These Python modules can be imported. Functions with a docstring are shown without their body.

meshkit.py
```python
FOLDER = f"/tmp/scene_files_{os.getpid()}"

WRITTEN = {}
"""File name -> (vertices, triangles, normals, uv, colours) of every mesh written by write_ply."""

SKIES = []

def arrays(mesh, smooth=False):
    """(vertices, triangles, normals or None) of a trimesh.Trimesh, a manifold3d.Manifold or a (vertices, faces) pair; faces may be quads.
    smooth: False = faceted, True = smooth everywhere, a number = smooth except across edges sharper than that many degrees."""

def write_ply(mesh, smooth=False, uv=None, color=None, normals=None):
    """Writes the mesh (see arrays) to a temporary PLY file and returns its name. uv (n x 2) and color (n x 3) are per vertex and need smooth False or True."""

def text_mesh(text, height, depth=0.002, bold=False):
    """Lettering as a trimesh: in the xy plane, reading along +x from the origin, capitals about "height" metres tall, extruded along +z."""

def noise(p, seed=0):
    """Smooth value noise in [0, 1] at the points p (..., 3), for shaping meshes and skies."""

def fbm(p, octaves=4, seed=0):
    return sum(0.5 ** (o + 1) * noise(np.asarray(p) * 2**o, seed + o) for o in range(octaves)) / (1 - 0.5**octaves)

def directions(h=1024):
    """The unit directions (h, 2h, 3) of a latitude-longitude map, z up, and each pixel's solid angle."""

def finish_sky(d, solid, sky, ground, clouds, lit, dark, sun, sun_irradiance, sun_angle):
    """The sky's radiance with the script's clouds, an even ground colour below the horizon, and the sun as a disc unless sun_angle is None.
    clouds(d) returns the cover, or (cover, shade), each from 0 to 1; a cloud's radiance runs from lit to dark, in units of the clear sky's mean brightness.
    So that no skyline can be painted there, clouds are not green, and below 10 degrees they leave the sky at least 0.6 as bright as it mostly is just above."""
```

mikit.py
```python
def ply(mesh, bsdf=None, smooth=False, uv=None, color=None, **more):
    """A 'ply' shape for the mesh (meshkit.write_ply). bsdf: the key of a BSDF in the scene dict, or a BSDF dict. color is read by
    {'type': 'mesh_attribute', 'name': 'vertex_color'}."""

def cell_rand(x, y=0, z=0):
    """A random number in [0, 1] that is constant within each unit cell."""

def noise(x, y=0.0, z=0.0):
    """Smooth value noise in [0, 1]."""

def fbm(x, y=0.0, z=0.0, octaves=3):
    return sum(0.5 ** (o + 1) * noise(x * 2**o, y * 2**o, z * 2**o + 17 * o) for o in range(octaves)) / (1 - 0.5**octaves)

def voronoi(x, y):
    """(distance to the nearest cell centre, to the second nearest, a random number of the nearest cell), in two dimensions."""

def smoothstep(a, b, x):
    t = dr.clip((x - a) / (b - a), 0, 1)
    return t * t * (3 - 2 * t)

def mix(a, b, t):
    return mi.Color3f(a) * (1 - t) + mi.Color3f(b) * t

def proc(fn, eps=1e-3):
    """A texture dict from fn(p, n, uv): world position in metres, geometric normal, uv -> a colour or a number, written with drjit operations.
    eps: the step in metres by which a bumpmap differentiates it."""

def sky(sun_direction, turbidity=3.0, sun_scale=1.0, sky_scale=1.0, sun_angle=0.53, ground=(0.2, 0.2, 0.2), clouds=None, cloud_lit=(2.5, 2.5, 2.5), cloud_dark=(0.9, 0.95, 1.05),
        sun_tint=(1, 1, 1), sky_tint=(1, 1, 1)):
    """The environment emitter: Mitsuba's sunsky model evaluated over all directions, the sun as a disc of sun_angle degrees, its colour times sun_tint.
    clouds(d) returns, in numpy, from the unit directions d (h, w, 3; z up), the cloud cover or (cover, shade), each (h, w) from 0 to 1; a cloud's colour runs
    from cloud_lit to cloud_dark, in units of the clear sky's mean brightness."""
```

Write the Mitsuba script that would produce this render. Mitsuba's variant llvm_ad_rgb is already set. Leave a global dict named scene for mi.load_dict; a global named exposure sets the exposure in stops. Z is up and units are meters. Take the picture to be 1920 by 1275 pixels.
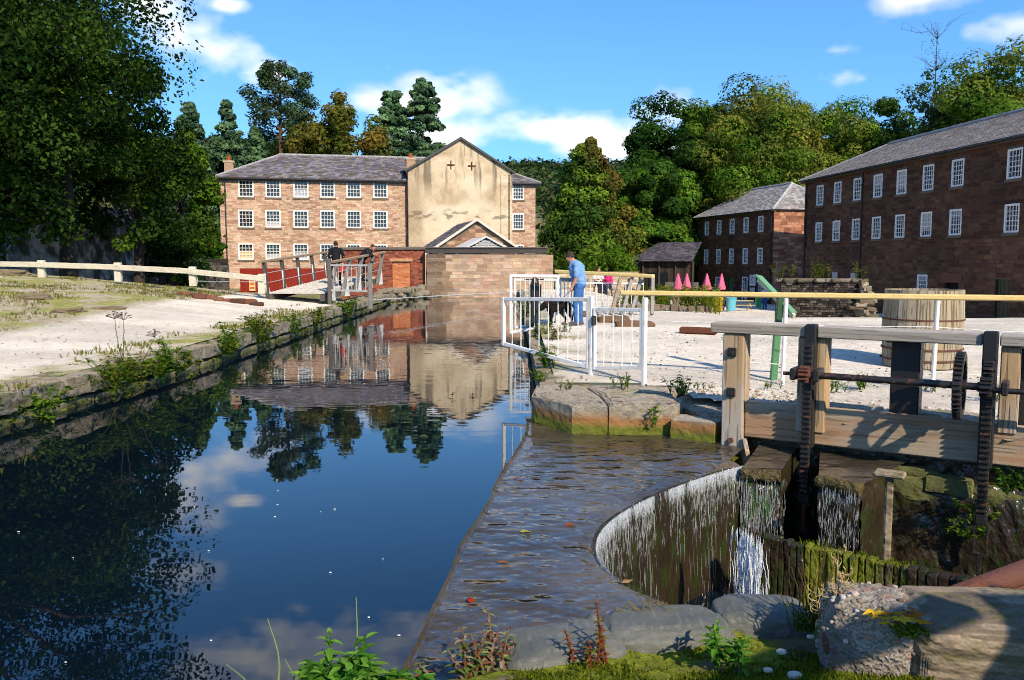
import math, numpy as np, trimesh, mitsuba as mi, mikit, meshkit
import manifold3d as m3
from shapely.geometry import Polygon, Point, LineString
from shapely.prepared import prep
T = mi.ScalarTransform4f
scene, labels = {}, {}

# ------------------------------------------------------------------ camera, sky, exposure
FPX, HZ = 1598.0, 487.0                      # focal length and horizon of the 1920 x 1275 photograph
TH = math.atan((637.5 - HZ) / FPX)           # the camera looks down by this much
CZ = 2.0                                     # eye height above the pond (z = 0 is the water)
EYE = np.array([0, 0, CZ])
FW, UPV = np.array([0, math.cos(TH), -math.sin(TH)]), np.array([0, math.sin(TH), math.cos(TH)])
scene['camera'] = {'type': 'perspective', 'fov': 2 * math.degrees(math.atan(960 / FPX)), 'fov_axis': 'x', 'near_clip': 0.05, 'far_clip': 3000.0,
    'to_world': T().look_at(origin=[0, 0, CZ], target=[0, float(FW[1]), float(CZ + FW[2])], up=[0, 0, 1])}
exposure = 2.1
SAZ, SEL = math.radians(25), math.radians(33)
SUN = np.array([math.sin(SAZ) * math.cos(SEL), -math.cos(SAZ) * math.cos(SEL), math.sin(SEL)])

# cumulus: (azimuth, elevation, half widths, strength) in degrees, plus scattered cloud everywhere else
CLOUDS = [(-6.8, 10.4, 5.0, 1.9, 1.5), (-4.0, 7.6, 3.6, 1.9, 1.15), (4.0, 8.2, 7.6, 1.3, 1.3), (10.0, 9.4, 2.4, 1.5, 1.25), (7, 7.4, 6, 1.5, 1.3), (-18.6, 12.6, 3.0, 1.9, 1.0), (-22.5, 15.2, 4.5, 2.6, 1.0), (-18, 15.3, 1.8, .7, .9), (-16, 11.3, 2.6, 1.2, .8), (-20.5, 13.6, 3, 2.4, .85),
    (24.6, 15.3, 3.8, 1.5, 1.3), (27.5, 16.3, 3.6, 1.3, 1.2), (20.5, 12.6, 2.4, .55, .66), (21.0, 11.0, 2.8, .9, .68), (29.5, 12.4, 3.2, 1.4, .95), (-14, 25, 16, 4.0, .85), (5, 26, 9, 3, .6), (-22, 19, 4, 3, .6)]
def clouds(d):
    az, el = np.degrees(np.arctan2(d[..., 0], d[..., 1])), np.degrees(np.arcsin(np.clip(d[..., 2], -1, 1)))
    q = np.stack([az * .20, el * .42, 0 * az], -1)
    n = meshkit.fbm(q, 6, 3) - .5
    n2 = meshkit.fbm(q * 3.1 + 9, 5, 8) - .5
    mask = np.zeros_like(az)
    for a, e, wa, we, s in CLOUDS:
        r2 = ((az - a) / wa) ** 2 + ((el - e) / np.where(el < e, we * .8, we)) ** 2
        mask = np.maximum(mask, s * np.exp(-r2 * 1.1))
    p3 = meshkit.fbm(d * 3.2 + 4, 5, 21)
    far = np.clip((np.abs(az) - 38) / 12, 0, 1)
    mask = np.maximum(mask, far * np.clip((p3 - .47) * 5, 0, 1) * .8)
    mask = np.maximum(mask, np.clip((el - 30) / 10, 0, 1) * np.clip((p3 - .53) * 5, 0, 1) * .7)
    cover = np.clip((mask * 1.0 + n * 1.5 + n2 * .8 - .50) * 1.3, 0, 1) * np.clip(mask * 4 - .4, 0, 1)
    cover = cover ** 1.15 * .95
    shade = np.clip(.22 + (meshkit.fbm(np.stack([az * .16 + .15, el * .30 - .35, 0 * az], -1), 4, 3) - .5) * 1.6 + n2 * .4, 0, 1) * .8
    return cover, shade
scene['sky'] = mikit.sky(SUN, turbidity=2.6, sky_scale=1.03, clouds=clouds, cloud_lit=(3.3, 3.25, 3.2), cloud_dark=(1.7, 1.85, 2.1), sky_tint=(.66, 1.12, 1.62), sun_tint=(.95, 1.02, 1.14), ground=(.12, .13, .09))

# ------------------------------------------------------------------ surveying helpers: from the photograph to places in the world
def ray(px, py):
    return FW + np.array([1, 0, 0]) * ((px - 960) / FPX) + UPV * ((637.5 - py) / FPX)
def at(px, py, Y):                            # the point seen there at distance Y
    d = ray(px, py); return EYE + d * (Y / d[1])
def gz(px, py, z):                            # the point seen there at height z
    d = ray(px, py); return EYE + d * ((z - CZ) / d[2])
def hit(px, py, P, N):
    d = ray(px, py); P, N = np.asarray(P, float), np.asarray(N, float)
    return EYE + d * (np.dot(P - EYE, N) / np.dot(d, N))
def V(*a): return np.array(a, float)
def unit(a): a = np.asarray(a, float); return a / np.linalg.norm(a)
def lin(h, k=1.0):                            # '#rrggbb' -> linear
    c = np.array([int(h[i:i + 2], 16) for i in (1, 3, 5)]) / 255
    return np.where(c < .04045, c / 12.92, ((c + .055) / 1.055) ** 2.4) * k
def sm(a, b, x):
    t = np.clip((np.asarray(x, float) - a) / (b - a), 0, 1); return t * t * (3 - 2 * t)
RNG = np.random.default_rng

# ------------------------------------------------------------------ mesh builder with a colour per vertex
class MB:
    def __init__(s): s.v, s.f, s.c, s.n = [], [], [], 0
    def add(s, v, f, c=(.5, .5, .5)):
        v, f = np.asarray(v, float), np.asarray(f, int)
        if f.shape[1] == 4: f = np.vstack([f[:, [0, 1, 2]], f[:, [0, 2, 3]]])
        c = np.asarray(c, float)
        s.v.append(v); s.f.append(f + s.n); s.c.append(np.broadcast_to(c, v.shape) if c.ndim == 1 else c); s.n += len(v); return s
    def tm(s, m, c=(.5, .5, .5)): return s.add(m.vertices, m.faces, c)
    def arr(s): return np.vstack(s.v), np.vstack(s.f), np.vstack(s.c)
    def box(s, P, U, W, Z, c=(.5, .5, .5)):   # a corner and three edges
        v, f = boxes([P], [U], [W], [Z]); return s.add(v, f, c)
    def cbox(s, C, size, c=(.5, .5, .5), rz=0., bev=0.):  # centre, size, turn about z
        sx, sy, sz = size; k, q = math.cos(rz), math.sin(rz)
        U, W, Z = V(k, q, 0) * sx, V(-q, k, 0) * sy, V(0, 0, sz)
        if bev: return s.bevel(V(*C) - U / 2 - W / 2 - Z / 2, U, W, Z, bev, c)
        return s.box(V(*C) - U / 2 - W / 2 - Z / 2, U, W, Z, c)
    def bevel(s, P, U, W, Z, b, c=(.5, .5, .5)):
        v, f = bevelbox(P, U, W, Z, b); return s.add(v, f, c)
    def beam(s, p0, p1, w, h, c=(.5, .5, .5), up=(0, 0, 1), bev=0.):
        p0, p1 = V(*p0), V(*p1); d = p1 - p0; u = unit(d); r = unit(np.cross(u, up)); t = np.cross(r, u)
        P = p0 - r * w / 2 - t * h / 2
        if bev: return s.bevel(P, d, r * w, t * h, bev, c)
        return s.box(P, d, r * w, t * h, c)
    def tube(s, pts, r, c=(.5, .5, .5), sides=6, cap=True):
        v, f = tube(pts, r, sides, cap); return s.add(v, f, c)
    def tri(s): return sum(map(len, s.f))
BOXF = np.array([[0, 2, 3, 1], [4, 5, 7, 6], [0, 1, 5, 4], [2, 6, 7, 3], [0, 4, 6, 2], [1, 3, 7, 5]])
def boxes(P, U, W, Z):
    P, U, W, Z = (np.asarray(a, float) for a in (P, U, W, Z)); n = len(P)
    U, W, Z = (np.broadcast_to(a, (n, 3)) for a in (U, W, Z))
    k = np.array([[i, j, l] for i in (0, 1) for j in (0, 1) for l in (0, 1)], float)
    v = P[:, None] + k[None, :, :1] * U[:, None] + k[None, :, 1:2] * W[:, None] + k[None, :, 2:] * Z[:, None]
    f = BOXF[None] + (np.arange(n) * 8)[:, None, None]
    flip = np.einsum('ij,ij->i', np.cross(U, W), Z) < 0
    f = np.where(flip[:, None, None], f[:, :, ::-1], f)
    return v.reshape(-1, 3), f.reshape(-1, 4)
_bev = {}
def bevelbox(P, U, W, Z, b):
    L = [np.linalg.norm(a) for a in (U, W, Z)]; b = min(b, min(L) * .45)
    pts, lab = [], []
    for i in (0, 1):
        for j in (0, 1):
            for k in (0, 1):
                for ax in range(3):
                    q = [i, j, k]; o = []
                    for a in range(3):
                        e = (1 if q[a] == 0 else -1) * (0 if a == ax else b / L[a]); o.append(q[a] + e)
                    pts.append(o)
    pts = np.array(pts)
    if 'f' not in _bev:
        ref = np.array([[i + (0 if ax == 0 else .1 * (1 - 2 * i)), j + (0 if ax == 1 else .1 * (1 - 2 * j)), l + (0 if ax == 2 else .1 * (1 - 2 * l))]
            for i in (0, 1) for j in (0, 1) for l in (0, 1) for ax in range(3)])
        h = trimesh.convex.convex_hull(ref)
        ix = [int(np.argmin(np.linalg.norm(ref - p, axis=1))) for p in h.vertices]
        _bev['f'] = np.array(ix)[h.faces]
    f = _bev['f']
    if np.dot(np.cross(U, W), Z) < 0: f = f[:, ::-1]
    return P + pts[:, :1] * U + pts[:, 1:2] * W + pts[:, 2:] * Z, f
def tube(pts, r, sides=6, cap=True):
    p = np.asarray(pts, float); n = len(p); r = np.broadcast_to(np.asarray(r, float), (n,))
    t = np.gradient(p, axis=0); t /= np.linalg.norm(t, axis=1, keepdims=True) + 1e-12
    a = np.cross(t, np.where(np.abs(t[:, 2:]) < .9, [0, 0, 1.], [1., 0, 0])); a /= np.linalg.norm(a, axis=1, keepdims=True) + 1e-12
    b = np.cross(t, a); g = np.arange(sides) * 2 * np.pi / sides
    v = (p[:, None] + r[:, None, None] * (np.cos(g)[None, :, None] * a[:, None] + np.sin(g)[None, :, None] * b[:, None])).reshape(-1, 3)
    i, j = np.meshgrid(np.arange(n - 1), np.arange(sides), indexing='ij')
    q = np.stack([i * sides + j, i * sides + (j + 1) % sides, (i + 1) * sides + (j + 1) % sides, (i + 1) * sides + j], -1).reshape(-1, 4)
    f = np.vstack([q[:, [0, 1, 2]], q[:, [0, 2, 3]]])
    if cap:
        k = np.arange(1, sides - 1)
        f = np.vstack([f, np.stack([k * 0, k + 1, k], 1), (n - 1) * sides + np.stack([k * 0, k, k + 1], 1)])
    return v, f
def hullmesh(pts): h = trimesh.convex.convex_hull(np.asarray(pts, float)); return h.vertices, h.faces
def lathe(profile, c, sides=24):               # (radius, z) pairs about a vertical axis at c
    pr = np.asarray(profile, float); g = np.arange(sides) * 2 * np.pi / sides
    v = np.stack([pr[:, :1] * np.cos(g), pr[:, :1] * np.sin(g), np.broadcast_to(pr[:, 1:], (len(pr), sides))], -1).reshape(-1, 3) + V(*c)
    i, j = np.meshgrid(np.arange(len(pr) - 1), np.arange(sides), indexing='ij')
    return v, np.stack([i * sides + j, i * sides + (j + 1) % sides, (i + 1) * sides + (j + 1) % sides, (i + 1) * sides + j], -1).reshape(-1, 4)
def spline(pts, n):
    from scipy.interpolate import CubicSpline
    p = np.asarray(pts, float); s = np.r_[0, np.cumsum(np.linalg.norm(np.diff(p, axis=0), axis=1))]
    return CubicSpline(s, p)(np.linspace(0, s[-1], n))
def stonemesh(c, size, seed, rough=.12, sub=2, square=.5, rz=0.):   # a rounded uneven stone
    m = trimesh.creation.icosphere(subdivisions=sub); d = m.vertices.copy()
    q = np.sign(d) * np.abs(d) ** (1 - square * .75); q /= np.abs(q).max()
    q = q * (1 + rough * 2 * (meshkit.fbm(d * 1.7 + seed * 3.7, 3, seed) - .5)[:, None])
    v = q * np.asarray(size) / 2; k, s = math.cos(rz), math.sin(rz)
    v = np.stack([v[:, 0] * k - v[:, 1] * s, v[:, 0] * s + v[:, 1] * k, v[:, 2]], 1)
    return v + V(*c), m.faces

# ------------------------------------------------------------------ entries of the scene and their labels
_used = {}
def newkey(k):
    n = _used.get(k, 0); _used[k] = n + 1
    return k if n == 0 else f'{k}_{n:03d}'
def thing(name, label=None, cat=None, group=None, kind=None):
    k = newkey(name)
    if label: labels[k] = {'label': label}
    if cat: labels[k]['category'] = cat
    if group: labels[k]['group'] = group
    if kind: labels.setdefault(k, {})['kind'] = kind
    return k
def put(key, mesh, mat='vc', smooth=False, **kw):
    if isinstance(mesh, MB):
        v, f, c = mesh.arr()
        if mat in VCOL and smooth not in (True, False):
            t = trimesh.graph.smooth_shade(trimesh.Trimesh(v, f, process=False), angle=math.radians(smooth), facet_minarea=None)
            from scipy.spatial import cKDTree
            c = c[cKDTree(v).query(t.vertices)[1]]; v, f, smooth = np.array(t.vertices), np.array(t.faces), True
        scene[key] = mikit.ply((v, f), mat, smooth=smooth, color=c if mat in VCOL else None, **kw)
    else:
        scene[key] = mikit.ply(mesh, mat, smooth=smooth, **kw)
    return key
def part(parent, name, mesh, mat='vc', smooth=False, label=None, kind=None, **kw):
    k = newkey(f'{parent}__{name}')
    if label: labels[k] = {'label': label}
    if kind: labels.setdefault(k, {})['kind'] = kind
    return put(k, mesh, mat, smooth, **kw)
def solo(name, mesh, mat, label, cat, group=None, kind=None, smooth=False, **kw):
    return put(thing(name, label, cat, group, kind), mesh, mat, smooth, **kw)
def struct(name, mesh, mat, smooth=False, **kw):
    k = newkey(name); labels[k] = {'kind': 'structure'}; return put(k, mesh, mat, smooth, **kw)
def stuff(name, mesh, mat, label, cat, smooth=False):
    k = newkey(name); labels[k] = {'label': label, 'category': cat, 'kind': 'stuff'}; return put(k, mesh, mat, smooth)

# ------------------------------------------------------------------ materials
import drjit as dr
noise, fbm, mix, sstep, vor = mikit.noise, mikit.fbm, mikit.mix, mikit.smoothstep, mikit.voronoi
VCOL = {'vc', 'vcs', 'vcm', 'leaf', 'needle'}
ATT = {'type': 'mesh_attribute', 'name': 'vertex_color'}
def two(b): return {'type': 'twosided', 'bsdf': b}
def bump(b, fn, scale=1.0, eps=2e-3): return {'type': 'bumpmap', 'arbitrary': mikit.proc(fn, eps), 'bsdf': b, 'scale': scale}
scene['vc'] = two({'type': 'principled', 'base_color': ATT, 'roughness': .85, 'specular': .3})
scene['vcs'] = two(bump({'type': 'principled', 'base_color': ATT, 'roughness': .9, 'specular': .25}, lambda p, n, uv: fbm(p.x * 22, p.y * 22, p.z * 22, 3) * .022 + noise(p.x * 5, p.y * 5, p.z * 5) * .03))
scene['vcm'] = two({'type': 'principled', 'base_color': ATT, 'roughness': .38, 'specular': .5})
scene['leaf'] = {'type': 'principledthin', 'base_color': ATT, 'roughness': .5, 'diff_trans': .7, 'spec_trans': 0.0, 'eta': 1.35}
scene['needle'] = two({'type': 'principled', 'base_color': ATT, 'roughness': .7, 'specular': .3})
# ------------------------------------------------------------------ procedural materials of the setting
def diff(fn, rough=.9, spec=.2): return {'type': 'principled', 'base_color': mikit.proc(fn), 'roughness': rough, 'specular': spec}
def ground_col(p, n, uv):
    x, y = p.x, p.y
    big, mid, fine = fbm(x * .35, y * .35, 0., 3), fbm(x * 1.7, y * 1.7, 3., 3), fbm(x * 9, y * 9, 5., 3)
    grit = noise(x * 45, y * 45, 1.)
    gravel = mix((.42, .375, .315), (.53, .485, .415), .35 * mid + .65 * sstep(.2, .8, fine)) * (.90 + .17 * grit)
    gravel = gravel * (.84 + .26 * sstep(.3, .7, fbm(x * .22, y * .8, 9., 3)))
    gravel = mix(gravel, (.30, .265, .20), sstep(.60, .76, mid) * .22)
    soil = mix((.20, .155, .10), (.40, .35, .27), fine) * (.75 + .4 * grit)
    grass = mix((.115, .135, .035), (.30, .28, .10), fine) * (.7 + .5 * grit)
    # the left bank: a gravel path that bends towards the footbridge
    ce = -8.5 + .0 * y
    wob = (mid - .5) * 1.0 + (big - .5) * .9
    hw = 1.55 + .3 * sstep(22., 30., y)
    path = 1 - sstep(hw - .35, hw + .35, dr.abs(x - ce + wob * .5))
    path = dr.maximum(path, sstep(26., 28., y) * sstep(-10.4, -9.6, x) * (1 - sstep(33., 34., y)))
    bank = mix(soil, grass, sstep(.42, .60, mid * .55 + big * .45))
    edge = sstep(-8.2, -6.8, x)
    bank = mix(bank, mix(mix(soil, gravel, .45), grass, sstep(.40, .62, mid * .6 + big * .4)), edge)
    left = mix(bank, gravel, path)
    # the right yard: gravel, with weeds and stones along its edge
    rim = 1 - sstep(.15, 1.2, (x - 2.42) * .541 + (y - 9.2) * .841 - .3 + wob * .3)
    right = mix(gravel, mix(soil, gravel, .5), rim * .8)
    right = mix(right, mix(soil, grass, .5), (1 - sstep(.9, 1.8, x + wob * .8)) * sstep(.4, .6, mid))
    right = mix(right, grass * .8, sstep(60., 66., y + wob) * (1 - sstep(2., 12., x)))
    right = mix(right, mix(soil, grass, .7) * .6, sstep(88., 96., y))
    far = mix(soil, grass, sstep(.3, .6, mid))
    g = dr.select(x > -2.5, right, left)
    return mix(g, far * .6, sstep(34., 38., y) * (1 - sstep(-3., -1., x)))
scene['ground_mat'] = two(bump(diff(ground_col, .95, .15), lambda p, n, uv: fbm(p.x * 12, p.y * 12, 2., 3) * .02 + noise(p.x * 50, p.y * 50, 0.) * .005))
def stone_col(p, n, uv):
    a, b, c = fbm(p.x * 2.2, p.y * 2.2, p.z * 2.2, 4), fbm(p.x * 14, p.y * 14, p.z * 14, 3), noise(p.x * 60, p.y * 60, p.z * 60)
    col = mix((.17, .145, .11), (.40, .35, .275), a * .6 + b * .4) * (.75 + .45 * c)
    col = mix(col, (.10, .09, .075), sstep(.58, .75, b) * .6)
    moss = mix((.05, .085, .012), (.16, .18, .02), b)
    rustc = mix((.22, .085, .02), (.30, .16, .05), b)
    z = p.z + (a - .5) * .16
    side = 1 - sstep(.5, .8, n.z)
    col = mix(col, rustc, side * (1 - sstep(.13, .25, z)) * sstep(.35, .6, a + b * .3) * .9)
    col = mix(col, moss, (1 - sstep(.04, .13, z)) * .9)
    return mix(col, moss * .9, sstep(.58, .72, a) * sstep(.5, .9, n.z) * .55)
STONE_B = lambda p, n, uv: fbm(p.x * 9, p.y * 9, p.z * 9, 4) * .05 + noise(p.x * 60, p.y * 60, p.z * 60) * .006
scene['quay_stone'] = two(bump(diff(stone_col), STONE_B))
def bank_col(p, n, uv):
    a, b, c = fbm(p.x * 2.2, p.y * 2.2, p.z * 2.2, 4), fbm(p.x * 12, p.y * 12, p.z * 12, 3), noise(p.x * 50, p.y * 50, p.z * 50)
    col = mix((.14, .115, .082), (.40, .335, .25), a * .6 + b * .4) * (.7 + .5 * c)
    col = mix(col, (.05, .042, .03), sstep(.52, .74, b) * .65)
    col = mix(col, mix((.035, .05, .01), (.11, .12, .02), b), (1 - sstep(.0, .12, p.z + (a - .5) * .3)) * .8)
    return mix(col, (.05, .065, .018), sstep(.50, .66, a) * .75)
scene['bank_stone'] = two(bump(diff(bank_col), STONE_B))
def wet_col(p, n, uv):                        # wet mossy masonry behind the falls
    a, b = fbm(p.x * 2.5, p.y * 2.5, p.z * 1.2, 3), fbm(p.x * 14, p.y * 14, p.z * 5, 3)
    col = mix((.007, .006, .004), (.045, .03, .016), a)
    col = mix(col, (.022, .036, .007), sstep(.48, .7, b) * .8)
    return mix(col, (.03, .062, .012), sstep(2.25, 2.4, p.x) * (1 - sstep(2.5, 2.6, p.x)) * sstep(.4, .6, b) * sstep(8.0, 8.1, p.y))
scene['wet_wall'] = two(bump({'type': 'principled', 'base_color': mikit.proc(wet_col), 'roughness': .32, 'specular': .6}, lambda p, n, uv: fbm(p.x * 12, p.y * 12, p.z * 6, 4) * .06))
scene['fall_wall'] = two(bump({'type': 'principled', 'base_color': mikit.proc(wet_col), 'roughness': .16, 'specular': .9}, lambda p, n, uv: noise(p.x * 75, p.y * 75, p.z * 5) * .016 + noise(p.x * 30, p.y * 30, p.z * 9) * .02 + fbm(p.x * 8, p.y * 8, p.z * 4, 2) * .03))
def moss_col(p, n, uv):
    a, b, c = fbm(p.x * 3, p.y * 3, p.z * 3, 3), fbm(p.x * 18, p.y * 18, p.z * 18, 3), noise(p.x * 90, p.y * 90, p.z * 90)
    col = mix((.07, .095, .008), (.20, .22, .02), b) * (.6 + .7 * c)
    return mix(col, mix((.07, .05, .03), (.17, .13, .08), b), sstep(.52, .68, a))
scene['moss'] = two(bump(diff(moss_col), lambda p, n, uv: fbm(p.x * 30, p.y * 30, p.z * 30, 4) * .05))
EV = unit(V(.84, -.54, 0))
NV = V(EV[1], -EV[0], 0)
def wood(a, b, c, dark, streak=1.0, axis='e'):
    def fn(p, n, uv):
        s = p.x * float(EV[0]) + p.y * float(EV[1]); w = p.x * float(NV[0]) + p.y * float(NV[1])
        l, u, q = (s, w, p.z) if axis == 'e' else (p.z, s, w)
        g = fbm(l * 1.5, u * 30, q * 30, 4); h = fbm(l * .9 + 7, u * 7, q * 7, 3)
        col = mix(mix(a, b, g), c, sstep(.45, .7, h) * .7)
        crack = sstep(.62, .70, noise(l * 2.5 + 3, u * 55 + q * 0, q * 55))
        col = mix(col, dark, crack * .75 * streak)
        return mix(col, dark, sstep(.60, .78, fbm(l * 3.0, u * 10 + 5, q * 10, 3)) * streak * .7)
    return two(bump(diff(fn, .8, .25), lambda p, n, uv: fn(p, n, uv).x * .03))
scene['grey_wood'] = wood((.24, .215, .19), (.36, .33, .295), (.30, .26, .21), (.09, .08, .07), .5)
scene['beam_wood'] = wood((.25, .19, .13), (.41, .34, .25), (.34, .17, .08), (.10, .075, .055), .6)
scene['post_wood'] = wood((.30, .20, .105), (.47, .33, .19), (.36, .36, .35), (.10, .075, .05), .7, 'z')
def slate_cap(p, n, uv):
    return mix((.10, .10, .11), (.2, .19, .2), fbm(p.x * 3, p.y * 3, p.z * 3, 3))
def render_col(p, n, uv):                     # lime render: patchy, with dirt running down from the verges
    a, b = fbm(p.x * .55, p.y * .2, p.z * .55, 4), fbm(p.x * 3.5, p.y * 1., p.z * 2.2, 3)
    run = fbm(p.x * 2.6, 1., p.z * .22, 4)
    col = mix((.41, .31, .20), (.62, .50, .355), sstep(.25, .75, a * .65 + b * .35))
    col = mix(col, (.66, .57, .43), sstep(.55, .72, fbm(p.x * .3 + 5, 2., p.z * .4, 3)) * .7)
    col = mix(col, (.085, .07, .05), sstep(.50, .70, run) * sstep(6.2, 9.6, p.z) * .75)
    band = 1 - sstep(0.15, .55, dr.abs(p.z - 5.75 - (b - .5) * .8))
    col = mix(col, (.11, .085, .06), band * sstep(.45, .6, fbm(p.x * 1.5, 0., p.z * 3, 3)) * .7)
    return mix(col, (.2, .15, .1), (1 - sstep(-7.9, -7.2, p.x)) * .35)
scene['render'] = two(bump(diff(render_col), lambda p, n, uv: fbm(p.x * 6, p.y * 6, p.z * 6, 3) * .04))
def rock_col(p, n, uv):
    a, b = fbm(p.x * .6, p.y * .6, p.z * .35, 4), fbm(p.x * 4, p.y * 4, p.z * 2.2, 4)
    col = mix((.05, .045, .038), (.42, .39, .35), sstep(.32, .72, a * .5 + b * .5))
    return mix(col, (.03, .04, .015), sstep(.5, .62, fbm(p.x * 1.3, p.y * 1.3, p.z * .8 + 4, 3)) * .85)
scene['cliff_mat'] = two(bump(diff(rock_col), lambda p, n, uv: fbm(p.x * 2.5, p.y * 2.5, p.z * 1.6, 4) * .35, 1.0, .01))
def lump_col(p, n, uv):                       # old concrete full of pale pebbles
    a, b, c = fbm(p.x * 5, p.y * 5, p.z * 5, 3), noise(p.x * 95, p.y * 95, p.z * 95), fbm(p.x * 180, p.y * 120, p.z * 120, 2)
    col = mix((.16, .138, .118), (.30, .265, .23), sstep(.35, .62, b * .4 + c * .6))
    col = mix(col, (.30, .17, .12), sstep(.72, .8, noise(p.x * 31 + 4, p.y * 31, p.z * 31)) * .7)
    return mix(col, (.13, .12, .10), sstep(.5, .68, a) * .6)
scene['lump_mat'] = two(bump(diff(lump_col), lambda p, n, uv: sstep(.3, .65, noise(p.x * 95, p.y * 95, p.z * 95)) * .006 + fbm(p.x * 12, p.y * 12, p.z * 12, 4) * .06))
def slab_col(p, n, uv):
    a, b, c = fbm(p.x * 2.5, p.y * 5, p.z * 8, 4), fbm(p.x * 14, p.y * 20, p.z * 20, 3), noise(p.x * 90, p.y * 90, p.z * 90)
    col = mix((.13, .10, .068), (.38, .30, .215), a * .7 + b * .3) * (.75 + .4 * c)
    col = mix(col, (.05, .042, .03), sstep(.52, .6, fbm(p.x * 3, p.y * 6, p.z * 22, 3)) * .6)
    return mix(col, (.10, .095, .03), sstep(.56, .7, b) * .6)
scene['slab_mat'] = two(bump(diff(slab_col), lambda p, n, uv: fbm(p.x * 8, p.y * 12, p.z * 14, 4) * .06))
def bag_col(p, n, uv):
    a, b = fbm(p.x * 4, p.y * 4, p.z * 4, 3), fbm(p.x * 40, p.y * 40, p.z * 40, 2)
    col = mix((.075, .08, .07), (.15, .152, .135), a * .7 + b * .3)
    return mix(col, (.33, .33, .30), sstep(.60, .80, noise(p.x * 60, p.y * 16, p.z * 60)) * .15)
scene['bag_mat'] = two(bump(diff(bag_col, .65, .35), lambda p, n, uv: fbm(p.x * 7, p.y * 7, p.z * 7, 3) * .04 + noise(p.x * 120, p.y * 120, p.z * 120) * .0025))
def rust_col(p, n, uv):
    a, b = fbm(p.x * 6, p.y * 6, p.z * 6, 3), fbm(p.x * 40, p.y * 40, p.z * 40, 3)
    return mix(mix((.06, .022, .013), (.17, .062, .035), b), (.12, .05, .035), sstep(.4, .7, a))
scene['rust'] = two(bump({'type': 'principled', 'base_color': mikit.proc(rust_col), 'roughness': .75, 'specular': .3}, lambda p, n, uv: fbm(p.x * 50, p.y * 50, p.z * 50, 3) * .008))
def iron_col(p, n, uv):
    b = fbm(p.x * 30, p.y * 30, p.z * 30, 3)
    return mix((.014, .013, .013), (.10, .04, .018), sstep(.55, .8, b))
scene['iron'] = two({'type': 'principled', 'base_color': mikit.proc(iron_col), 'roughness': .42, 'specular': .6})
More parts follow.
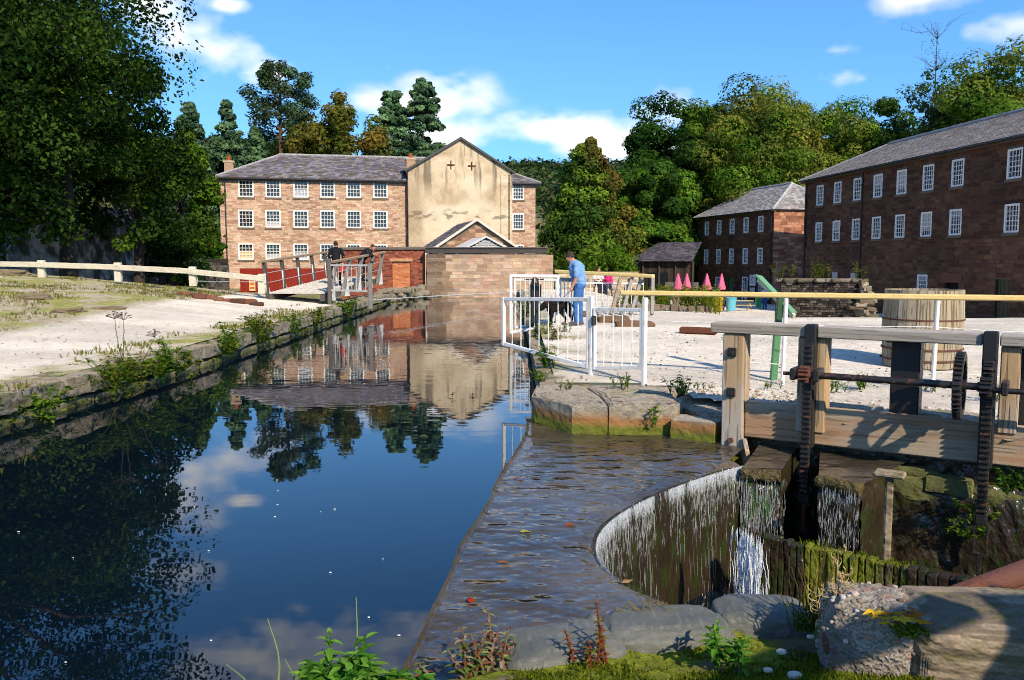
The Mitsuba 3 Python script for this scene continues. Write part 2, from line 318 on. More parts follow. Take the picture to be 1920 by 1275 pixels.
scene['black_paint'] = two({'type': 'principled', 'base_color': {'type': 'rgb', 'value': [.012, .012, .013]}, 'roughness': .45, 'specular': .5})
def white_col(p, n, uv):
    b = fbm(p.x * 8, p.y * 8, p.z * 8, 3)
    return mix(mix((.80, .79, .76), (.68, .66, .62), b), (.38, .28, .2), sstep(.70, .80, noise(p.x * 22, p.y * 22, p.z * 12)) * .35)
scene['white_paint'] = two({'type': 'principled', 'base_color': mikit.proc(white_col), 'roughness': .4, 'specular': .5})
scene['pane_glass'] = two({'type': 'principled', 'base_color': {'type': 'rgb', 'value': [.028, .03, .038]}, 'roughness': .06, 'specular': .6})
# water: opaque and murky below, a clear mirror above
def water(body, wave, eps=4e-3, ior=1.55): return two(bump({'type': 'plastic', 'diffuse_reflectance': body, 'int_ior': ior, 'nonlinear': True}, wave, 1.0, eps))
def calm(p, n, uv):
    amp = .10 + .42 * sstep(6., 18., p.y)
    amp = amp * (.35 + 1.3 * sstep(.35, .65, fbm(p.x * .25, p.y * .12, 0., 3)))
    return (fbm(p.x * 1.6, p.y * 3.6, 0., 3) * .0022 + noise(p.x * 5, p.y * 14, 3.) * .00055) * amp
scene['pond_mat'] = water({'type': 'rgb', 'value': [.006, .018, .034]}, calm)
def flow(p, n, uv):
    wx = fbm(p.x * 1.3, p.y * 1.3, 1., 2) * 1.6
    w = fbm(p.x * 4.2 + wx, p.y * 6.5 - wx, 0., 2)
    return (w * .024 + noise(p.x * 13 + wx, p.y * 19, 5.) * .0066 + noise(p.x * 34, p.y * 48, 2.) * .0016) * (.45 + 1.1 * fbm(p.x * .9, p.y * 1.3, 4., 2))
def apron_col(p, n, uv):
    a, b = fbm(p.x * 1.4, p.y * 2.0, 2., 3), fbm(p.x * 22, p.y * 30, 4., 3)
    col = mix((.09, .073, .056), (.235, .19, .145), sstep(.25, .75, a * .6 + b * .4))
    return mix(col, (.045, .055, .018), sstep(.5, .7, b) * .4)
scene['apron_mat'] = water(mikit.proc(apron_col), flow, 4e-3, 1.36)
scene['froth'] = two({'type': 'principled', 'base_color': {'type': 'rgb', 'value': [.78, .82, .86]}, 'roughness': .25, 'specular': .6})
scene['fall_water'] = {'type': 'principledthin', 'base_color': {'type': 'rgb', 'value': [.82, .86, .9]}, 'roughness': .3, 'diff_trans': .6, 'spec_trans': .35, 'eta': 1.33}

# ------------------------------------------------------------------ the ground: one sheet, with the pond and the sluice pit left open
A0 = V(2.42, 9.2, 0)                           # foot of the first sluice post
RIM = spline([(2.29, 8.40), (1.93, 8.08), (1.38, 7.50), (.90, 6.85), (.60, 6.15), (.60, 5.5), (.82, 5.05), (1.18, 4.72), (1.75, 4.42), (2.6, 4.25)], 80)
WATERHOLE = Polygon([(-6.45, -12), (-6.45, 9), (-6.1, 15), (-6.05, 30.5), (-5.9, 46.2), (.6, 46.2), (.5, 11.35), (1.7, 11.38), (2.22, 11.05), (2.3, 10.25), (2.55, 9.85)] + [tuple((A0 - NV * .12 + EV * t)[:2]) for t in (.1, 4, 9)] + [(12, 4), (12, -12)])
def terrain(x, y):
    x, y = np.broadcast_arrays(np.asarray(x, float), np.asarray(y, float))
    wl = sm(-2.5, -1.5, x)
    left = .41 + .078 * np.clip(-6.9 - x, 0, 14) * sm(9, 27, y) + .18 * np.exp(-((x + 13) / 5) ** 2 - ((y - 23) / 3.5) ** 2) + .012 * np.clip(-6.9 - x, 0, 10)
    left = left * (1 - sm(33, 40, y)) + (-.35) * sm(33, 40, y)
    yard = np.interp(y, [9, 12, 19, 22, 46, 75, 95, 140, 200, 420], [.33, .36, .55, .5, -1.35, -2.0, -1.5, 6, 16, 40])
    bank = np.interp(y, [9, 12, 19, 46, 50, 75, 95, 140, 200, 420], [.33, .36, .5, .42, -.2, -1.4, -1.4, 6, 16, 40])
    k = sm(3.5, 9.0, x); right = bank * (1 - k) + yard * k
    z = left * (1 - wl) + right * wl
    hill = np.interp(y, [0, 80, 100, 150, 420], [0, 0, .6, 8, 45])
    z = np.where(y > 80, z * (1 - sm(80, 95, y)) + (hill - 1.2) * sm(80, 95, y), z)
    z = z + 10 * sm(60, 110, -x) + 9 * sm(46, 100, x) * sm(30, 60, y) + .05 * (meshkit.fbm(np.stack([x * .5, y * .5, x * 0], -1), 3, 2) - .5)
    z = z + .10 * (meshkit.fbm(np.stack([x * 1.6, y * 1.6, x * 0], -1), 3, 12) - .5) * sm(-8, -11, x) * (1 - sm(34, 40, y))
    return z
gx = np.unique(np.round(np.r_[np.linspace(-420, -60, 19), np.linspace(-60, -15, 46), np.arange(-15, 15.01, .2), np.linspace(15, 60, 46), np.linspace(60, 420, 19)], 3))
gy = np.unique(np.round(np.r_[np.linspace(-200, -10, 16), np.linspace(-10, 3, 14), np.arange(3, 48.01, .2), np.linspace(48, 120, 73), np.linspace(120, 460, 35)], 3))
X, Y = np.meshgrid(gx, gy, indexing='ij')
i, j = np.meshgrid(np.arange(len(gx) - 1), np.arange(len(gy) - 1), indexing='ij')
cx, cy = (gx[:-1] + gx[1:]) / 2, (gy[:-1] + gy[1:]) / 2
import shapely
keep = ~shapely.contains_xy(WATERHOLE, *np.meshgrid(cx, cy, indexing='ij'))
q = np.stack([i * len(gy) + j, (i + 1) * len(gy) + j, (i + 1) * len(gy) + j + 1, i * len(gy) + j + 1], -1)[keep]
struct('ground', (np.stack([X, Y, terrain(X, Y)], -1).reshape(-1, 3), q), 'ground_mat', True)

# the pond and the shallow apron that spills into the horseshoe
LIP = [V(*gz(px, py, 0)[:2]) for px, py in ((1003, 786), (985, 812), (938, 890), (905, 955), (860, 1030), (820, 1115), (752, 1250))]
LIP[0] = V(.16, 10.75); _l = spline(LIP, 46); LIP = [a + V((meshkit.fbm(V(a[1] * 1.7, 0, 0), 3, 5) - .5) * .045 * min(1, (10.75 - a[1]) / 1.), 0) for a in _l]; LIP.append(LIP[-1] + (LIP[-1] - LIP[-2]) * .6)
pond = [(-6.6, -12), (-6.6, 46.3), (.9, 46.3), (.9, 10.6)] + [tuple(a) for a in LIP] + [(LIP[-1][0] - .4, -12)]
def flat(poly, z): v, f = trimesh.creation.triangulate_polygon(Polygon(poly), engine='earcut'); return np.c_[v, np.full(len(v), z)], f
struct('pond_water', flat(pond, 0.), 'pond_mat')
n2 = np.gradient(RIM, axis=0); n2 = np.stack([n2[:, 1], -n2[:, 0]], 1); n2 /= np.linalg.norm(n2, axis=1, keepdims=True)   # points out of the horseshoe, upstream
if np.dot(n2[40], RIM[40] - V(2.4, 6.5)) < 0: n2 = -n2
outer = RIM + n2 * .13
LIPW = [a + V(.024, 0) for a in LIP]
apron = [tuple(a) for a in LIPW] + [(.5, -.5), (3.4, 3.0), (3.4, 4.05)] + [tuple(a) for a in outer[::-1]] + [(2.62, 9.3), (2.0, 9.85), (.95, 10.0), (.4, 10.8)]
struct('apron_water', flat(apron, -.03), 'apron_mat')
# the thin step of water over the lip, and the dark stone edge below it
m = MB()
for a, b in zip(LIP[:-1], LIP[1:]):
    n = V(1, 0) * .014
    m.add([[*a, .001], [*b, .001], [*(b + n), -.022], [*(a + n), -.022], [*(b + 2 * n), -.028], [*(a + 2 * n), -.028]], [[0, 3, 2, 1], [3, 5, 4, 2]])
struct('lip_water', (m.arr()[0], m.arr()[1]), 'apron_mat')
# ------------------------------------------------------------------ masonry, windows, roofs
NEAR = lambda P: np.linalg.norm(np.asarray(P) - EYE, axis=-1)
def jit(rng, pal, n, s=.16):
    pal = np.asarray(pal); c = pal[rng.integers(0, len(pal), n)]; s = s * .55
    return np.clip(c * (1 + rng.normal(0, s, (n, 1))) * (1 + rng.normal(0, .03, (n, 3))), .006, .9)
def facade(parent, O, U, W, z0, top, holes, ch, bl, pal, mortar, seed, nparts=0, proud=.018, mat='vcs', tone=None, wallname='wall', gap=.014):
    """A wall of coursed stones from O along U; top(u) its height; holes (u0, u1, z0, z1). The stones stand proud of a mortar bed with the openings left out."""
    U = unit(U); N = V(U[1], -U[0], 0); O = V(O[0], O[1], 0); rng = RNG(seed); Z = V(0, 0, 1)
    zmax = max(top(u) for u in np.linspace(0, W, 41))
    us = sorted({0., W, *[h[0] for h in holes], *[h[1] for h in holes], *np.linspace(0, W, 25)}); zs = sorted({z0, *[h[2] for h in holes], *[h[3] for h in holes]})
    bed = MB()
    for a, b in zip(us[:-1], us[1:]):
        ta, tb = top(a), top(b); seq = [z for z in zs if z < min(ta, tb) - .01] + [None]
        for c, d in zip(seq[:-1], seq[1:]):
            mu, mz = (a + b) / 2, (c + (d if d is not None else min(ta, tb))) / 2
            if any(h[0] < mu < h[1] and h[2] < mz < h[3] for h in holes): continue
            bed.add([O + U * a + Z * c, O + U * b + Z * c, O + U * b + Z * (tb if d is None else d), O + U * a + Z * (ta if d is None else d)], [[0, 1, 2, 3]], mortar)
    for h in holes:                          # reveals
        a, b, c, d = h; t = .2
        for p, e in ((O + U * a + Z * c, Z * (d - c)), (O + U * b + Z * c, Z * (d - c)), (O + U * a + Z * c, U * (b - a)), (O + U * a + Z * d, U * (b - a))):
            bed.add([p, p + e, p + e - N * t, p - N * t], [[0, 1, 2, 3]], np.mean(pal, axis=0) * .8)
    part(parent, wallname, bed, 'vc')
    P, L, H = [], [], []
    z = z0
    while z < zmax - .03:
        h = ch * rng.uniform(.85, 1.15); z1 = min(z + h, zmax)
        iv = [(0., W)]
        for k in holes:
            if k[2] < z1 - .02 and k[3] > z + .02:
                iv = [s for a, b in iv for s in ((a, min(b, k[0])), (max(a, k[1]), b)) if s[1] - s[0] > .05]
        for a, b in iv:
            u = a
            while u < b - .04:
                l = bl * rng.uniform(.6, 1.5); l = b - u if b - u - l < bl * .4 else l
                if min(top(u), top(u + l)) >= z1 - .02: P.append((u, z)); L.append(l); H.append(z1 - z)
                u += l
        z = z1
    P, L, H = np.array(P), np.array(L), np.array(H); n = len(P); g = gap
    C = O + U * (P[:, :1] + g / 2) + Z * (P[:, 1:] + g / 2) - N * .03
    pr = rng.uniform(.3, 1.5, n) * proud
    col = jit(rng, pal, n)
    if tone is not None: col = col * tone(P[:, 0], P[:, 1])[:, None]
    D = N * (.03 + pr)[:, None]
    mid = C + U * (L / 2)[:, None]
    order = np.argsort(NEAR(mid)); first = set(order[:nparts].tolist())
    for k in order[:nparts]:
        b = MB(); b.add(*boxes([C[k]], [U * (L[k] - g)], [D[k]], [Z * (H[k] - g)]), c=col[k]); part(parent, wallname + '__stone', b, mat)
    rest = np.array([k for k in range(n) if k not in first])
    if len(rest):
        v, f = boxes(C[rest], U * (L[rest] - g)[:, None], D[rest], Z * (H[rest] - g)[:, None])
        b = MB(); b.add(v, f, np.repeat(col[rest], 8, axis=0)); part(parent, wallname + '__stonework', b, mat, kind='stuff')
    return U, N
def window(parent, O, U, u0, u1, z0, z1, nx, nz, depth=.07, fr=.085, sill=True, sash=True, name='window', glass='pane_glass', bar=.03):
    U = unit(U); N = V(U[1], -U[0], 0); O = V(O[0], O[1], 0); Z = V(0, 0, 1); m = MB(); wh = lin('#f4f2ec', .92)
    B = lambda a, b, c, d, o, t: m.box(O + U * a + Z * c + N * o, U * (b - a), N * t, Z * (d - c), wh)
    B(u0, u0 + fr, z0, z1, -depth, depth + .025); B(u1 - fr, u1, z0, z1, -depth, depth + .025)
    B(u0 + fr, u1 - fr, z0, z0 + fr, -depth, depth + .025); B(u0 + fr, u1 - fr, z1 - fr, z1, -depth, depth + .025)
    a, b, c, d = u0 + fr, u1 - fr, z0 + fr, z1 - fr
    for k in range(1, nx): x = a + (b - a) * k / nx; B(x - bar / 2, x + bar / 2, c, d, -depth, .035)
    for k in range(1, nz):
        z = c + (d - c) * k / nz; t = bar * (1.5 if sash and k == nz // 2 else 1); B(a, b, z - t / 2, z + t / 2, -depth + .002, .035 if k != nz // 2 else .045)
    k = part(parent, name, m, 'vcm')
    p = O - N * (depth + .055 if parent == 'mill' else depth + .02); put(newkey(k + '__pane'), (np.array([p + U * a + Z * c, p + U * b + Z * c, p + U * b + Z * d, p + U * a + Z * d]), np.array([[0, 1, 2, 3]])), glass)
    if sill:
        s = MB(); s.box(O + U * (u0 - .08) + Z * (z0 - .16) + N * .0, U * (u1 - u0 + .16), N * .09, Z * .155, lin('#8d7a66', .6)); part(parent, 'sill', s, 'vcs')
    return k
def slates(parent, a, b, c, d, pal, seed, ch=.28, sl=.36, name='roof', lift=.03):
    """A slope with eaves a-b and top c-d (d over a, c over b), covered in courses of single slates."""
    rng = RNG(seed); a, b, c, d = (V(*p) for p in (a, b, c, d)); N = unit(np.cross(b - a, (c + d) / 2 - a))
    if N[2] < 0: N = -N
    m = MB(); m.add([a, b, c, d], [[0, 1, 2, 3]], np.mean(pal, 0) * .5)
    n = max(2, int(np.linalg.norm((c + d) / 2 - (a + b) / 2) / ch)); P, Uv, Wv, cols = [], [], [], []
    for k in range(n):
        t0, t1 = k / n, (k + 1.12) / n; t1 = min(t1, 1)
        l0, r0, l1, r1 = a + (d - a) * t0, b + (c - b) * t0, a + (d - a) * t1, b + (c - b) * t1
        q = max(1, int(np.linalg.norm(r0 - l0) / sl)); s = (np.arange(q + 1) + (.5 if k % 2 else 0)) / q; s = np.clip(np.r_[0, s], 0, 1); s = np.unique(s)
        for x, y in zip(s[:-1], s[1:]):
            p0, p1, p2, p3 = l0 + (r0 - l0) * x, l0 + (r0 - l0) * (y - .03 / q * 1.2), l1 + (r1 - l1) * (y - .03 / q * 1.2), l1 + (r1 - l1) * x
            e = N * (lift + rng.uniform(0, .014)); base = N * .004
            P.append([p0 + e, p1 + e, p2 + base * 2, p3 + base * 2, p0, p1]); cols.append(jit(rng, pal, 1, .13)[0])
    v = np.array(P).reshape(-1, 3); k = np.arange(len(P))[:, None] * 6
    f = np.concatenate([k + [0, 1, 2, 3], k + [4, 5, 1, 0]]); m.add(v, f, np.repeat(np.array(cols), 6, axis=0))
    return m
def ridge(m, p, q, r=.13, c=None):
    c = lin('#a9a5a5', .6) if c is None else c
    n = max(1, int(np.linalg.norm(V(*q) - V(*p)) / .5)); 
    for k in range(n): m.tube([V(*p) + (V(*q) - V(*p)) * (k + .02) / n, V(*p) + (V(*q) - V(*p)) * (k + .98) / n], r, c * (.9 + .2 * ((k * 7) % 5) / 5), 6)
SLATE = [lin('#78727a', .68), lin('#88818a', .68), lin('#686370', .66), lin('#958d90', .66), lin('#726a5a', .56)]
PINK = [lin('#cfae96', .84), lin('#c6a48a', .84), lin('#d6b8a0', .84), lin('#c09a82', .82), lin('#ccb098', .84), lin('#b79078', .82)]
DARK = [V(.86, .80, .67) * c for c in [lin('#85604e', .58), lin('#785444', .58), lin('#8f6a56', .58), lin('#704e40', .56), lin('#826250', .56)]]
def hiproof(parent, corners, ez, rz, over=.35, seed=1, pal=SLATE, hip=(True, True), hipl=None, caps='#b5b3b6'):
    """Four corners in order front-left, front-right, back-right, back-left."""
    fl, fr, br, bl = (V(*p[:2], 0) for p in corners); U = unit(fr - fl); B = unit(bl - fl); d = np.linalg.norm(bl - fl); hl = d / 2 if hipl is None else hipl
    fl, fr, br, bl = fl - U * over - B * over, fr + U * over - B * over, br + U * over + B * over, bl - U * over + B * over
    z = V(0, 0, 1); E = z * ez; R = z * rz
    rl = (fl + bl) / 2 + U * (hl + over if hip[0] else 0) + R; rr = (fr + br) / 2 - U * (hl + over if hip[1] else 0) + R
    k = None
    for i, (a, b, c, dd) in enumerate(((fl + E, fr + E, rr, rl), (br + E, bl + E, rl, rr), (bl + E, fl + E, rl, rl), (fr + E, br + E, rr, rr))):
        if i == 2 and not hip[0] or i == 3 and not hip[1]: continue
        m = slates(parent, a, b, c, dd, pal, seed + i)
        if i == 0: k = part(parent, 'roof', m, 'vcs')
        else: put(newkey(k + '__slope'), m, 'vcs')
    m = MB(); ridge(m, rl + z * .05, rr + z * .05, c=lin(caps, .7))
    if hip[0]: ridge(m, fl + E, rl, .11, lin(caps, .7)); ridge(m, bl + E, rl, .11, lin(caps, .7))
    if hip[1]: ridge(m, fr + E, rr, .11, lin(caps, .7)); ridge(m, br + E, rr, .11, lin(caps, .7))
    put(newkey(k + '__ridge_caps'), m, 'vcs')
    g = MB(); g.beam(fl + E - z * .06 - B * .05, fr + E - z * .06 - B * .05, .12, .10, lin('#3c3633', .5)); g.beam(fl + E - z * .16 + B * .25, fr + E - z * .16 + B * .25, .2, .14, lin('#6b5a4c', .5)); part(parent, 'gutter', g, 'vcm')
    return k
def pipe(parent, p, q, r=.055, c=None):
    m = MB(); m.tube([p, q], r, lin('#2e2a2a', .5) if c is None else c, 8)
    for t in np.linspace(.1, .9, 5): x = V(*p) + (V(*q) - V(*p)) * t; m.tube([x - V(0, 0, .06), x + V(0, 0, .06)], r * 1.4, lin('#2e2a2a', .5) if c is None else c, 8)
    part(parent, 'drainpipe', m, 'vcm')
def plainwall(parent, p, q, z0, z1, c, name='side_wall'):
    m = MB(); m.add([[*p[:2], z0], [*q[:2], z0], [*q[:2], z1], [*p[:2], z1]], [[0, 1, 2, 3]], c); part(parent, name, m, 'vc')

# ------------------------------------------------------------------ the long pink mill across the end of the pond
mill = thing('mill', 'long three storey pink stone mill with tan rendered gable facing the pond', 'mill')
Pm, Qm = V(-23.75, 70, 0), V(2.05, 75.5, 0); Um = unit(Qm - Pm); Nm = V(Um[1], -Um[0], 0); Wm = np.linalg.norm(Qm - Pm)
mu = lambda px, py: (lambda h: (float(np.dot(h - Pm, Um)), float(h[2])))(hit(px, py, Pm, Nm))
wins, holes = [], []
for ri, (t, b) in enumerate(((337, 369.5), (393.6, 426.2), (456.3, 486.8))):
    for ci, px in enumerate((460.7, 511.7, 563.8, 613.7, 663.0, 713.0)):
        u, zt = mu(px, t + ci * .35); _, zb = mu(px, b + ci * .35); wins.append((u - .60, u + .60, zb, zt))
for t, b in ((345.2, 374.8), (400.3, 430.8), (459, 489)):
    u, zt = mu(971.5, t); _, zb = mu(971.5, b); wins.append((u - .52, u + .52, zb, zt))
gl, gr = mu(764, 420)[0], mu(957, 420)[0]
EZ = 8.65
facade(mill, Pm, Um, Wm, -1.3, lambda u: EZ, wins + [(gl + .3, gr - .3, -1.3, EZ)], .15, .38, PINK, lin('#c5ab92', .66), 11, tone=lambda u, z: .97 + .10 * np.sin(u * .7 + z) * np.sin(z * 1.1 + 1), gap=.012)
for iw, w in enumerate(wins):
    kw = window(mill, Pm, Um, *w, 4, 4, fr=.10, bar=.026)
    if iw in (7, 13, 14, 2, 12, 17): m = MB(); f_ = (.55, .35, .45)[iw % 3]; m.box(Pm + Um * (w[0] + .11) - Nm * .115 + V(0, 0, w[2] + .1), Um * (w[1] - w[0] - .22), Nm * .02, V(0, 0, (w[3] - w[2] - .2) * f_), lin(('#e6c79a', '#c9c6c8', '#b9bdd0')[iw % 3], .7)); put(newkey(kw + '__blind'), m, 'vc')
back = -Nm * 9.0
PmB, QmB = Pm + back, Qm + back
for a, b in ((PmB, Pm), (Qm, QmB), (QmB, PmB)): plainwall(mill, a, b, -1.3, EZ, PINK[1])
hiproof(mill, (Pm, Qm, QmB, PmB), EZ, 11.05, .4, 21)
pipe(mill, Pm + Um * .45 + Nm * .1 + V(0, 0, -1), Pm + Um * .45 + Nm * .1 + V(0, 0, EZ - .1))
# the rendered gable
Gp = Pm + Um * gl + Nm * .75; gw = gr - gl; gez, gaz = 9.55, 12.2
rise = lambda u: gez + (gaz - gez) * (1 - abs(u - gw / 2) / (gw / 2))
m = MB(); Zv = V(0, 0, 1); m.add([Gp + Zv * -1.3, Gp + Um * gw + Zv * -1.3, Gp + Um * gw + Zv * gez, Gp + Um * gw / 2 + Zv * gaz, Gp + Zv * gez], [[0, 1, 2], [0, 2, 4], [4, 2, 3]])
part(mill, 'rendered_gable', (m.arr()[0], m.arr()[1]), 'render', label='tan lime rendered gable end with dark run stains')
facade(mill, Gp - Nm * .75, Nm, .75, -1.3, lambda u: gez - .05, [], .3, .4, DARK, DARK[3], 15, wallname='quoin_wall')
m = MB(); m.box(Gp + Um * gw + Zv * -1.3 - Nm * .75, Nm * .75, -Um * .01, Zv * (gez + 1.3), PINK[0]); part(mill, 'return_wall', m, 'vc')
m = MB(); m.box(Gp + Um * (gw - 1.0) + Zv * -1.3 + Nm * .004, Um * .95, Nm * .10, Zv * (gez + 1.0)); part(mill, 'pilaster', (m.arr()[0], m.arr()[1]), 'render'); m = MB(); m.box(Gp + Um * .02 + Zv * -1.3 + Nm * .004, Um * .55, Nm * .06, Zv * (gez + 1.0)); part(mill, 'pilaster', (m.arr()[0], m.arr()[1]), 'render')
pipe(mill, Gp + Um * (gw - .3) + Nm * .16 + Zv * 2, Gp + Um * (gw - .3) + Nm * .16 + Zv * (gez - .3), .05, lin('#6a5236', .5))
for k, (px, py) in enumerate(((845.5, 309), (884.5, 311))):
    h = hit(px, py, Gp + Nm * .03, Nm); m = MB(); c = lin('#6d3d1c', .6)
    m.box(h - Um * .32 - Zv * .05, Um * .64, Nm * .05, Zv * .10, c); m.box(h - Zv * .34 - Um * .045 + Nm * .003, Um * .09, Nm * .05, Zv * .68, c); part(mill, 'wall_tie', m, 'vcs')
o = .3; ro = -Nm * 6.5
for s, (a, b) in enumerate(((Gp - Um * .25, Gp + Um * gw / 2), (Gp + Um * (gw + .25), Gp + Um * gw / 2))):
    ez_, az_ = Zv * (gez - .1), Zv * (gaz + .1)
    e0, e1, t1, t0 = a + Nm * .22 + ez_, a + ro + ez_, b + ro + az_, b + Nm * .22 + az_
    part(mill, 'gable_roof', slates(mill, *((e1, e0, t0, t1) if s == 0 else (e0, e1, t1, t0)), SLATE, 31 + s), 'vcs')
    m = MB(); m.beam(e0 - Zv * .07, t0 - Zv * .07, .16, .17, lin('#4a443d', .5)); part(mill, 'verge', m, 'vcm')
def chimney(parent, c, w, d, z0, z1, ang, pots, col='#b89a80'):
    m = MB(); m.cbox((c[0], c[1], (z0 + z1) / 2), (w, d, z1 - z0), lin(col, .75), ang); m.cbox((c[0], c[1], z1 - .1), (w + .14, d + .14, .16), lin('#c9b49c', .75), ang)
    k = part(parent, 'chimney', m, 'vcs')
    for i in range(pots):
        p = MB(); p.add(*lathe([(.15, 0), (.17, .05), (.13, .35), (.16, .42), (.12, .42)], (c[0] + (i - (pots - 1) / 2) * .38, c[1], z1 - .03), 12), c=lin('#b5562c', .7)); put(newkey(k + '__pot'), p, 'vc', True)
a1 = math.atan2(Um[1], Um[0])
h = at(430, 330, 71.5); chimney(mill, h, .7, .6, 8.2, 10.15, a1, 1)
h = hit(771, 300, Gp, Nm); chimney(mill, h - Nm * .6, .75, .7, 9.2, 10.55, a1, 1)

# ------------------------------------------------------------------ the low stone building and brick wall that close the pond
Pf, Qf = V(at(800, 500, 46)[0], 46, 0), V(at(1037, 500, 46)[0], 46, 0)
low = thing('pond_house', 'low pinkish stone block wall building with lead parapet rising from far end of pond', 'building')
FR = [lin('#ccac90', .78), lin('#c6a488', .78), lin('#d0b298', .78), lin('#be9a80', .76), lin('#ccb098', .78), lin('#b89c84', .76)]
Wf = Qf[0] - Pf[0]
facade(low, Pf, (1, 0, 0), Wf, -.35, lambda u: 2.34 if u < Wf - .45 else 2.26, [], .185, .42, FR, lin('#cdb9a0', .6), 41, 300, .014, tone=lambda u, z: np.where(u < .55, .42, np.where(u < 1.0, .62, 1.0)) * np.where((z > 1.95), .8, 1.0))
m = MB(); m.box(V(Pf[0] - .05, 45.88, 2.36), V(Wf - .25, 0, 0), V(0, .6, 0), V(0, 0, .25), lin('#5d5654', .6)); m.box(V(Pf[0] - .05, 45.8, 2.615), V(Wf - .25, 0, 0), V(0, .8, 0), V(0, 0, .06), lin('#7a7270', .6)); part(low, 'parapet', m, 'vcs', label='dark lead covered parapet')
plainwall(low, Qf, Qf + V(0, 5, 0), -.3, 2.3, FR[1]); m = MB(); m.add([[Pf[0], 46, 2.3], [Qf[0], 46, 2.3], [Qf[0], 51, 2.3], [Pf[0], 51, 2.3]], [[0, 1, 2, 3]], lin('#6a6462', .5)); part(low, 'flat_roof', m, 'vc')
# small gabled stone house behind it
gh = thing('gable_house', 'small stone gabled house peeping above the parapet in front of the rendered gable', 'house')
ap = at(893, 413, 51.5); gA = unit(V(-.22, .975, 0)); gU = V(gA[1], -gA[0], 0); gz_, hw = ap[2], 3.05
gO = V(ap[0], ap[1], 0) - gU * hw
facade(gh, gO, gU, 2 * hw, .5, lambda u: 2.35 + (gz_ - 2.35) * (1 - abs(u - hw) / hw), [], .24, .5, [lin('#a98468', .75), lin('#8c6a54', .75), lin('#bc9a7c', .75)], lin('#8a7866', .55), 43)
for s in (-1, 1):
    e = gO + gU * hw + gU * s * (hw + .25); ez_ = V(0, 0, 2.2); t = gO + gU * hw + V(0, 0, gz_ + .04); f_ = -gA * .2; b_ = gA * 7
    part(gh, 'roof', slates(gh, *((e + b_ + ez_, e + f_ + ez_, t + f_, t + b_) if s < 0 else (e + f_ + ez_, e + b_ + ez_, t + b_, t + f_)), SLATE, 51 + s), 'vcs')
    m = MB(); m.beam(e + f_ * 1.2 + ez_, t + f_ * 1.2, .1, .14, lin('#d5cabb', .8)); part(gh, 'verge', m, 'vcm')
# the white louvred ventilator
vt = thing('roof_ventilator', 'pale metal gabled roof ventilator with dark louvres on the flat roof', 'ventilator')
c = at(912, 468, 48.2); m = MB(); wv, hv = 1.35, .82; zb = 2.42; wc = lin('#dcdcdc', .8)
fpts = [V(c[0] - wv, 48.2, zb), V(c[0] + wv, 48.2, zb), V(c[0], 48.2, zb + hv)]
for s in (-1, 1):
    m.beam(V(c[0] + s * (wv + .35), 48.1, zb - .05), V(c[0], 48.1, zb + hv + .05), .3, .10, wc)
m.add([fpts[0] + V(-.4, 0, 0), fpts[2] + V(0, 0, .05), fpts[2] + V(-.9, 3, .05), fpts[0] + V(-1.3, 3, 0)], [[0, 1, 2, 3]], wc)
m.add([fpts[1] + V(.4, 0, 0), fpts[2] + V(0, 0, .05), fpts[2] + V(-.9, 3, .05), fpts[1] + V(-.5, 3, 0)], [[0, 1, 2, 3]], wc)
m.add([p + V(0, .12, 0) for p in fpts], [[0, 1, 2]], (.02, .02, .02)); part(vt, 'hood', m, 'vcm')
for k in range(6):
    z = zb + .06 + k * .105; hwid = wv * (1 - (z - zb) / hv) - .12; m = MB(); m.box(V(c[0] - hwid, 48.06, z), V(2 * hwid, 0, 0), V(0, .1, .06), V(0, 0, .022), wc); part(vt, 'slat', m, 'vcm')
# red brick wall with a bricked-up doorway
bw = thing('brick_wall', 'red brick wall with bricked up doorway behind the footbridge', 'wall')
BR = [lin('#a8553c', .8), lin('#8f4532', .8), lin('#b5644a', .8), lin('#7c4034', .75), lin('#9c5a48', .8)]
Pb, Qb = V(at(640, 500, 48)[0], 48, 0), V(at(797, 500, 46.6)[0], 46.6, 0); Wb = np.linalg.norm(Qb - Pb); Ub = unit(Qb - Pb); Nb = V(Ub[1], -Ub[0], 0)
bu = lambda px, py: (lambda h: (float(np.dot(h - Pb, Ub)), float(h[2])))(hit(px, py, Pb, Nb))
d0, zt = bu(735, 490); d1, _ = bu(769.5, 490); _, zb = bu(750, 542)
facade(bw, Pb, Ub, Wb, -.4, lambda u: 2.55, [(d0, d1, zb, zt)], .085, .23, BR, lin('#a98a78', .6), 61, 0, .006, gap=.01)
m = MB(); m.box(Pb + Ub * -.1 + V(0, 0, 2.55) - Nb * .35, Ub * (Wb + .2), Nb * .45, V(0, 0, .10), lin('#8d8078', .6)); m.box(Pb + Ub * -.1 + V(0, 0, 2.65) - Nb * .3, Ub * (Wb + .2), Nb * .33, V(0, 0, .05), lin('#9a8e86', .6)); part(bw, 'coping', m, 'vcs')
m = MB(); m.box(Pb + Ub * (d0 - .12) + V(0, 0, zt), Ub * (d1 - d0 + .24), Nb * .06, V(0, 0, .16), lin('#d8a47a', .8)); part(bw, 'lintel', m, 'vcs')
facade(bw, Pb + Ub * d0 - Nb * .08, Ub, d1 - d0, zb, lambda u: zt, [], .08, .23, [lin('#d97f50', .85), lin('#cc7046', .85), lin('#e08d60', .85)], lin('#e0b890', .7), 62, 0, .006, wallname='infill', gap=.012)
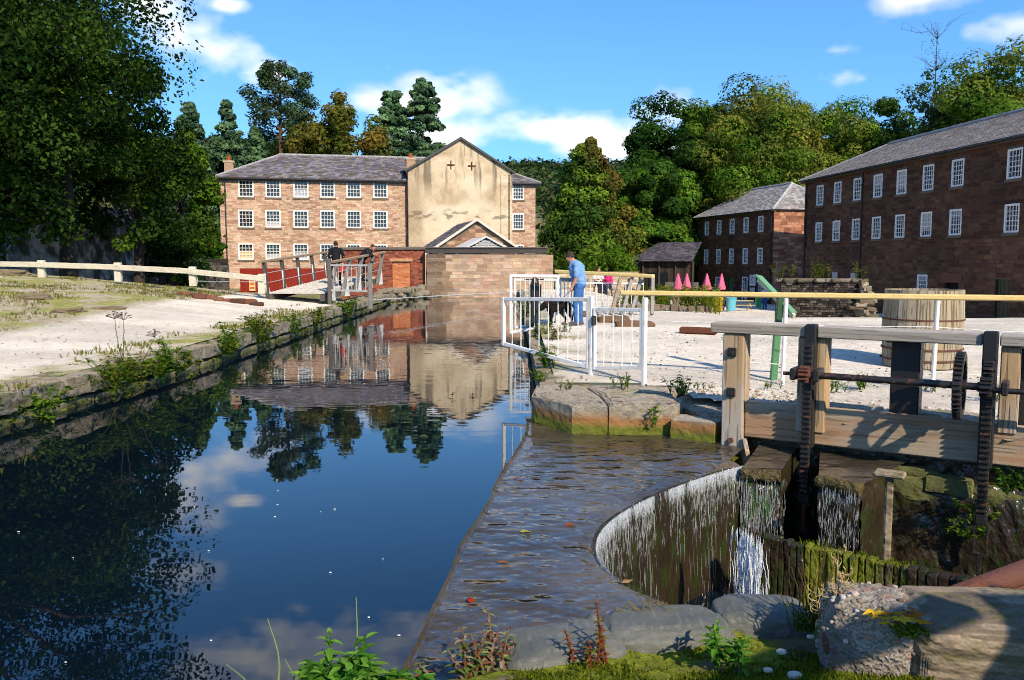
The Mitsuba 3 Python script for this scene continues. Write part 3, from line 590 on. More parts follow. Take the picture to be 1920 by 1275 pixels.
# red corrugated hoarding in front of the mill
hd = thing('hoarding', 'bright red corrugated hoarding along foot of the pink mill', 'hoarding')
p0, p1 = at(450, 525, 62), at(622, 525, 62); n = int((p1[0] - p0[0]) / .62); ztop = at(500, 503, 62)[2]
for k in range(n):
    m = MB(); x0 = p0[0] + k * .62
    for j in range(4): m.box(V(x0 + j * .155, 62 - (.03 if j % 2 else 0), -.75), V(.15, 0, 0), V(0, .05, 0), V(0, 0, ztop + .75), lin('#b03826', .55) * (.92 + .1 * ((k * 3 + j) % 4) / 4))
    part(hd, 'panel', m, 'vcm')
nb = at(472, 534, 61.8); m = MB(); m.box(V(nb[0] - .22, 61.9, nb[2] - .45), V(.44, 0, 0), V(0, .03, 0), V(0, 0, .95), lin('#e8c9a0', .8)); 
for k in range(3): m.box(V(nb[0] - .16, 61.89, nb[2] - .3 + k * .28), V(.32, 0, 0), V(0, .008, 0), V(0, 0, .14), lin('#d87020', .8))
part(hd, 'notice', m, 'vcm', label='small cream notice with orange bands')

# ------------------------------------------------------------------ the big brown mill on the right
bm = thing('brown_mill', 'big dark brown stone mill with two rows of white sash windows at right edge', 'mill')
Pr, Qr = V(23.8, 70, 0), V(26.75, 40, 0); Ur = unit(Qr - Pr); Nr = V(Ur[1], -Ur[0], 0); Wr = np.linalg.norm(Qr - Pr)
ru = lambda px, py: (lambda h: (float(np.dot(h - Pr, Ur)), float(h[2])))(hit(px, py, Pr, Nr))
rez = 8.35; wins = []
for px in (1536.7, 1569.5, 1606.4, 1644.4, 1688.5, 1737.8, 1792.4, 1897.8):
    u = ru(px, 400)[0]
    for a, b in ((6.22, 7.78), (3.42, 4.92)): wins.append((u - .58, u + .58, a, b))
u, zt = ru(1730, 515); small = [(u - .55, u + .55, zt - 1.25, zt)]
blank = []
for px, py in ((1565, 510), (1600, 511.5)): u, z = ru(px, py); blank.append((u - .5, u + .5, z - 1.2, z))
u, z = ru(1881, 524); door = (u - .62, u + .62, -1.5, z)
u, z = ru(1784, 530); opening = (u - .7, u + .7, z - 1.0, z)
facade(bm, Pr, Ur, Wr, -2.6, lambda u: rez, wins + small + blank + [door, opening], .235, .56, DARK, lin('#8a7a6c', .45), 71, 300, .02,
       tone=lambda u, z: np.where(z < 3.1, 1.12, .92) * (1 + .18 * np.sin(u * .55 + 1) * np.sin(z * .8)), gap=.022)
for iw, w in enumerate(wins + small):
    kw = window(bm, Pr, Ur, *w, 4, 5 if w[3] - w[2] > 1.3 else 4, fr=.10, bar=.028)
    if iw % 5 in (1, 3): m = MB(); f_ = (.5, .3, .75)[iw % 3]; m.box(Pr + Ur * (w[0] + .11) - Nr * .075 + V(0, 0, w[3] - .1 - (w[3] - w[2] - .2) * f_), Ur * (w[1] - w[0] - .22), Nr * .01, V(0, 0, (w[3] - w[2] - .2) * f_), lin(('#c9c4bc', '#aab0bd', '#d6cfc0')[iw % 3], .55)); put(newkey(kw + '__blind'), m, 'vc')
for w in blank:
    m = MB(); m.box(Pr + Ur * w[0] + V(0, 0, w[2]) - Nr * .08, Ur * (w[1] - w[0]), Nr * .05, V(0, 0, w[3] - w[2]), lin('#d9d6d4', .7)); part(bm, 'boarded_window', m, 'vcm')
m = MB(); m.box(Pr + Ur * door[0] + V(0, 0, -1.5) - Nr * .15, Ur * 1.24, Nr * .05, V(0, 0, door[3] + 1.5), lin('#16321f', .6)); 
for k in range(1, 4): m.box(Pr + Ur * (door[0] + 1.24 * k / 4 - .01) + V(0, 0, -1.5) - Nr * .1, Ur * .02, Nr * .012, V(0, 0, door[3] + 1.5), lin('#0a1a10', .6))
part(bm, 'door', m, 'vcm', label='dark green plank door')
m = MB(); m.box(Pr + Ur * opening[0] + V(0, 0, opening[2]) - Nr * .3, Ur * 1.4, Nr * .05, V(0, 0, 1.0), (.008, .008, .008)); part(bm, 'opening', m, 'vc')
m = MB(); m.box(Pr + Ur * (opening[0] - .3) + V(0, 0, opening[3]), Ur * 2.0, Nr * .05, V(0, 0, .55), lin('#8a5a4a', .7)); part(bm, 'lintel', m, 'vcs')
PrB, QrB = Pr - Nr * 9, Qr - Nr * 9
for a, b in ((PrB, Pr), (Qr, QrB), (QrB, PrB)): plainwall(bm, a, b, -2.6, rez, DARK[0])
hiproof(bm, (Pr, Qr, QrB, PrB), rez, 10.75, .4, 81, [lin('#958d8a', .8), lin('#a8a09d', .8), lin('#857d7a', .8), lin('#9c9284', .72)], (True, False))
h = ru(1617, 400)[0]; pipe(bm, Pr + Ur * h + Nr * .1 + V(0, 0, -2), Pr + Ur * h + Nr * .1 + V(0, 0, rez - .1), .06)
pipe(bm, Pr + Ur * .35 + Nr * .1 + V(0, 0, -2), Pr + Ur * .35 + Nr * .1 + V(0, 0, rez - .1), .06)

# ------------------------------------------------------------------ the middle brown house
hb = thing('brown_house', 'three storey brown stone house with narrow white windows between cafe and big mill', 'house')
C = V(23.16, 76, 0); L = V(19.77, 91.4, 0); Uh = unit(C - L); Nh = V(Uh[1], -Uh[0], 0); Wh = np.linalg.norm(C - L); hez = 6.42
hu = lambda px, py: (lambda h: (float(np.dot(h - L, Uh)), float(h[2])))(hit(px, py, L, Nh))
wins = []
for px in (1326, 1349, 1373.5, 1399.5, 1427): 
    u, zt = hu(px, 415 - (px - 1326) * .1); _, zb = hu(px, 441 - (px - 1326) * .06); wins.append((u - .5, u + .5, zb, zt))
for px in (1324.5, 1347.5, 1372, 1398, 1425.5):
    u, zt = hu(px, 467.5 - (px - 1326) * .03); _, zb = hu(px, 495); wins.append((u - .5, u + .5, zb, zt))
gf = []
for px in (1346, 1397): u, zt = hu(px, 519); gf.append((u - .55, u + .55, -2.1, zt))
u, zt = hu(1370.5, 519.5); gdoor = (u - .55, u + .55, -2.2, zt)
u, zt = hu(1425, 521); gdoor2 = (u - .5, u + .5, -2.2, zt)
facade(hb, L, Uh, Wh, -2.6, lambda u: hez, wins + gf + [gdoor, gdoor2], .24, .5, DARK, lin('#6f5548', .5), 91, tone=lambda u, z: 1.05 + .1 * np.sin(u + z))
facade(hb, C, -Nh, 8.0, -2.6, lambda u: hez, [], .26, .55, [lin('#c08a6e', .75), lin('#a9755c', .75), lin('#cc9a7e', .75), lin('#966550', .7)], lin('#7d6252', .5), 92, wallname='end_wall')
for w in wins: window(hb, L, Uh, *w, 3, 4, fr=.12, bar=.035)
for w in gf: window(hb, L, Uh, *w, 3, 6, fr=.11, sill=False)
for d_, c_ in ((gdoor, '#0f7a48'), (gdoor2, '#a9a9a9')):
    m = MB(); m.box(L + Uh * d_[0] + V(0, 0, -2.2) - Nh * .12, Uh * (d_[1] - d_[0]), Nh * .05, V(0, 0, d_[3] + 2.2), lin(c_, .75)); part(hb, 'door', m, 'vcm', label='bright green door' if c_[1] == '0' else 'grey door')
LB, CB = L - Nh * 8, C - Nh * 8
for a, b in ((LB, L), (CB, LB)): plainwall(hb, a, b, -2.6, hez, DARK[0])
hiproof(hb, (L, C, CB, LB), hez, 9.1, .35, 95, [lin('#969290', .82), lin('#aaa5a3', .82), lin('#85807e', .82)], caps='#c4c2c2')
pipe(hb, C - Uh * .3 + Nh * .1 + V(0, 0, -2), C - Uh * .3 + Nh * .1 + V(0, 0, hez), .06)
h = at(1368, 384, 92); chimney(hb, h, .6, .6, 7, 9.0, .2, 1, '#b5583a')
# sign boards on it
sg = thing('cafe_sign', 'white round topped notice board beside grey door of the brown house', 'sign'); s = hit(1411.5, 526, L + Nh * .12, Nh)
m = MB(); m.box(s - Uh * .55 + V(0, 0, -.5), Uh * 1.1, Nh * .04, V(0, 0, 1.05), lin('#f2f2f4', .85)); part(sg, 'board', m, 'vcm')
m = MB(); m.add(*tube([s + Nh * .042 + Uh * .22 * math.cos(t) + V(0, 0, .05 + .22 * math.sin(t)) for t in np.linspace(.6, 5.6, 12)], .03, 5), c=lin('#5f5a8a', .8)); part(sg, 'emblem', m, 'vc')
m = MB(); m.box(s - Uh * .45 + V(0, 0, -1.5), Uh * .9, Nh * .04, V(0, 0, .85), lin('#dcdcde', .8)); part(sg, 'lower_board', m, 'vcm')

# ------------------------------------------------------------------ the slate roofed cafe shed
sh = thing('cafe_shed', 'low dark shed with slate roof and timber front left of brown house', 'shed')
a, b = at(1205, 520, 82), at(1301, 520, 80); P, Q = V(a[0], 82, 0), V(b[0], 80, 0); Us = unit(Q - P); Ns = V(Us[1], -Us[0], 0); W = np.linalg.norm(Q - P)
ze = at(1250, 490, 81)[2]; zr = at(1250, 454, 84)[2]
m = MB(); m.box(P + V(0, 0, -2.4) - Ns * .1, Us * W, Ns * .1, V(0, 0, ze + 2.4), lin('#3b2f2a', .5)); part(sh, 'wall', m, 'vcs')
for k in range(int(W / .3)):
    m = MB(); m.box(P + Us * (k * .3 + .01) + V(0, 0, -2.3), Us * .28, Ns * (.03 + .01 * (k % 2)), V(0, 0, ze + 2.2), lin(('#4b3d35', '#3e332d', '#57483c')[k % 3], .6)); part(sh, 'plank', m, 'vcs')
for f_ in (.45, .56, .9):
    m = MB(); m.box(P + Us * W * f_ + V(0, 0, -2.3) + Ns * .06, Us * .95, Ns * .05, V(0, 0, 2.2), lin('#7d7a76', .7)); part(sh, 'door', m, 'vcm')
m = MB(); m.box(P + Us * .6 + V(0, 0, -.6) + Ns * .05, Us * 1.9, Ns * .04, V(0, 0, 1.4), lin('#20242a', .5)); part(sh, 'window', m, 'vcm')
for f_ in (0., .33, .66, 1.): m = MB(); m.box(P + Us * (W - .14) * f_ + V(0, 0, -2.4) + Ns * .07, Us * .14, Ns * .14, V(0, 0, ze + 2.4), lin('#5a5049', .6)); part(sh, 'post', m, 'vc')
e0, e1 = P + Ns * .7 - Us * .3 + V(0, 0, ze), Q + Ns * .7 + V(0, 0, ze)
part(sh, 'roof', slates(sh, e0, e1, Q - Ns * 3.5 + V(0, 0, zr), P - Ns * 3.5 + Us * 2.4 + V(0, 0, zr), [lin('#5f5a62', .6), lin('#736c74', .6), lin('#4f4a52', .6)], 99), 'vcs')
e2 = P - Ns * 2 - Us * 2.0 + V(0, 0, ze + .12)
part(sh, 'roof', slates(sh, e2, P + Ns * .2 + V(0, 0, ze + .12), P - Ns * 3.5 + Us * 2.4 + V(0, 0, zr), P - Ns * 6 + V(0, 0, zr), [lin('#5f5a62', .6), lin('#736c74', .6)], 98), 'vcs')
m = MB(); m.box(P - Us * 1.6 - Ns * 6 + V(0, 0, -2.4), Us * 1.7, Ns * 5.9, V(0, 0, ze + 2.35), lin('#4a3b35', .55)); part(sh, 'side_wall', m, 'vcs')
# ------------------------------------------------------------------ trees
def rdir(rng, n):
    d = rng.normal(size=(n, 3)); return d / np.linalg.norm(d, axis=1, keepdims=True)
def leafquads(rng, pos, nor, size, col, aspect=.62, jit_=.22, tangent=None):
    n = len(pos); nor = nor / (np.linalg.norm(nor, axis=1, keepdims=True) + 1e-9)
    t = np.cross(nor, rdir(rng, n)) if tangent is None else tangent - nor * np.einsum('ij,ij->i', tangent, nor)[:, None]
    t /= np.linalg.norm(t, axis=1, keepdims=True) + 1e-9
    b = np.cross(nor, t); s = (np.broadcast_to(size, n) * rng.uniform(.6, 1.35, n))[:, None]
    p = pos; v = np.stack([p - t * s * .5, p + b * s * aspect * .5 + nor * s * .06, p + t * s * .5, p - b * s * aspect * .5 + nor * s * .06], 1).reshape(-1, 3)
    c = col * (1 + rng.normal(0, jit_, (n, 1))) * (1 + rng.normal(0, .06, (n, 3)))
    return v, np.arange(4 * n).reshape(-1, 4), np.repeat(np.clip(c, .004, .9), 4, axis=0)
def leaftris(rng, pos, nor, size, col, jit_=.22):
    n = len(pos); nor = nor / (np.linalg.norm(nor, axis=1, keepdims=True) + 1e-9); t = np.cross(nor, rdir(rng, n)); t /= np.linalg.norm(t, axis=1, keepdims=True) + 1e-9; b = np.cross(nor, t); s = (size * rng.uniform(.6, 1.35, n))[:, None]
    v = np.stack([pos - t * s * .62, pos + t * s * .45 + b * s * .42, pos + t * s * .45 - b * s * .42], 1).reshape(-1, 3); c = col * (1 + rng.normal(0, jit_, (n, 1))) * (1 + rng.normal(0, .06, (n, 3)))
    return v, np.arange(3 * n).reshape(-1, 3), np.repeat(np.clip(c, .004, .9), 3, axis=0)
def clumpleaves(rng, C, R, per, size, cols, up=.45, out=.8, shell=.55, tri=False, rnd=.75):
    n = len(C) * per; i = np.repeat(np.arange(len(C)), per)
    d = rdir(rng, n); r = shell + (1 - shell) * rng.random(n) ** .6
    lump = 1 + .30 * (meshkit.noise(d * 2.2 + C[i] * .7, 5) - .5) * 2
    pos = C[i] + d * R[i] * (r * lump)[:, None]
    nor = d * out + V(0, 0, up) + rdir(rng, n) * rnd
    return (leaftris if tri else leafquads)(rng, pos, nor, size, cols[i])
def trunk(m, base, top, r0, r1, rng, c=None, lean=.04):
    c = lin('#554a40', .4) if c is None else c
    t = np.linspace(0, 1, 9)[:, None]; p = V(*base) + (V(*top) - V(*base)) * t + np.cumsum(rng.normal(0, lean, (9, 3)), axis=0) * V(1, 1, 0) * np.linalg.norm(V(*top) - V(*base)) * .06
    m.tube(p, np.linspace(r0, r1, 9) * np.r_[1.35, 1.1, np.ones(7)], c, 9); return p
def limb(m, a, b, r, rng, c=None):
    c = lin('#6b5f52', .5) if c is None else c
    t = np.linspace(0, 1, 5)[:, None]; p = a + (b - a) * t + V(0, 0, 1) * (np.sin(t * np.pi) * .08 * np.linalg.norm(b - a)) + rng.normal(0, .04, (5, 3)) * np.linalg.norm(b - a) * np.sin(t * np.pi)
    m.tube(p, np.linspace(r, r * .3, 5), c, 5)
GREEN = [lin('#6f8c30', .62), lin('#5d7a2a', .62), lin('#7f9438', .62), lin('#4a6826', .6)]
OLIVE = [lin('#7f8a3a', .62), lin('#707c34', .6), lin('#8e8a3e', .62), lin('#647030', .6)]
AUTUMN = [lin('#8a8238', .6), lin('#7c7a34', .58), lin('#988038', .58), lin('#6a7430', .56)]
DEEP = [lin('#48682c', .52), lin('#3c5a28', .5), lin('#547430', .54), lin('#304c22', .5)]
CONI = [lin('#56784c', .62), lin('#466842', .6), lin('#648454', .62), lin('#3c5a3c', .58)]
BRIGHT = [lin('#7aa030', .5), lin('#64902a', .5), lin('#8fae3a', .5), lin('#4d7a26', .46)]
def broadleaf(name, label, cat, base, H, R, low, pal, n=80, per=140, leaf=.34, seed=1, group=None, shape=1.0, clump=.24, tint=None, trunkr=None, squash=1.0, bottom=.35, gapk=0.0):
    """A broad crown: clumps of leaves spread through an uneven ellipsoid from height low to H above the base."""
    rng = RNG(seed); k = thing(name, label, cat, group); base = V(*base); m = MB()
    cz, hz = base[2] + (low + H) / 2, (H - low) / 2
    top = base + V(0, 0, low + (H - low) * .62); r0 = min(.42, H * .022 + .08) if trunkr is None else trunkr
    p = trunk(m, base - V(0, 0, .4), top, r0, r0 * .35, rng)
    d = rdir(rng, n * 2); d = d[d[:, 2] > -bottom * 2][:n]; n = len(d); d = d / (np.abs(d) ** 2.7).sum(1, keepdims=True) ** (1 / 2.7) if shape == 1 else d
    rr = rng.random(n) ** .28
    prof = np.sqrt(np.clip(1 - (d[:, 2] * rr) ** 2, .05, 1)) ** (shape - 1) if shape != 1 else np.ones(n)
    outl = .90 + .42 * (meshkit.noise(d * 1.9 + seed, seed) - .4)
    C = V(base[0], base[1], cz) + d * np.stack([R * outl * rr, R * outl * rr * squash, hz * outl * rr], 1) * prof[:, None]
    if shape > 1:
        t = np.clip((C[:, 2] - base[2] - low) / (H - low), 0, 1); q = (1.15 - t * .95) / .65
        C[:, :2] = base[:2] + (C[:, :2] - base[:2]) * (1 + (q - 1) * (shape - 1))[:, None]
    if gapk:
        C = C[meshkit.noise(C / R * 2.4, seed + 5) > gapk]; n = len(C)
    S = R * clump * rng.uniform(.65, 1.35, n)
    for i in rng.choice(n, min(n, 14), False): limb(m, p[rng.integers(4, 9)], C[i], r0 * .3, rng)
    part(k, 'trunk', m, 'vc', True)
    pal = np.asarray(pal); cols = pal[rng.integers(0, len(pal), n)] * (1 + rng.normal(0, .12, (n, 1)))
    if tint is not None: cols = tint(C, cols)
    b = MB(); b.add(*clumpleaves(rng, C, np.stack([S, S, S * .78], 1), per, leaf, cols, tri=base[1] > 60, out=1.15 if base[1] > 60 else .8, rnd=.5 if base[1] > 60 else .75, shell=.72 if base[1] > 60 else .55)); part(k, 'crown', b, 'leaf'); return k
def conifer(name, label, cat, base, H, R, low, pal, seed, group=None, n=250, per=100, leaf=.36, round_=.8, mat='needle', tint=None, flat=.62, **_):
    """A cone of drooping needle clumps, larger below, with ragged edges."""
    rng = RNG(seed); k = thing(name, label, cat, group); base = V(*base); m = MB()
    trunk(m, base - V(0, 0, .4), base + V(0, 0, H * .97), H * .012 + .06, .04, rng, lin('#5d4a3c', .5), .01)
    t = rng.random(n) ** 1.15; z = low + (H - low) * t; env = R * (1 - t) ** round_ + .12; a = rng.uniform(0, 2 * np.pi, n); rr = env * rng.uniform(.35, 1.08, n) ** .7
    C = base + np.stack([np.cos(a) * rr, np.sin(a) * rr, z - .12 * rr], 1); C = np.vstack([C, base + V(0, 0, 1) * np.linspace(H * .8, H - .3, 6)[:, None]]); S = np.r_[(.26 + .19 * env) * rng.uniform(.75, 1.25, n), np.linspace(1.05, .38, 6)]
    for i in range(0, n, 6): limb(m, base + V(0, 0, C[i, 2] - base[2] + .3), C[i], .05, rng, lin('#5d4a3c', .5))
    part(k, 'trunk', m, 'vc', True); pal = np.asarray(pal); cols = pal[rng.integers(0, len(pal), len(C))] * rng.uniform(.8, 1.2, (len(C), 1))
    if tint is not None: cols = tint(C, cols)
    b = MB(); b.add(*clumpleaves(rng, C, np.stack([S * 1.15, S * 1.15, S * flat], 1), per, leaf, cols, .35, .9, .45, True, .7)); part(k, 'crown', b, mat); return k
def pine(name, label, cat, base, H, R, low, pal, seed, pads=30, leaf=.34):
    rng = RNG(seed); k = thing(name, label, cat); base = V(*base); m = MB(); bc = lin('#7a5a44', .5)
    p = trunk(m, base - V(0, 0, .4), base + V(0, 0, H * .97), H * .017 + .08, .08, rng, bc, .015); C, S = [], []
    for i in range(pads):
        t = (i + rng.random()) / pads; z = low + (H - low) * t ** .9; env = R * (1.02 - .50 * t ** 1.6) * (.55 + .45 * min(1, t * 4 + .35))
        a = i * 2.4 + rng.normal(0, .3); rr = env * rng.uniform(.45, 1.0) * (0.15 if t > .95 else 1)
        c = base + V(math.cos(a) * rr, math.sin(a) * rr, z + .10 * rr); C.append(c); S.append([env * .33, env * .33, .75 + .25 * rng.random()])
        limb(m, base + V(0, 0, z - .5), c, .11, rng, bc)
    part(k, 'trunk', m, 'vc', True); C, S = np.array(C), np.array(S); pal = np.asarray(pal)
    b = MB(); b.add(*clumpleaves(rng, C, S, 430, leaf, pal[rng.integers(0, len(pal), len(C))], .7, .5, .25)); part(k, 'crown', b, 'needle'); return k
def tb(px, Y): g = at(px, 600, Y); return (g[0], Y, float(terrain(g[0], Y)))
def ht(px, py, Y): return float(at(px, py, Y)[2] - terrain(at(px, py, Y)[0], Y))
# left: great dark trees over the cliff
broadleaf('overhanging_tree', 'huge dark broadleaf tree filling the top left corner over the cliff', 'tree', (-22.6, 35.5, 1.2), 26, 8.4, 4.2, DEEP, 190, 330, .225, 101, clump=.20, bottom=.5)
broadleaf('shade_tree', 'tall added tree outside the view, placed to shade the left trees', 'tree', (-15.5, 9.5, .4), 29, 8.5, 17.5, DEEP, 120, 120, .36, 100, clump=.2, bottom=.6)  # unseen tree, added to throw dappled shade over the left trees and cliff
broadleaf('cliff_tree', 'tall dark broadleaf tree with sunlit branch tips against the sky, right of corner tree', 'tree', (-22.3, 43, .5), 15.6, 5.4, 5.0, DEEP + GREEN[:2], 120, 330, .215, 102, clump=.20, bottom=.5)
broadleaf('cliff_tree', 'dark tree crown hanging low over the grey cliff face', 'tree', (-26.5, 41, .8), 13, 6.5, 3.6, DEEP, 110, 260, .22, 103, clump=.2, bottom=.6)
broadleaf('overhanging_tree', 'black green undergrowth tree low at the left edge behind the white fence', 'tree', (-25.5, 37.5, 1.2), 8.5, 5.2, .6, DEEP[1:], 90, 200, .28, 108, clump=.22, bottom=.6)
broadleaf('cliff_tree', 'dense dark tree above the top of the grey cliff', 'tree', (-27.5, 51, 2), 15, 6.5, 3.4, DEEP, 110, 170, .32, 109, clump=.22, bottom=.6)
broadleaf('cliff_tree', 'smaller dark tree between the grey cliff and the conifers', 'tree', (-21.4, 49, .3), 10.4, 3.2, 1.0, DEEP + GREEN[:1], 70, 170, .26, 104, clump=.24)
broadleaf('bushy_tree', 'bright green bushy tree beside the dark conifers left of the pink mill', 'tree', (-22.3, 58, 0), 10.8, 2.6, .6, BRIGHT[:2] + GREEN[:2], 70, 140, .27, 105, clump=.26)
broadleaf('ivy_bush', 'green ivy covered bush at left corner of the pink mill', 'bush', tb(385, 66), 5.6, 1.7, .0, BRIGHT[1:] + GREEN[:1], 50, 120, .22, 106, clump=.3)
broadleaf('ivy_bush', 'dark green bush in front of the rubble wall below the conifers', 'bush', tb(318, 57), 5.2, 2.2, .0, DEEP, 50, 130, .24, 107, clump=.3)
conifer('conifer', 'leftmost dark conifer behind the bright bushy tree', 'conifer', tb(368, 88), ht(368, 192, 88), 4.2, 1, CONI, 111)
conifer('conifer', 'dark bluish conifer left of the tall pine', 'conifer', tb(436, 92), ht(436, 190, 92), 4.8, 1, CONI, 112)
conifer('conifer', 'low dark conifer peeping above the chimney of the pink mill', 'conifer', tb(488, 98), ht(482, 240, 98), 4.2, 1, CONI, 113)
pine('pine_tree', 'tall flat layered pine with bare trunk behind the pink mill', 'pine', tb(535, 108), ht(540, 124, 108), 5.2, ht(540, 262, 108), CONI[:1] + [lin('#4a6638', .4), lin('#587040', .4)], 114)
broadleaf('autumn_tree', 'yellow brown autumn tree behind the slate roof of the pink mill', 'tree', tb(648, 104), ht(650, 192, 104), 6.2, 4, AUTUMN + OLIVE[:1], 120, 150, .38, 115, clump=.22)
conifer('conifer', 'slim conifer tip poking up above the yellow brown autumn tree', 'conifer', tb(645, 116), ht(645, 178, 116), 3.2, 3, CONI, 117)
conifer('spruce_tree', 'rounded dark spruce, left one of the pair behind rendered gable', 'spruce', tb(742, 108), ht(738, 172, 108), 4.4, 2, [c * 1.25 for c in CONI], 118, round_=.42, leaf=.42, per=120, nb=13)
conifer('spruce_tree', 'pointed tall spruce, right one of the pair behind rendered gable', 'spruce', tb(797, 108), ht(792, 148, 108), 4.3, 2, [c * 1.25 for c in CONI], 119, round_=.48, leaf=.42, per=120, nb=13)
broadleaf('filler_tree', 'olive tree low behind the mill roof between pine and spruces', 'tree', tb(585, 118), ht(585, 235, 118), 6.5, 2, OLIVE, 80, 120, .4, 120)
broadleaf('filler_tree', 'dark green tree low behind the left end of the mill roof', 'tree', tb(440, 120), ht(440, 275, 120), 8, 1, DEEP, 80, 120, .42, 121)
# the reddening tree in the middle
def redden(C, cols):
    k = np.clip((C[:, 0] - C[:, 0].mean()) / 5.0 - .05 + (C[:, 2] - C[:, 2].mean()) / 16, 0, .8)[:, None] * RNG(5).random((len(C), 1)) ** .7
    return cols * (1 - k) + lin('#b07a4a', .6) * k
conifer('reddening_tree', 'large conical green tree turning reddish brown on its right side', 'tree', tb(1103, 88), ht(1095, 262, 88), 6.0, .2, [c * 1.6 for c in DEEP[:2] + GREEN[:2]], 130, n=230, per=200, leaf=.30, round_=.62, mat='leaf', tint=redden, flat=.85)
# right: the wooded slope behind the brown buildings
OLIVE = [c * V(1.22, 1.28, 1.2) for c in OLIVE]; GREEN = [c * V(1.15, 1.32, 1.2) for c in GREEN]; DEEP0, DEEP = DEEP, [c * V(1.2, 1.35, 1.2) for c in DEEP]
G = 'broadleaf trees on the slope behind the brown buildings'
spec = [(1255, 168, 100, 6.2, DEEP + GREEN[:1], 'tall dark green tree at left end of the wooded slope'), (1345, 190, 112, 7.0, DEEP[:2] + GREEN[:2], 'dark tree behind and between the two tall slope trees'),
        (1415, 172, 98, 8.2, OLIVE + GREEN[:2], 'biggest olive brown tree rising above the brown house'), (1490, 215, 106, 6.0, GREEN, 'mid green tree right of the biggest olive tree'),
        (1590, 193, 102, 6.8, OLIVE[:2] + GREEN, 'round topped olive green tree above the far end of the big brown mill'), (1660, 240, 98, 5.0, DEEP + GREEN[:1], 'low dark tree just over the brown mill hip roof'),
        (1822, 120, 88, 7.6, OLIVE[:3] + GREEN, 'high olive tree above the brown mill at right edge'), (1905, 150, 92, 7.0, GREEN + OLIVE[:1], 'green tree cut by the right edge of the view'),
        (1210, 300, 92, 4.4, DEEP + GREEN[:2], 'dark tree right of the reddening tree'), (1290, 330, 108, 6.5, DEEP, 'dark tree filling behind the slate cafe shed'), (1730, 215, 104, 6.5, GREEN + DEEP[:1], 'green tree below the thin bare topped tree')]
for i, (px, py, Yd, R, pal, lab) in enumerate(spec):
    broadleaf('slope_tree', lab, 'tree', tb(px, Yd), ht(px, py, Yd), R, .5, pal, int(150 * max(.8, R / 7)), 560, .285, 140 + i, G, clump=.25, bottom=.6)
broadleaf('thin_tree', 'thin airy tree with nearly bare twigs at its top above the big brown mill', 'tree', tb(1725, 92), ht(1745, 120, 92), 4.2, 6, [lin('#6d8c58', .45), lin('#587a48', .45)], 60, 70, .28, 160, clump=.2, gapk=.35)
rng = RNG(161); m = MB(); b0 = V(*tb(1745, 92)); p = trunk(m, b0, at(1755, 72, 92), .22, .03, rng, lin('#6a6058', .5))
for i in range(46):
    a = p[rng.integers(4, 9)]; q = a + V(rng.normal(0, 1.1), rng.normal(0, 1.0), rng.uniform(.3, 2.0)); limb(m, a, q, .035, rng, lin('#6a6058', .5))
    for j in range(3): limb(m, q - (q - a) * .3 * j, q + V(rng.normal(0, .6), rng.normal(0, .5), rng.uniform(.1, .7)), .018, rng, lin('#6a6058', .5))
tk = thing('bare_tree', 'bare twiggy treetop rising above the thin airy tree', 'tree'); part(tk, 'trunk', m, 'vc', True)
b = MB(); C = p[5:] + rng.normal(0, .9, p[5:].shape); b.add(*clumpleaves(rng, C, np.full((len(C), 3), 1.0), 40, .2, np.tile(lin('#6d8c58', .45), (len(C), 1)))); part(tk, 'crown', b, 'leaf')
broadleaf('hedge', 'bright green hedge bank behind the man in the blue shirt', 'hedge', tb(1120, 72), ht(1120, 470, 72), 3.6, -.5, BRIGHT, 60, 130, .24, 165, clump=.28, squash=.6)
broadleaf('hedge', 'bright green rounded shrub left of the slate cafe shed', 'shrub', tb(1148, 78), ht(1148, 458, 78), 1.9, -.5, BRIGHT[1:] + GREEN[:1], 50, 130, .26, 166, clump=.3)
broadleaf('shrub', 'dark green shrubs under the slope trees above the cafe shed roof', 'shrub', tb(1245, 92), ht(1245, 415, 92), 4.2, -.5, GREEN + DEEP, 70, 130, .3, 167, clump=.26, squash=.6)
broadleaf('shrub', 'mid green shrub above the cafe shed beside brown house chimney', 'shrub', tb(1325, 112), ht(1325, 400, 112), 5.0, -.5, DEEP + BRIGHT[3:], 60, 130, .3, 168, clump=.26, squash=.6)
# the far wooded hill: a mass of crowns nobody could count
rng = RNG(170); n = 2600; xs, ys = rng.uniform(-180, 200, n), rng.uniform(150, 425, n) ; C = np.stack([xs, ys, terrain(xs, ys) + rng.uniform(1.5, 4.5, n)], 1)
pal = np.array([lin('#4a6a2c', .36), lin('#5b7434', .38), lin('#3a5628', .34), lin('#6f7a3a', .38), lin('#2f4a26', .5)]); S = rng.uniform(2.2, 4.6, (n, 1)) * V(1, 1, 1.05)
b = MB(); b.add(*clumpleaves(rng, C, S, 44, 1.5, pal[rng.integers(0, 5, n)] * V(1.5, 1.45, 2.4), tri=True)); stuff('hill_forest', b, 'leaf', 'distant wooded hillside behind the reddening tree', 'forest')  # the blue lift in these leaf colours stands in for haze
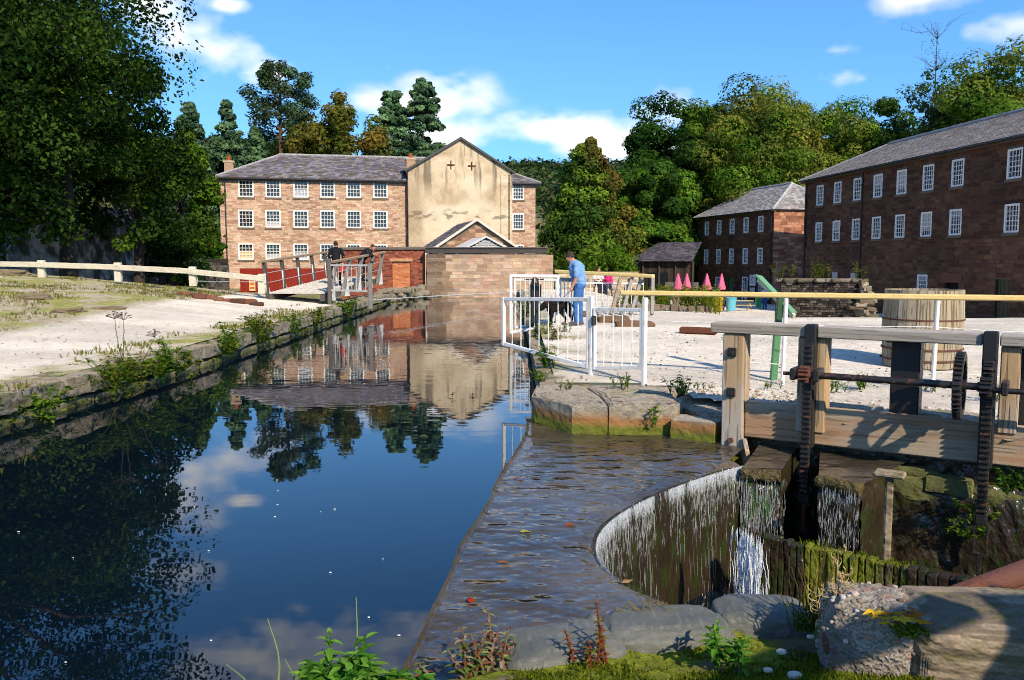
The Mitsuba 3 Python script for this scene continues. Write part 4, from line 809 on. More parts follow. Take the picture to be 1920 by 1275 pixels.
# the cliff under the left trees, and the rubble wall at its foot
u, w = np.meshgrid(np.linspace(0, 1, 120), np.linspace(0, 1, 60), indexing='ij')
base = np.stack([-50 + 27.0 * u, 47 + 2.0 * np.sin(u * 5) + w * 2.0 + sm(.86, 1, u) * 10, -1 + (9.5 - 3.5 * sm(.5, 1, u)) * w], -1)
q = base.reshape(-1, 3); dsp = (meshkit.fbm(q * V(.32, .32, .16), 5, 31) - .5) * 5.2 + (meshkit.fbm(q * V(1.2, 1.2, .7), 4, 33) - .5) * 1.5
q = q + np.stack([dsp * .25 * 0 + .3 * dsp * sm(.8, 1, u.ravel()), -dsp, dsp * 0], 1)
i, j = np.meshgrid(np.arange(119), np.arange(59), indexing='ij'); f = np.stack([i * 60 + j, (i + 1) * 60 + j, (i + 1) * 60 + j + 1, i * 60 + j + 1], -1).reshape(-1, 4)
struct('cliff', (q, f), 'cliff_mat', True)
rw = thing('rubble_wall', 'dark rubble stone wall in shade between cliff and pink mill', 'wall'); a, b_ = at(272, 500, 58), at(412, 500, 62)
P, Q = V(a[0], 58, 0), V(b_[0], 64, 0); Wl = np.linalg.norm(Q - P); zt = at(330, 474, 59)[2]
facade(rw, P, Q - P, Wl, -.8, lambda u: zt - .12 * u + .15 * math.sin(u * 1.3), [], .2, .36, [lin('#7a7268', .5), lin('#5c554d', .5), lin('#8a8274', .5)], lin('#38332e', .4), 35, 0, .05)
m = MB(); U_ = unit(Q - P); N_ = V(U_[1], -U_[0], 0); m.box(P - N_ * .6 + V(0, 0, -.8), Q - P, N_ * .55, V(0, 0, zt + .4), lin('#4a443c', .4)); part(rw, 'core', m, 'vc')
# ------------------------------------------------------------------ banks and quays: coping stones one by one
rng = RNG(200)
GREY = [lin('#a79a86', .62), lin('#938672', .62), lin('#b5a893', .62), lin('#857968', .58), lin('#9d8f74', .6)]
def stoneblock(c, U, W, l, w, h, seed, amp=.03, div=.11):
    """A rough dressed block: a bevelled box, subdivided and worn."""
    U, W = unit(U), unit(W); m = trimesh.creation.box((l, w, h))
    while (m.edges_unique_length.max() > div * 2.2) and len(m.faces) < 900: m = m.subdivide()
    v = m.vertices; e = np.abs(v) / (np.array([l, w, h]) / 2); k = np.sort(e, axis=1)[:, 1]
    v = v * (1 - .07 * sm(.8, 1, k)[:, None] * np.minimum(1, .12 / np.maximum(np.abs(v), .05)))
    v = v + (meshkit.fbm(v * 3.5 + seed * 1.7, 3, seed) - .5)[:, None] * amp * np.sign(v) * 2
    return V(*c) + v[:, :1] * U + v[:, 1:2] * W + v[:, 2:] * V(0, 0, 1), m.faces
# left bank, running straight away from the camera
lb = thing('pond_wall', 'long stone edged retaining wall along the left side of the pond', 'wall')
y = 4.2; bm_ = MB()
def lx(y): return -5.75 - .35 * sm(15, 9, y)
while y < 40.5:
    l = rng.uniform(.8, 1.6); a, b = V(lx(y), y, 0), V(lx(y + l), y + l, 0); U = unit(b - a); W = V(-U[1], U[0], 0)
    w = rng.uniform(.62, .85); top = .41 + rng.uniform(-.02, .03); h = rng.uniform(.22, .27)
    part(lb, 'coping', stoneblock((a + b) / 2 + W * (w / 2 - .06 + rng.uniform(-.03, .03)) + V(0, 0, top - h / 2), U, W, l - .03, w, h, int(y * 10), .03, .16), 'bank_stone', 35)
    zc = -.4
    for row in range(2):
        u = 0.
        while u < l - .05:
            s = min(rng.uniform(.3, .8), l - u)
            st = stoneblock(a + U * (u + s / 2) + W * (.16 + rng.uniform(-.03, .05)) + V(0, 0, -.03 + row * .15 - .09), U, W, s - .025, .35, .145, int(y * 10 + row * 3 + u * 7), .03, .2); bm_.add(*st); u += s
    y += l
part(lb, 'stonework', (bm_.arr()[0], bm_.arr()[1]), 'bank_stone', 35, kind='stuff')
m = MB(); m.box(V(-7.2, 4, -.6), V(.75, 0, 0), V(0, 37, 0), V(0, 0, .9)); put(newkey(lb + '__core'), (m.arr()[0], m.arr()[1]), 'bank_stone')
# where the left wall turns along the far end under the brick wall, and the right hand wall
rb = thing('pond_wall', 'stone edge of the yard along the right side of the pond', 'wall'); bm_ = MB(); y = 11.2
while y < 46:
    l = rng.uniform(.8, 1.5); w = rng.uniform(.6, .8); x = .36 + .1 * math.sin(y * .3) * 0
    part(rb, 'coping', stoneblock(V(x + w / 2, y + l / 2, .33 + .05 * sm(12, 20, y) - .12 + rng.uniform(-.02, .02)), V(0, 1, 0), V(-1, 0, 0), l - .03, w, .25, int(y * 13), .03, .16), 'bank_stone', 35)
    bm_.add(*stoneblock(V(x + .25, y + l / 2, 0), V(0, 1, 0), V(-1, 0, 0), l - .03, .42, .34, int(y * 17), .04, .2)); y += l
part(rb, 'stonework', (bm_.arr()[0], bm_.arr()[1]), 'bank_stone', 35, kind='stuff')
fb = thing('pond_end_wall', 'rough rubble stone foot at the far left corner of the pond below the brick wall', 'wall'); bm_ = MB()
for i in range(150):
    t = rng.random(); P = V(-5.9, 39.5, 0) * (1 - t) + V(-4.4, 46.0, 0) * t; s = rng.uniform(.25, .6)
    bm_.add(*stonemesh(P + V(rng.normal(-.3, .12), rng.normal(0, .1), rng.uniform(-.1, .55)), (s, s * .8, s * .55), i, .2, 1))
part(fb, 'stonework', (bm_.arr()[0], bm_.arr()[1]), 'bank_stone', 35, kind='stuff')
# the near quay with its big worn slabs
qy = thing('quay', 'worn stone quay with orange and mossy face beside the white gate', 'quay')
top = .33
def slabpoly(poly, z0, z1, seed, amp=.025):
    """A slab from a plan outline: extruded, cut fine and worn."""
    m = trimesh.creation.extrude_polygon(Polygon(poly).buffer(-.012).buffer(.007), z1 - z0, engine='earcut'); m.apply_translation((0, 0, z0))
    m = m.subdivide_to_size(.09); v = m.vertices; n_ = meshkit.fbm(v * 5 + seed, 3, seed) - .5
    ring = Polygon(poly).exterior; dist = shapely.distance(shapely.points(v[:, 0], v[:, 1]), ring)
    v = v.copy(); zt_ = v[:, 2] > z1 - .01; v[:, 2] += np.where(zt_, n_ * amp * 1.6 - .035 * np.exp(-(dist / .05)), 0)
    c = np.array(Polygon(poly).centroid.coords[0]); v[:, :2] += (v[:, :2] - c) / (np.linalg.norm(v[:, :2] - c, axis=1, keepdims=True) + .1) * (n_ * amp * 1.6)[:, None] * (1 - .0 * zt_[:, None])
    m.merge_vertices(); return v, m.faces
slabs = [[(.24, 10.52), (.70, 9.84), (1.12, 9.78), (1.10, 10.55), (.95, 11.4), (.34, 11.5)], [(1.123, 9.78), (1.90, 9.76), (2.06, 10.15), (1.95, 10.62), (1.103, 10.58)],
         [(1.105, 10.585), (1.95, 10.625), (2.3, 11.2), (1.7, 11.5), (.98, 11.42)]]
for k, s in enumerate(slabs): part(qy, 'slab', slabpoly(s, -.35, top + (.0, .01, -.01)[k], 7 + k), 'quay_stone', 40)
part(qy, 'step_stone', stoneblock((2.12, 9.62, .02), EV, -NV, .52, .34, .34, 5, .025, .07), 'quay_stone', 35)
part(qy, 'back_slab', slabpoly([(1.98, 10.62), (2.3, 11.25), (2.95, 10.6), (2.8, 9.4), (2.5, 9.5), (2.2, 9.74), (2.07, 10.15)], -.35, .25, 21), 'quay_stone', 40)
part(qy, 'back_slab', slabpoly([(2.2, 9.78), (2.5, 9.58), (2.62, 9.85), (2.42, 10.0)], -.35, .16, 22), 'quay_stone', 40)
# long flat stones behind the sluice beam
for k, t in enumerate((.9, 2.0, 2.9, 3.7)):
    P = A0 + EV * t - NV * (.95 + .1 * (k % 2)); solo('kerb_stone', stoneblock(P + V(0, 0, .27), EV, -NV, (.9, .75, .8, .8)[k], .38, .2, 60 + k, .03, .09), 'quay_stone',
        ('low flat kerb stone behind the first rack of the sluice', 'low flat kerb stone just left of the black bracket', 'low flat kerb stone right of the black bracket', 'low flat kerb stone behind the big gear wheel')[k], 'stone', 'kerb stones behind the sluice beam', smooth=35)
# ------------------------------------------------------------------ small plants
def weed(m, base, h, n, rng, pal, leaf=.06, spread=.5, stem=None, drop=0.):
    pal = np.asarray(pal); base = V(*base)
    for i in range(n):
        a = rng.uniform(0, 6.3); hh = h * rng.uniform(.5, 1.1); tip = V(math.cos(a), math.sin(a), 0) * spread * hh * rng.uniform(.2, 1) + V(0, 0, hh - drop * hh)
        t = np.linspace(0, 1, 5)[:, None]; p = base + tip * t + V(0, 0, .15 * hh) * np.sin(t * np.pi); m.tube(p, np.linspace(.004, .0015, 5) * (1 + h), stem if stem is not None else pal[0] * .8, 4, False)
        k = max(3, int(hh / leaf * 1.6)); s = rng.uniform(.15, 1, k); q = base + tip * s[:, None] + V(0, 0, .15 * hh) * np.sin(s * np.pi)[:, None]
        dirs = rdir(rng, k) * V(1, 1, .45); dirs /= np.linalg.norm(dirs, axis=1, keepdims=True)
        nor = V(0, 0, 1) + rdir(rng, k) * .5
        m.add(*leafquads(rng, q + dirs * leaf * .5, nor, leaf, pal[rng.integers(0, len(pal), k)], .5, .2, dirs))
def grassblades(m, P, h, rng, pal, w=.006, bend=.5):
    P = np.asarray(P); n = len(P); a = rng.uniform(0, 6.3, n); hh = h * rng.uniform(.4, 1.2, n); d = np.stack([np.cos(a), np.sin(a), a * 0], 1); s = np.stack([-d[:, 1], d[:, 0], a * 0], 1) * w
    t = P + d * (hh * bend * rng.uniform(.2, 1, n))[:, None] + V(0, 0, 1) * hh[:, None]; mid = (P + t) / 2 + V(0, 0, 1) * (hh * .12)[:, None]
    v = np.stack([P - s, P + s, mid + s * .7, mid - s * .7, t], 1).reshape(-1, 3); k = np.arange(n)[:, None] * 5
    f = np.concatenate([k + [0, 1, 2], k + [0, 2, 3], k + [3, 2, 4]]); pal = np.asarray(pal); m.add(v, f, np.repeat(pal[rng.integers(0, len(pal), n)] * rng.uniform(.7, 1.3, (n, 1)), 5, axis=0))
WEED = [lin('#6f9a2c', .6), lin('#86a834', .6), lin('#557f26', .55), lin('#9aaa3c', .55)]
FERN = [lin('#7d9a30', .55), lin('#94a23a', .55), lin('#5f7f2a', .5), lin('#a89a40', .5)]
DRY = [lin('#a98f5c', .6), lin('#8f744a', .6), lin('#b59a6c', .6), lin('#7d5a3c', .55)]
rng = RNG(210)
def plant(name, label, cat, pts, h, n, pal, leaf, spread=.6, group=None, stem=None, seed=0, drop=0.):
    m = MB(); r = RNG(seed + 300)
    for p in pts: weed(m, p, h, n, r, pal, leaf, spread, stem, drop)
    return solo(name, m, 'leaf', label, cat, group)
G1 = 'plants growing out of the left pond wall'
for k, (px, py, z, h, sp, n, lab) in enumerate(((85, 775, .12, .30, .35, 5, 'broad green leaves rooted low on the near end of the left pond wall'), (235, 715, .28, .42, .5, 14, 'big green ivy and fern clump hanging over the left pond wall'),
        (300, 700, .22, .34, .4, 9, 'yellow green fern below the coping right of the big ivy clump'), (345, 690, .2, .26, .35, 6, 'small trailing plant on the left pond wall past the fern'), (425, 655, .22, .38, .6, 11, 'bushy fern clump halfway along the left pond wall'),
        (480, 635, .22, .42, .6, 10, 'leafy clump on the left pond wall where it starts to narrow'), (530, 615, .25, .40, .7, 9, 'weed clump on the left pond wall before the bridge'), (575, 600, .25, .4, .8, 9, 'yellowish weeds on the left pond wall nearest the bridge fence'), (640, 585, .2, .42, .8, 8, 'far green weeds at the water edge under the bridge fence'))):
    g = gz(px, py, z); g[0] = max(g[0], lx(g[1]) + .02); r = RNG(k + 60); pts = [V(g[0] + r.normal(.04, .05), g[1] + (r.random() ** 1.6) * r.choice([-1, 1]) * sp * 1.1, z + r.normal(0, .10)) for _ in range(n + 4)]
    plant('wall_plant', lab, 'plant', pts, h * (.8 + .5 * (k % 3) / 2), 7, FERN if k % 2 else WEED + FERN[:2], .085 if k < 4 else .10, .8, G1, None, k, .35)
wg_ = MB(); r = RNG(78)
for q in range(230):
    y_ = 9.5 + 28 * r.random() ** 1.2; P_ = V(lx(y_) + r.uniform(.0, .10), y_, r.uniform(.02, .30))
    if meshkit.noise(V(y_ * .9, 0, 0), 3) > .38: weed(wg_, P_, r.uniform(.10, .24), 3, r, FERN + WEED[2:] + DEEP[:2], .06, 1.3, None, .6)
stuff('wall_growth', wg_, 'leaf', 'low trailing weeds and moss in the joints of the left pond wall', 'weeds')
dead = MB(); r = RNG(77)
for px, tx, ty in ((232, 232, 600), (228, 215, 598), (262, 290, 632)):
    b0 = gz(px, 695, .4); t0 = at(tx, ty, b0[1] - .1); p = b0 + (t0 - b0) * np.linspace(0, 1, 6)[:, None] + r.normal(0, .01, (6, 3)); dead.tube(p, np.linspace(.008, .004, 6), lin('#6b5a4a', .5), 5)
    for i in range(14): d = unit(V(r.normal(), r.normal(), .5 + r.random())); dead.tube([t0, t0 + d * .10], .0025, lin('#6b5a4a', .5), 4); dead.add(*stonemesh(t0 + d * .11, (.03, .03, .012), i, .1, 1), c=lin('#5f4a3a', .5))
solo('dead_umbellifer', dead, 'vc', 'dead brown umbellifer stalks standing on the left pond wall', 'plant')
# turf along the left bank and over the rough ground below the fence
r = RNG(220); n = 12000; xs = r.uniform(-20, -5.9, n); ys = r.uniform(9.5, 33, n); pts = np.stack([xs, ys, terrain(xs, ys)], 1)
nn = meshkit.fbm(np.stack([xs * .8, ys * .8, xs * 0], -1), 3, 7); edge = (xs > -7.3) | (xs < -10.3) | (ys > 33)
kp = edge & (nn > .5) ; m = MB(); grassblades(m, np.repeat(pts[kp], 3, axis=0) + r.normal(0, .06, (3 * kp.sum(), 3)) * V(1, 1, 0), .09, r, [lin('#9aa046', .55), lin('#b0a85c', .55), lin('#7d8f38', .5), lin('#b59a66', .5)], .012, .9)
stuff('bank_grass', m, 'leaf', 'thin patchy turf along the left bank and on the mound below the fence', 'grass')
m = MB()
for k in range(10): pass
r = RNG(222); SL = [lin('#8a5a48', .6), lin('#9a6a54', .6), lin('#75503f', .55)]
for k in range(9):
    t = k / 8; P = at(345 + 140 * t, 556, 28.3 - t * 1.0); P[2] = float(terrain(P[0], P[1])) + .05
    v, f = stonemesh(P - V(0, r.normal(0, .25), .0), (r.uniform(.25, .55), .3, r.uniform(.12, .24)), 90 + k, .25, 2, .7, r.normal(0, .4)); b = MB(); b.add(v, f, jit(r, SL, 1)[0]); solo('reddish_stone', b, 'vcs', ('first', 'second', 'third', 'fourth', 'fifth', 'sixth', 'seventh', 'eighth', 'ninth')[k] + ' reddish stone from the left in the low broken row on the mound', 'stone', 'reddish stones in a broken row on the mound', smooth=40)
for k, (px, py, Yd, s) in enumerate(((20, 510, 31.5, 1.5), (60, 566, 22, .9), (200, 562, 21.5, .8), (130, 575, 20.5, .8))):
    P = at(px, py, Yd); P[2] = float(terrain(P[0], P[1])) - .03; b = MB(); v, f = stonemesh(P, (s, s * .6, s * .3), 120 + k, .5, 4, .3, .3 * k); b.add(v, f, (lin('#9a8a6e', .55) * (.7 + .6 * meshkit.fbm(v * 6, 3, 4)[:, None]))); solo('ground_stone', b, 'vcs', ('dark boulder behind the grass at far left below the fence', 'low brown stone at the left edge of the mound', 'low brown stone near the middle of the mound', 'sunken brown stone at the foot of the mound')[k], 'stone', smooth=40)
# weeds of the yard edge and on the quay
G2 = 'small weeds along the yard edge'
for k, (px, py, z, h, n, lab, pal, lf) in enumerate(((1022, 690, .36, .32, 7, 'leafy green nettle clump below the hanging end of the white gate', WEED, .10), (1015, 715, .34, .2, 5, 'bright green weeds on the corner of the quay', WEED, .07), (1075, 730, .34, .13, 4, 'low moss and weed tuft in the joint of the quay slabs', FERN, .035), (1165, 728, .34, .22, 5, 'straggly yellow green weed at the foot of the right gate post', FERN, .04),
        (1278, 738, .36, .22, 6, 'compact bright green nettle on the white gravel', WEED, .07), (1310, 730, .36, .1, 4, 'low weed beside the compact nettle', FERN, .035), (1233, 795, .1, .2, 6, 'green plant in the joint of the quay face at the water', WEED, .06), (1568, 733, .36, .16, 5, 'small green nettle behind the sluice, left one of two', WEED, .055), (1618, 730, .36, .2, 6, 'small green nettle behind the sluice, right one of two', WEED, .06),
        (1750, 735, .36, .12, 6, 'sparse weeds at the foot of the second rail post', FERN, .04), (1895, 755, .36, .26, 8, 'leafy weeds right of the last sluice post', WEED, .055), (1040, 640, .42, .3, 6, 'reddish brown dock plant on the pond edge behind the white gate', DRY + FERN[:1], .07), (1060, 625, .45, .2, 5, 'low green weeds beside the reddish dock', FERN, .05), (990, 600, .3, .5, 9, 'dark weeds hanging over the right pond wall', FERN + DEEP, .10), (1440, 728, .36, .1, 5, 'thin weeds at foot of the green post', FERN, .03), (1005, 640, .3, .4, 7, 'dark green fern on the right pond wall under the gate', FERN, .08))):
    g = gz(px, py, z); r = RNG(k + 90); sp = .07 if k not in (13, 15, 10) else .12
    plant('yard_weed', lab, 'plant', [g + V(r.normal(0, sp), r.normal(0, sp), 0) for _ in range(n)], h, 4, pal, lf, .7, G2, None, k)
# pebbles along the yard edge
r = RNG(230); m = MB()
for i in range(700):
    t = r.uniform(-.9, 4.2); P = A0 + EV * t - NV * (abs(r.normal(0, .35)) + .75 + .25 * (t < .4)); s = r.uniform(.015, .05)
    if P[0] < 1.1: continue
    v, f = stonemesh(P + V(0, 0, float(terrain(P[0], P[1])) + s * .25), (s, s * .8, s * .6), i, .15, 1, .2); m.add(v, f, jit(r, [lin('#e0d8cc', .8), lin('#c9bba6', .75), lin('#a8937d', .7)], 1)[0])
for i in range(800):
    P = V(r.uniform(.9, 7.5), r.uniform(9.8, 18), 0) if i % 3 else V(r.uniform(-10.2, -6.6), r.uniform(10.5, 20), 0); s = r.uniform(.008, .03) * (1.5 if r.random() < .05 else 1)
    if i % 3 and (P[1] - 9.2) * .841 + (P[0] - 2.42) * .541 < .5: continue
    v, f = stonemesh(P + V(0, 0, float(terrain(P[0], P[1])) + s * .2), (s * 1.3, s, s * .6), i, .1, 0, .2, r.uniform(0, 3)); m.add(v, f, jit(r, [lin('#c9bba6', .6), lin('#8f7f6c', .55), lin('#6f6458', .5), lin('#a08a5a', .5)], 1)[0])
stuff('pebbles', m, 'vc', 'loose pale pebbles along the edge of the gravel yard', 'pebbles')
# foam flecks on the pond and fallen leaves on the apron
r = RNG(240)
for i in range(18):
    px, py = (r.uniform(20, 780), r.uniform(915, 1260)) if i < 14 else (r.uniform(420, 700), r.uniform(880, 960)); g = gz(px, py, .004)
    s = r.uniform(.005, .013); n_ = 7; a = np.sort(r.uniform(0, 6.28, n_)); rr = s * r.uniform(.5, 1, n_); ring = np.stack([np.cos(a) * rr, np.sin(a) * rr * .6, a * 0], 1) + g
    v, f = hullmesh(np.vstack([ring, ring * 1 + V(0, 0, .004), g + V(0, 0, .005)])); b = MB(); b.add(v, f, lin('#f2f4f4', .9)); solo('foam_fleck', b, 'vc', ('tiny white foam fleck ' + ('among the dark tree reflections' if px < 300 else 'on the blue sky reflection' if py < 1040 else 'on the dull cloud reflection') + (' near the bottom left corner' if px < 300 and py > 1120 else ' in the middle of the pond' if px >= 300 else ' at the left edge')), 'foam', 'white foam flecks floating on the pond')
for px, py, c, lab in ((986, 997, '#d9c84a', 'yellow leaf floating on the shallow apron'), (1070, 983, '#c8642c', 'orange leaf floating near the horseshoe edge'), (882, 1126, '#c0482a', 'red leaf lying on the shallow apron'), (944, 1055, '#b5764a', 'brown leaf floating on the apron below the yellow one'), (1177, 1090, '#c9a070', 'pale tan leaf at the near edge of the horseshoe'), (972, 897, '#b06a3c', 'brown leaf at the top of the apron')):
    g = gz(px, py, -.018); b = MB(); d = unit(V(r.normal(), r.normal(), 0)); e = V(-d[1], d[0], 0); s = .05
    b.add([g - d * s, g - d * s * .3 + e * s * .45 + V(0, 0, .008), g + d * s * .5 + e * s * .35, g + d * s, g + d * s * .4 - e * s * .4 + V(0, 0, .01), g - d * s * .3 - e * s * .4], [[0, 5, 4], [0, 4, 1], [1, 4, 2], [2, 4, 3]], lin(c, .8)); solo('fallen_leaf', b, 'leaf', lab, 'leaf', 'fallen leaves on the apron')
def pm_col(p, n, uv):
    a, b = fbm(p.x * 5, p.y * 5, p.z * 3, 3), fbm(p.x * 25, p.y * 25, p.z * 14, 3)
    return mix(mix((.10, .085, .03), (.035, .03, .018), b), mix((.075, .10, .008), (.17, .17, .015), b), sstep(.38, .55, a + sstep(-1.0, -.45, p.z) * .12))
scene['pile_moss'] = two(bump(diff(pm_col, .75, .3), lambda p, n, uv: fbm(p.x * 22, p.y * 22, p.z * 12, 4) * .05))
scene['lip_moss'] = two(bump(diff(lambda p, n, uv: mix((.035, .026, .009), (.115, .09, .025), fbm(p.x * 18, p.y * 18, p.z * 18, 3)), .6, .4), lambda p, n, uv: fbm(p.x * 30, p.y * 30, p.z * 30, 4) * .04))
# ------------------------------------------------------------------ the horseshoe spillway and the pit
ZP = -1.15
rows = [(0.13, -.03), (.06, -.034), (.0, -.05), (-.035, -.10), (-.05, -.2), (-.07, -.55), (-.12, ZP - .3)]
W3 = np.array([np.c_[RIM + n2 * o, np.full(len(RIM), z)] for o, z in rows])
nr = len(RIM); W3[2:, :, 2] += (meshkit.fbm(W3[2:] * V(6, 6, 3), 3, 3) - .5) * .03
i, j = np.meshgrid(np.arange(len(rows) - 1), np.arange(nr - 1), indexing='ij'); f = np.stack([i * nr + j, i * nr + j + 1, (i + 1) * nr + j + 1, (i + 1) * nr + j], -1).reshape(-1, 4)
sp = thing('spillway', 'curved horseshoe spillway wall, dark brown and mossy under falling water', 'spillway'); part(sp, 'lip', (W3[:3].reshape(-1, 3), f[f.max(1) < 3 * nr]), 'apron_mat', True); part(sp, 'rim_wall', (W3[2:].reshape(-1, 3), f[f.min(1) >= 2 * nr] - 2 * nr), 'fall_wall', True)
struct('pit_water', flat([(.3, 3.6), (9, 3.0), (9, 9.5), (.3, 9.5)], ZP), 'pond_mat')
# strands of falling water: each a little ribbon that leaves the rim and falls
def strands(m, rng, n, sel=(0, 1), w=(.004, .013), zr=(-.05, ZP), seglen=(.10, .45), throw=(.02, .10)):
    for _ in range(n):
        s = rng.uniform(*sel)
        while meshkit.noise(V(s * 55, 1, 1), 9) * .6 + meshkit.noise(V(s * 170, 5, 1), 9) * .4 < rng.uniform(.15, .55): s = rng.uniform(*sel)
        s = s * (nr - 1); a = int(s); t = s - a; b = min(a + 1, nr - 1); P = RIM[a] * (1 - t) + RIM[b] * t; N_ = n2[a] * (1 - t) + n2[b] * t; tg = V(-N_[1], N_[0])
        o0 = rng.uniform(*throw); z1 = rng.uniform(zr[1], zr[0]) if rng.random() < .75 else zr[0]; L = rng.uniform(*seglen); zz = np.linspace(z1, max(z1 - L, ZP), 6); dz = np.maximum(-.04 - zz, 0)
        off = -.03 - o0 * np.sqrt(dz / .9 + .001); wob = np.cumsum(rng.normal(0, .003, 6)); ww = rng.uniform(*w) * np.array([.3, .8, 1, 1, .7, .2])
        c = P + N_ * off[:, None] + tg * wob[:, None]; l, r_ = c - tg * ww[:, None], c + tg * ww[:, None]
        v = np.vstack([np.c_[l, zz], np.c_[r_, zz], np.c_[c - N_ * ww[:, None] * .6, zz]]); k = np.arange(5); 
        m.add(v, np.vstack([np.stack([k, k + 1, k + 13, k + 12], 1), np.stack([k + 12, k + 13, k + 7, k + 6], 1)]))
    return m
rng = RNG(400); fw = thing('waterfall', 'thin curtain of white water strands falling around the horseshoe', 'waterfall', kind='stuff')
m = MB(); strands(m, rng, 420, (0, .62), (.0006, .0018), seglen=(.08, .35)); strands(m, rng, 2000, (0, .62), (.0006, .002), (-.05, -.85), (.01, .06), (.005, .06)); strands(m, rng, 4000, (0, .62), (.0006, .0024), (-.05, -.50), (.015, .10), (.005, .06)); strands(m, rng, 4200, (.0, .6), (.0006, .0024), (-.05, -.30), (.03, .18), (.01, .05)); strands(m, rng, 60, (.6, 1), (.0008, .002)); put(fw, (m.arr()[0], m.arr()[1]), 'fall_water', True)
fw2 = thing('white_chute', 'bright white rush of water dropping at the right side of the horseshoe', 'waterfall', kind='stuff'); m = MB(); tops = [gz(px, 985, -.40) for px in (1385, 1440)]
for q in range(760):
    t = .45 + .45 * abs(rng.normal(0, .42)) * rng.choice([-1, 1]); x0 = at(1374 + 66 * t, 1000, 6.9 - .3 * t); z1 = rng.uniform(ZP + .05, -.19); L = rng.uniform(.04, .3); zz = np.linspace(z1, max(ZP, z1 - L), 5); c = np.c_[x0[0] + np.cumsum(rng.normal(0, .004, 5)), x0[1] - .15 * np.sqrt(np.maximum(-.4 - zz, 0)) + rng.normal(0, .02), zz]; m.tube(c, np.array([.2, .8, 1, .8, .2]) * rng.uniform(.0012, .0045), sides=4, cap=False)
for q in range(500):
    px = rng.uniform(1335, 1475); c = gz(px, 1141 + rng.normal(0, 4), ZP + .02); c = at(px, 1139, 6.25); c = V(c[0] + rng.normal(0, .02), 6.2 + rng.normal(0, .22), ZP + abs(rng.normal(0, .05))); s = rng.uniform(.006, .022); m.add(*stonemesh(c, (s, s, s * .7), q, .2, 1, .1))
put(fw2, (m.arr()[0], m.arr()[1]), 'froth', True)
def on(px, py=None):                           # distance along the sluice of the photo column px on the front plane of the posts
    d_ = ray(px, 700); n = V(EV[1], -EV[0], 0); h = EYE + d_ * (np.dot(A0 - EYE, n) / np.dot(d_, n)); return float(np.dot(h - A0, EV))
# behind: the sill under the beam, its lip and the back wall of the pit
sl0, sl1 = A0 + EV * .385 + NV * .86, A0 + EV * 1.50 + NV * .90
sill = thing('sluice_sill', 'mossy sill with a skin of water below the first bay of the sluice beam', 'sill')
def rough_wall(P, Q, z0, z1, seed, amp=.08, nx=50, nz=26, roll=.1):
    u, w = np.meshgrid(np.linspace(0, 1, nx), np.linspace(0, 1, nz), indexing='ij'); P, Q = V(*P), V(*Q); d = unit(Q - P); N_ = V(d[1], -d[0], 0)
    v = P + (Q - P) * u[..., None] + V(0, 0, 1) * (z0 + (z1 - z0) * w)[..., None] ; v = v - N_ * (roll * sm(.85, 1, w) ** 2)[..., None]
    v = v + N_ * ((meshkit.fbm(v * V(4, 4, 3), 4, seed) - .5) * amp * 2)[..., None]; i, j = np.meshgrid(np.arange(nx - 1), np.arange(nz - 1), indexing='ij')
    return v.reshape(-1, 3), np.stack([i * nz + j, (i + 1) * nz + j, (i + 1) * nz + j + 1, i * nz + j + 1], -1).reshape(-1, 4)
gA1, gB1 = gz(1464, 884, -.05), gz(1535, 893, -.05); bA, bB = A0 + EV * on(1486), A0 + EV * on(1530)   # a slot in the sill lets the rack through
for k_, (p0_, p1_, q0_, q1_) in enumerate(((A0 + EV * .22, bA, sl0 + V(0, 0, -.05), gA1), (bB, A0 + EV * 1.75, gB1, sl1 + V(0, 0, -.05)))):
    m = MB(); m.add([p0_ - NV * .3 + V(0, 0, -.02), p1_ - NV * .3 + V(0, 0, -.02), q1_, q0_], [[0, 1, 2, 3]]); part(sill, 'water_skin', (m.arr()[0], m.arr()[1]), 'apron_mat')
    tt_ = np.linspace(-.03, 1.0, 16)[:, None]; pr_ = q0_ + (q1_ - q0_) * tt_ + V(0, 0, -.05); rv_, rf_ = tube(pr_, .062, 14); rv_ = rv_ + (meshkit.fbm(rv_ * 14, 3, 4) - .5)[:, None] * V(.03, .05, .04); part(sill, 'mossy_lip', (rv_, rf_), 'lip_moss', True)
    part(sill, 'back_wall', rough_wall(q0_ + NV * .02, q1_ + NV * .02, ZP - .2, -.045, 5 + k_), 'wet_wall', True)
m = MB()
for p_, q_ in ((gA1, bA), (gB1, bB)): m.add([p_ + V(0, 0, 0), q_ - NV * .28 + V(0, 0, -.03), q_ - NV * .28 + V(0, 0, ZP), V(p_[0], p_[1], ZP)], [[0, 1, 2, 3]])
part(sill, 'slot_wall', (m.arr()[0], m.arr()[1]), 'wet_wall')
part(sill, 'side_wall', rough_wall(sl1, sl1 - NV * 1.6 + EV * .2, ZP - .2, -.05, 6), 'wet_wall', True)
pw = thing('pit_wall', 'dark shaded back wall of the sluice pit under the beam', 'wall'); Pq = A0 + EV * 1.5 - NV * .25
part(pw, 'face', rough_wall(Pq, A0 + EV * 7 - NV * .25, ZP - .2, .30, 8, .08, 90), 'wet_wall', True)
m = MB(); m.box(A0 + EV * .1 - NV * .32 + V(0, 0, ZP), EV * 1.5, NV * .05, V(0, 0, .33 - ZP)); part(pw, 'bay_wall', (m.arr()[0], m.arr()[1]), 'wet_wall')
rng = RNG(410); m = MB()                       # drips down the back wall
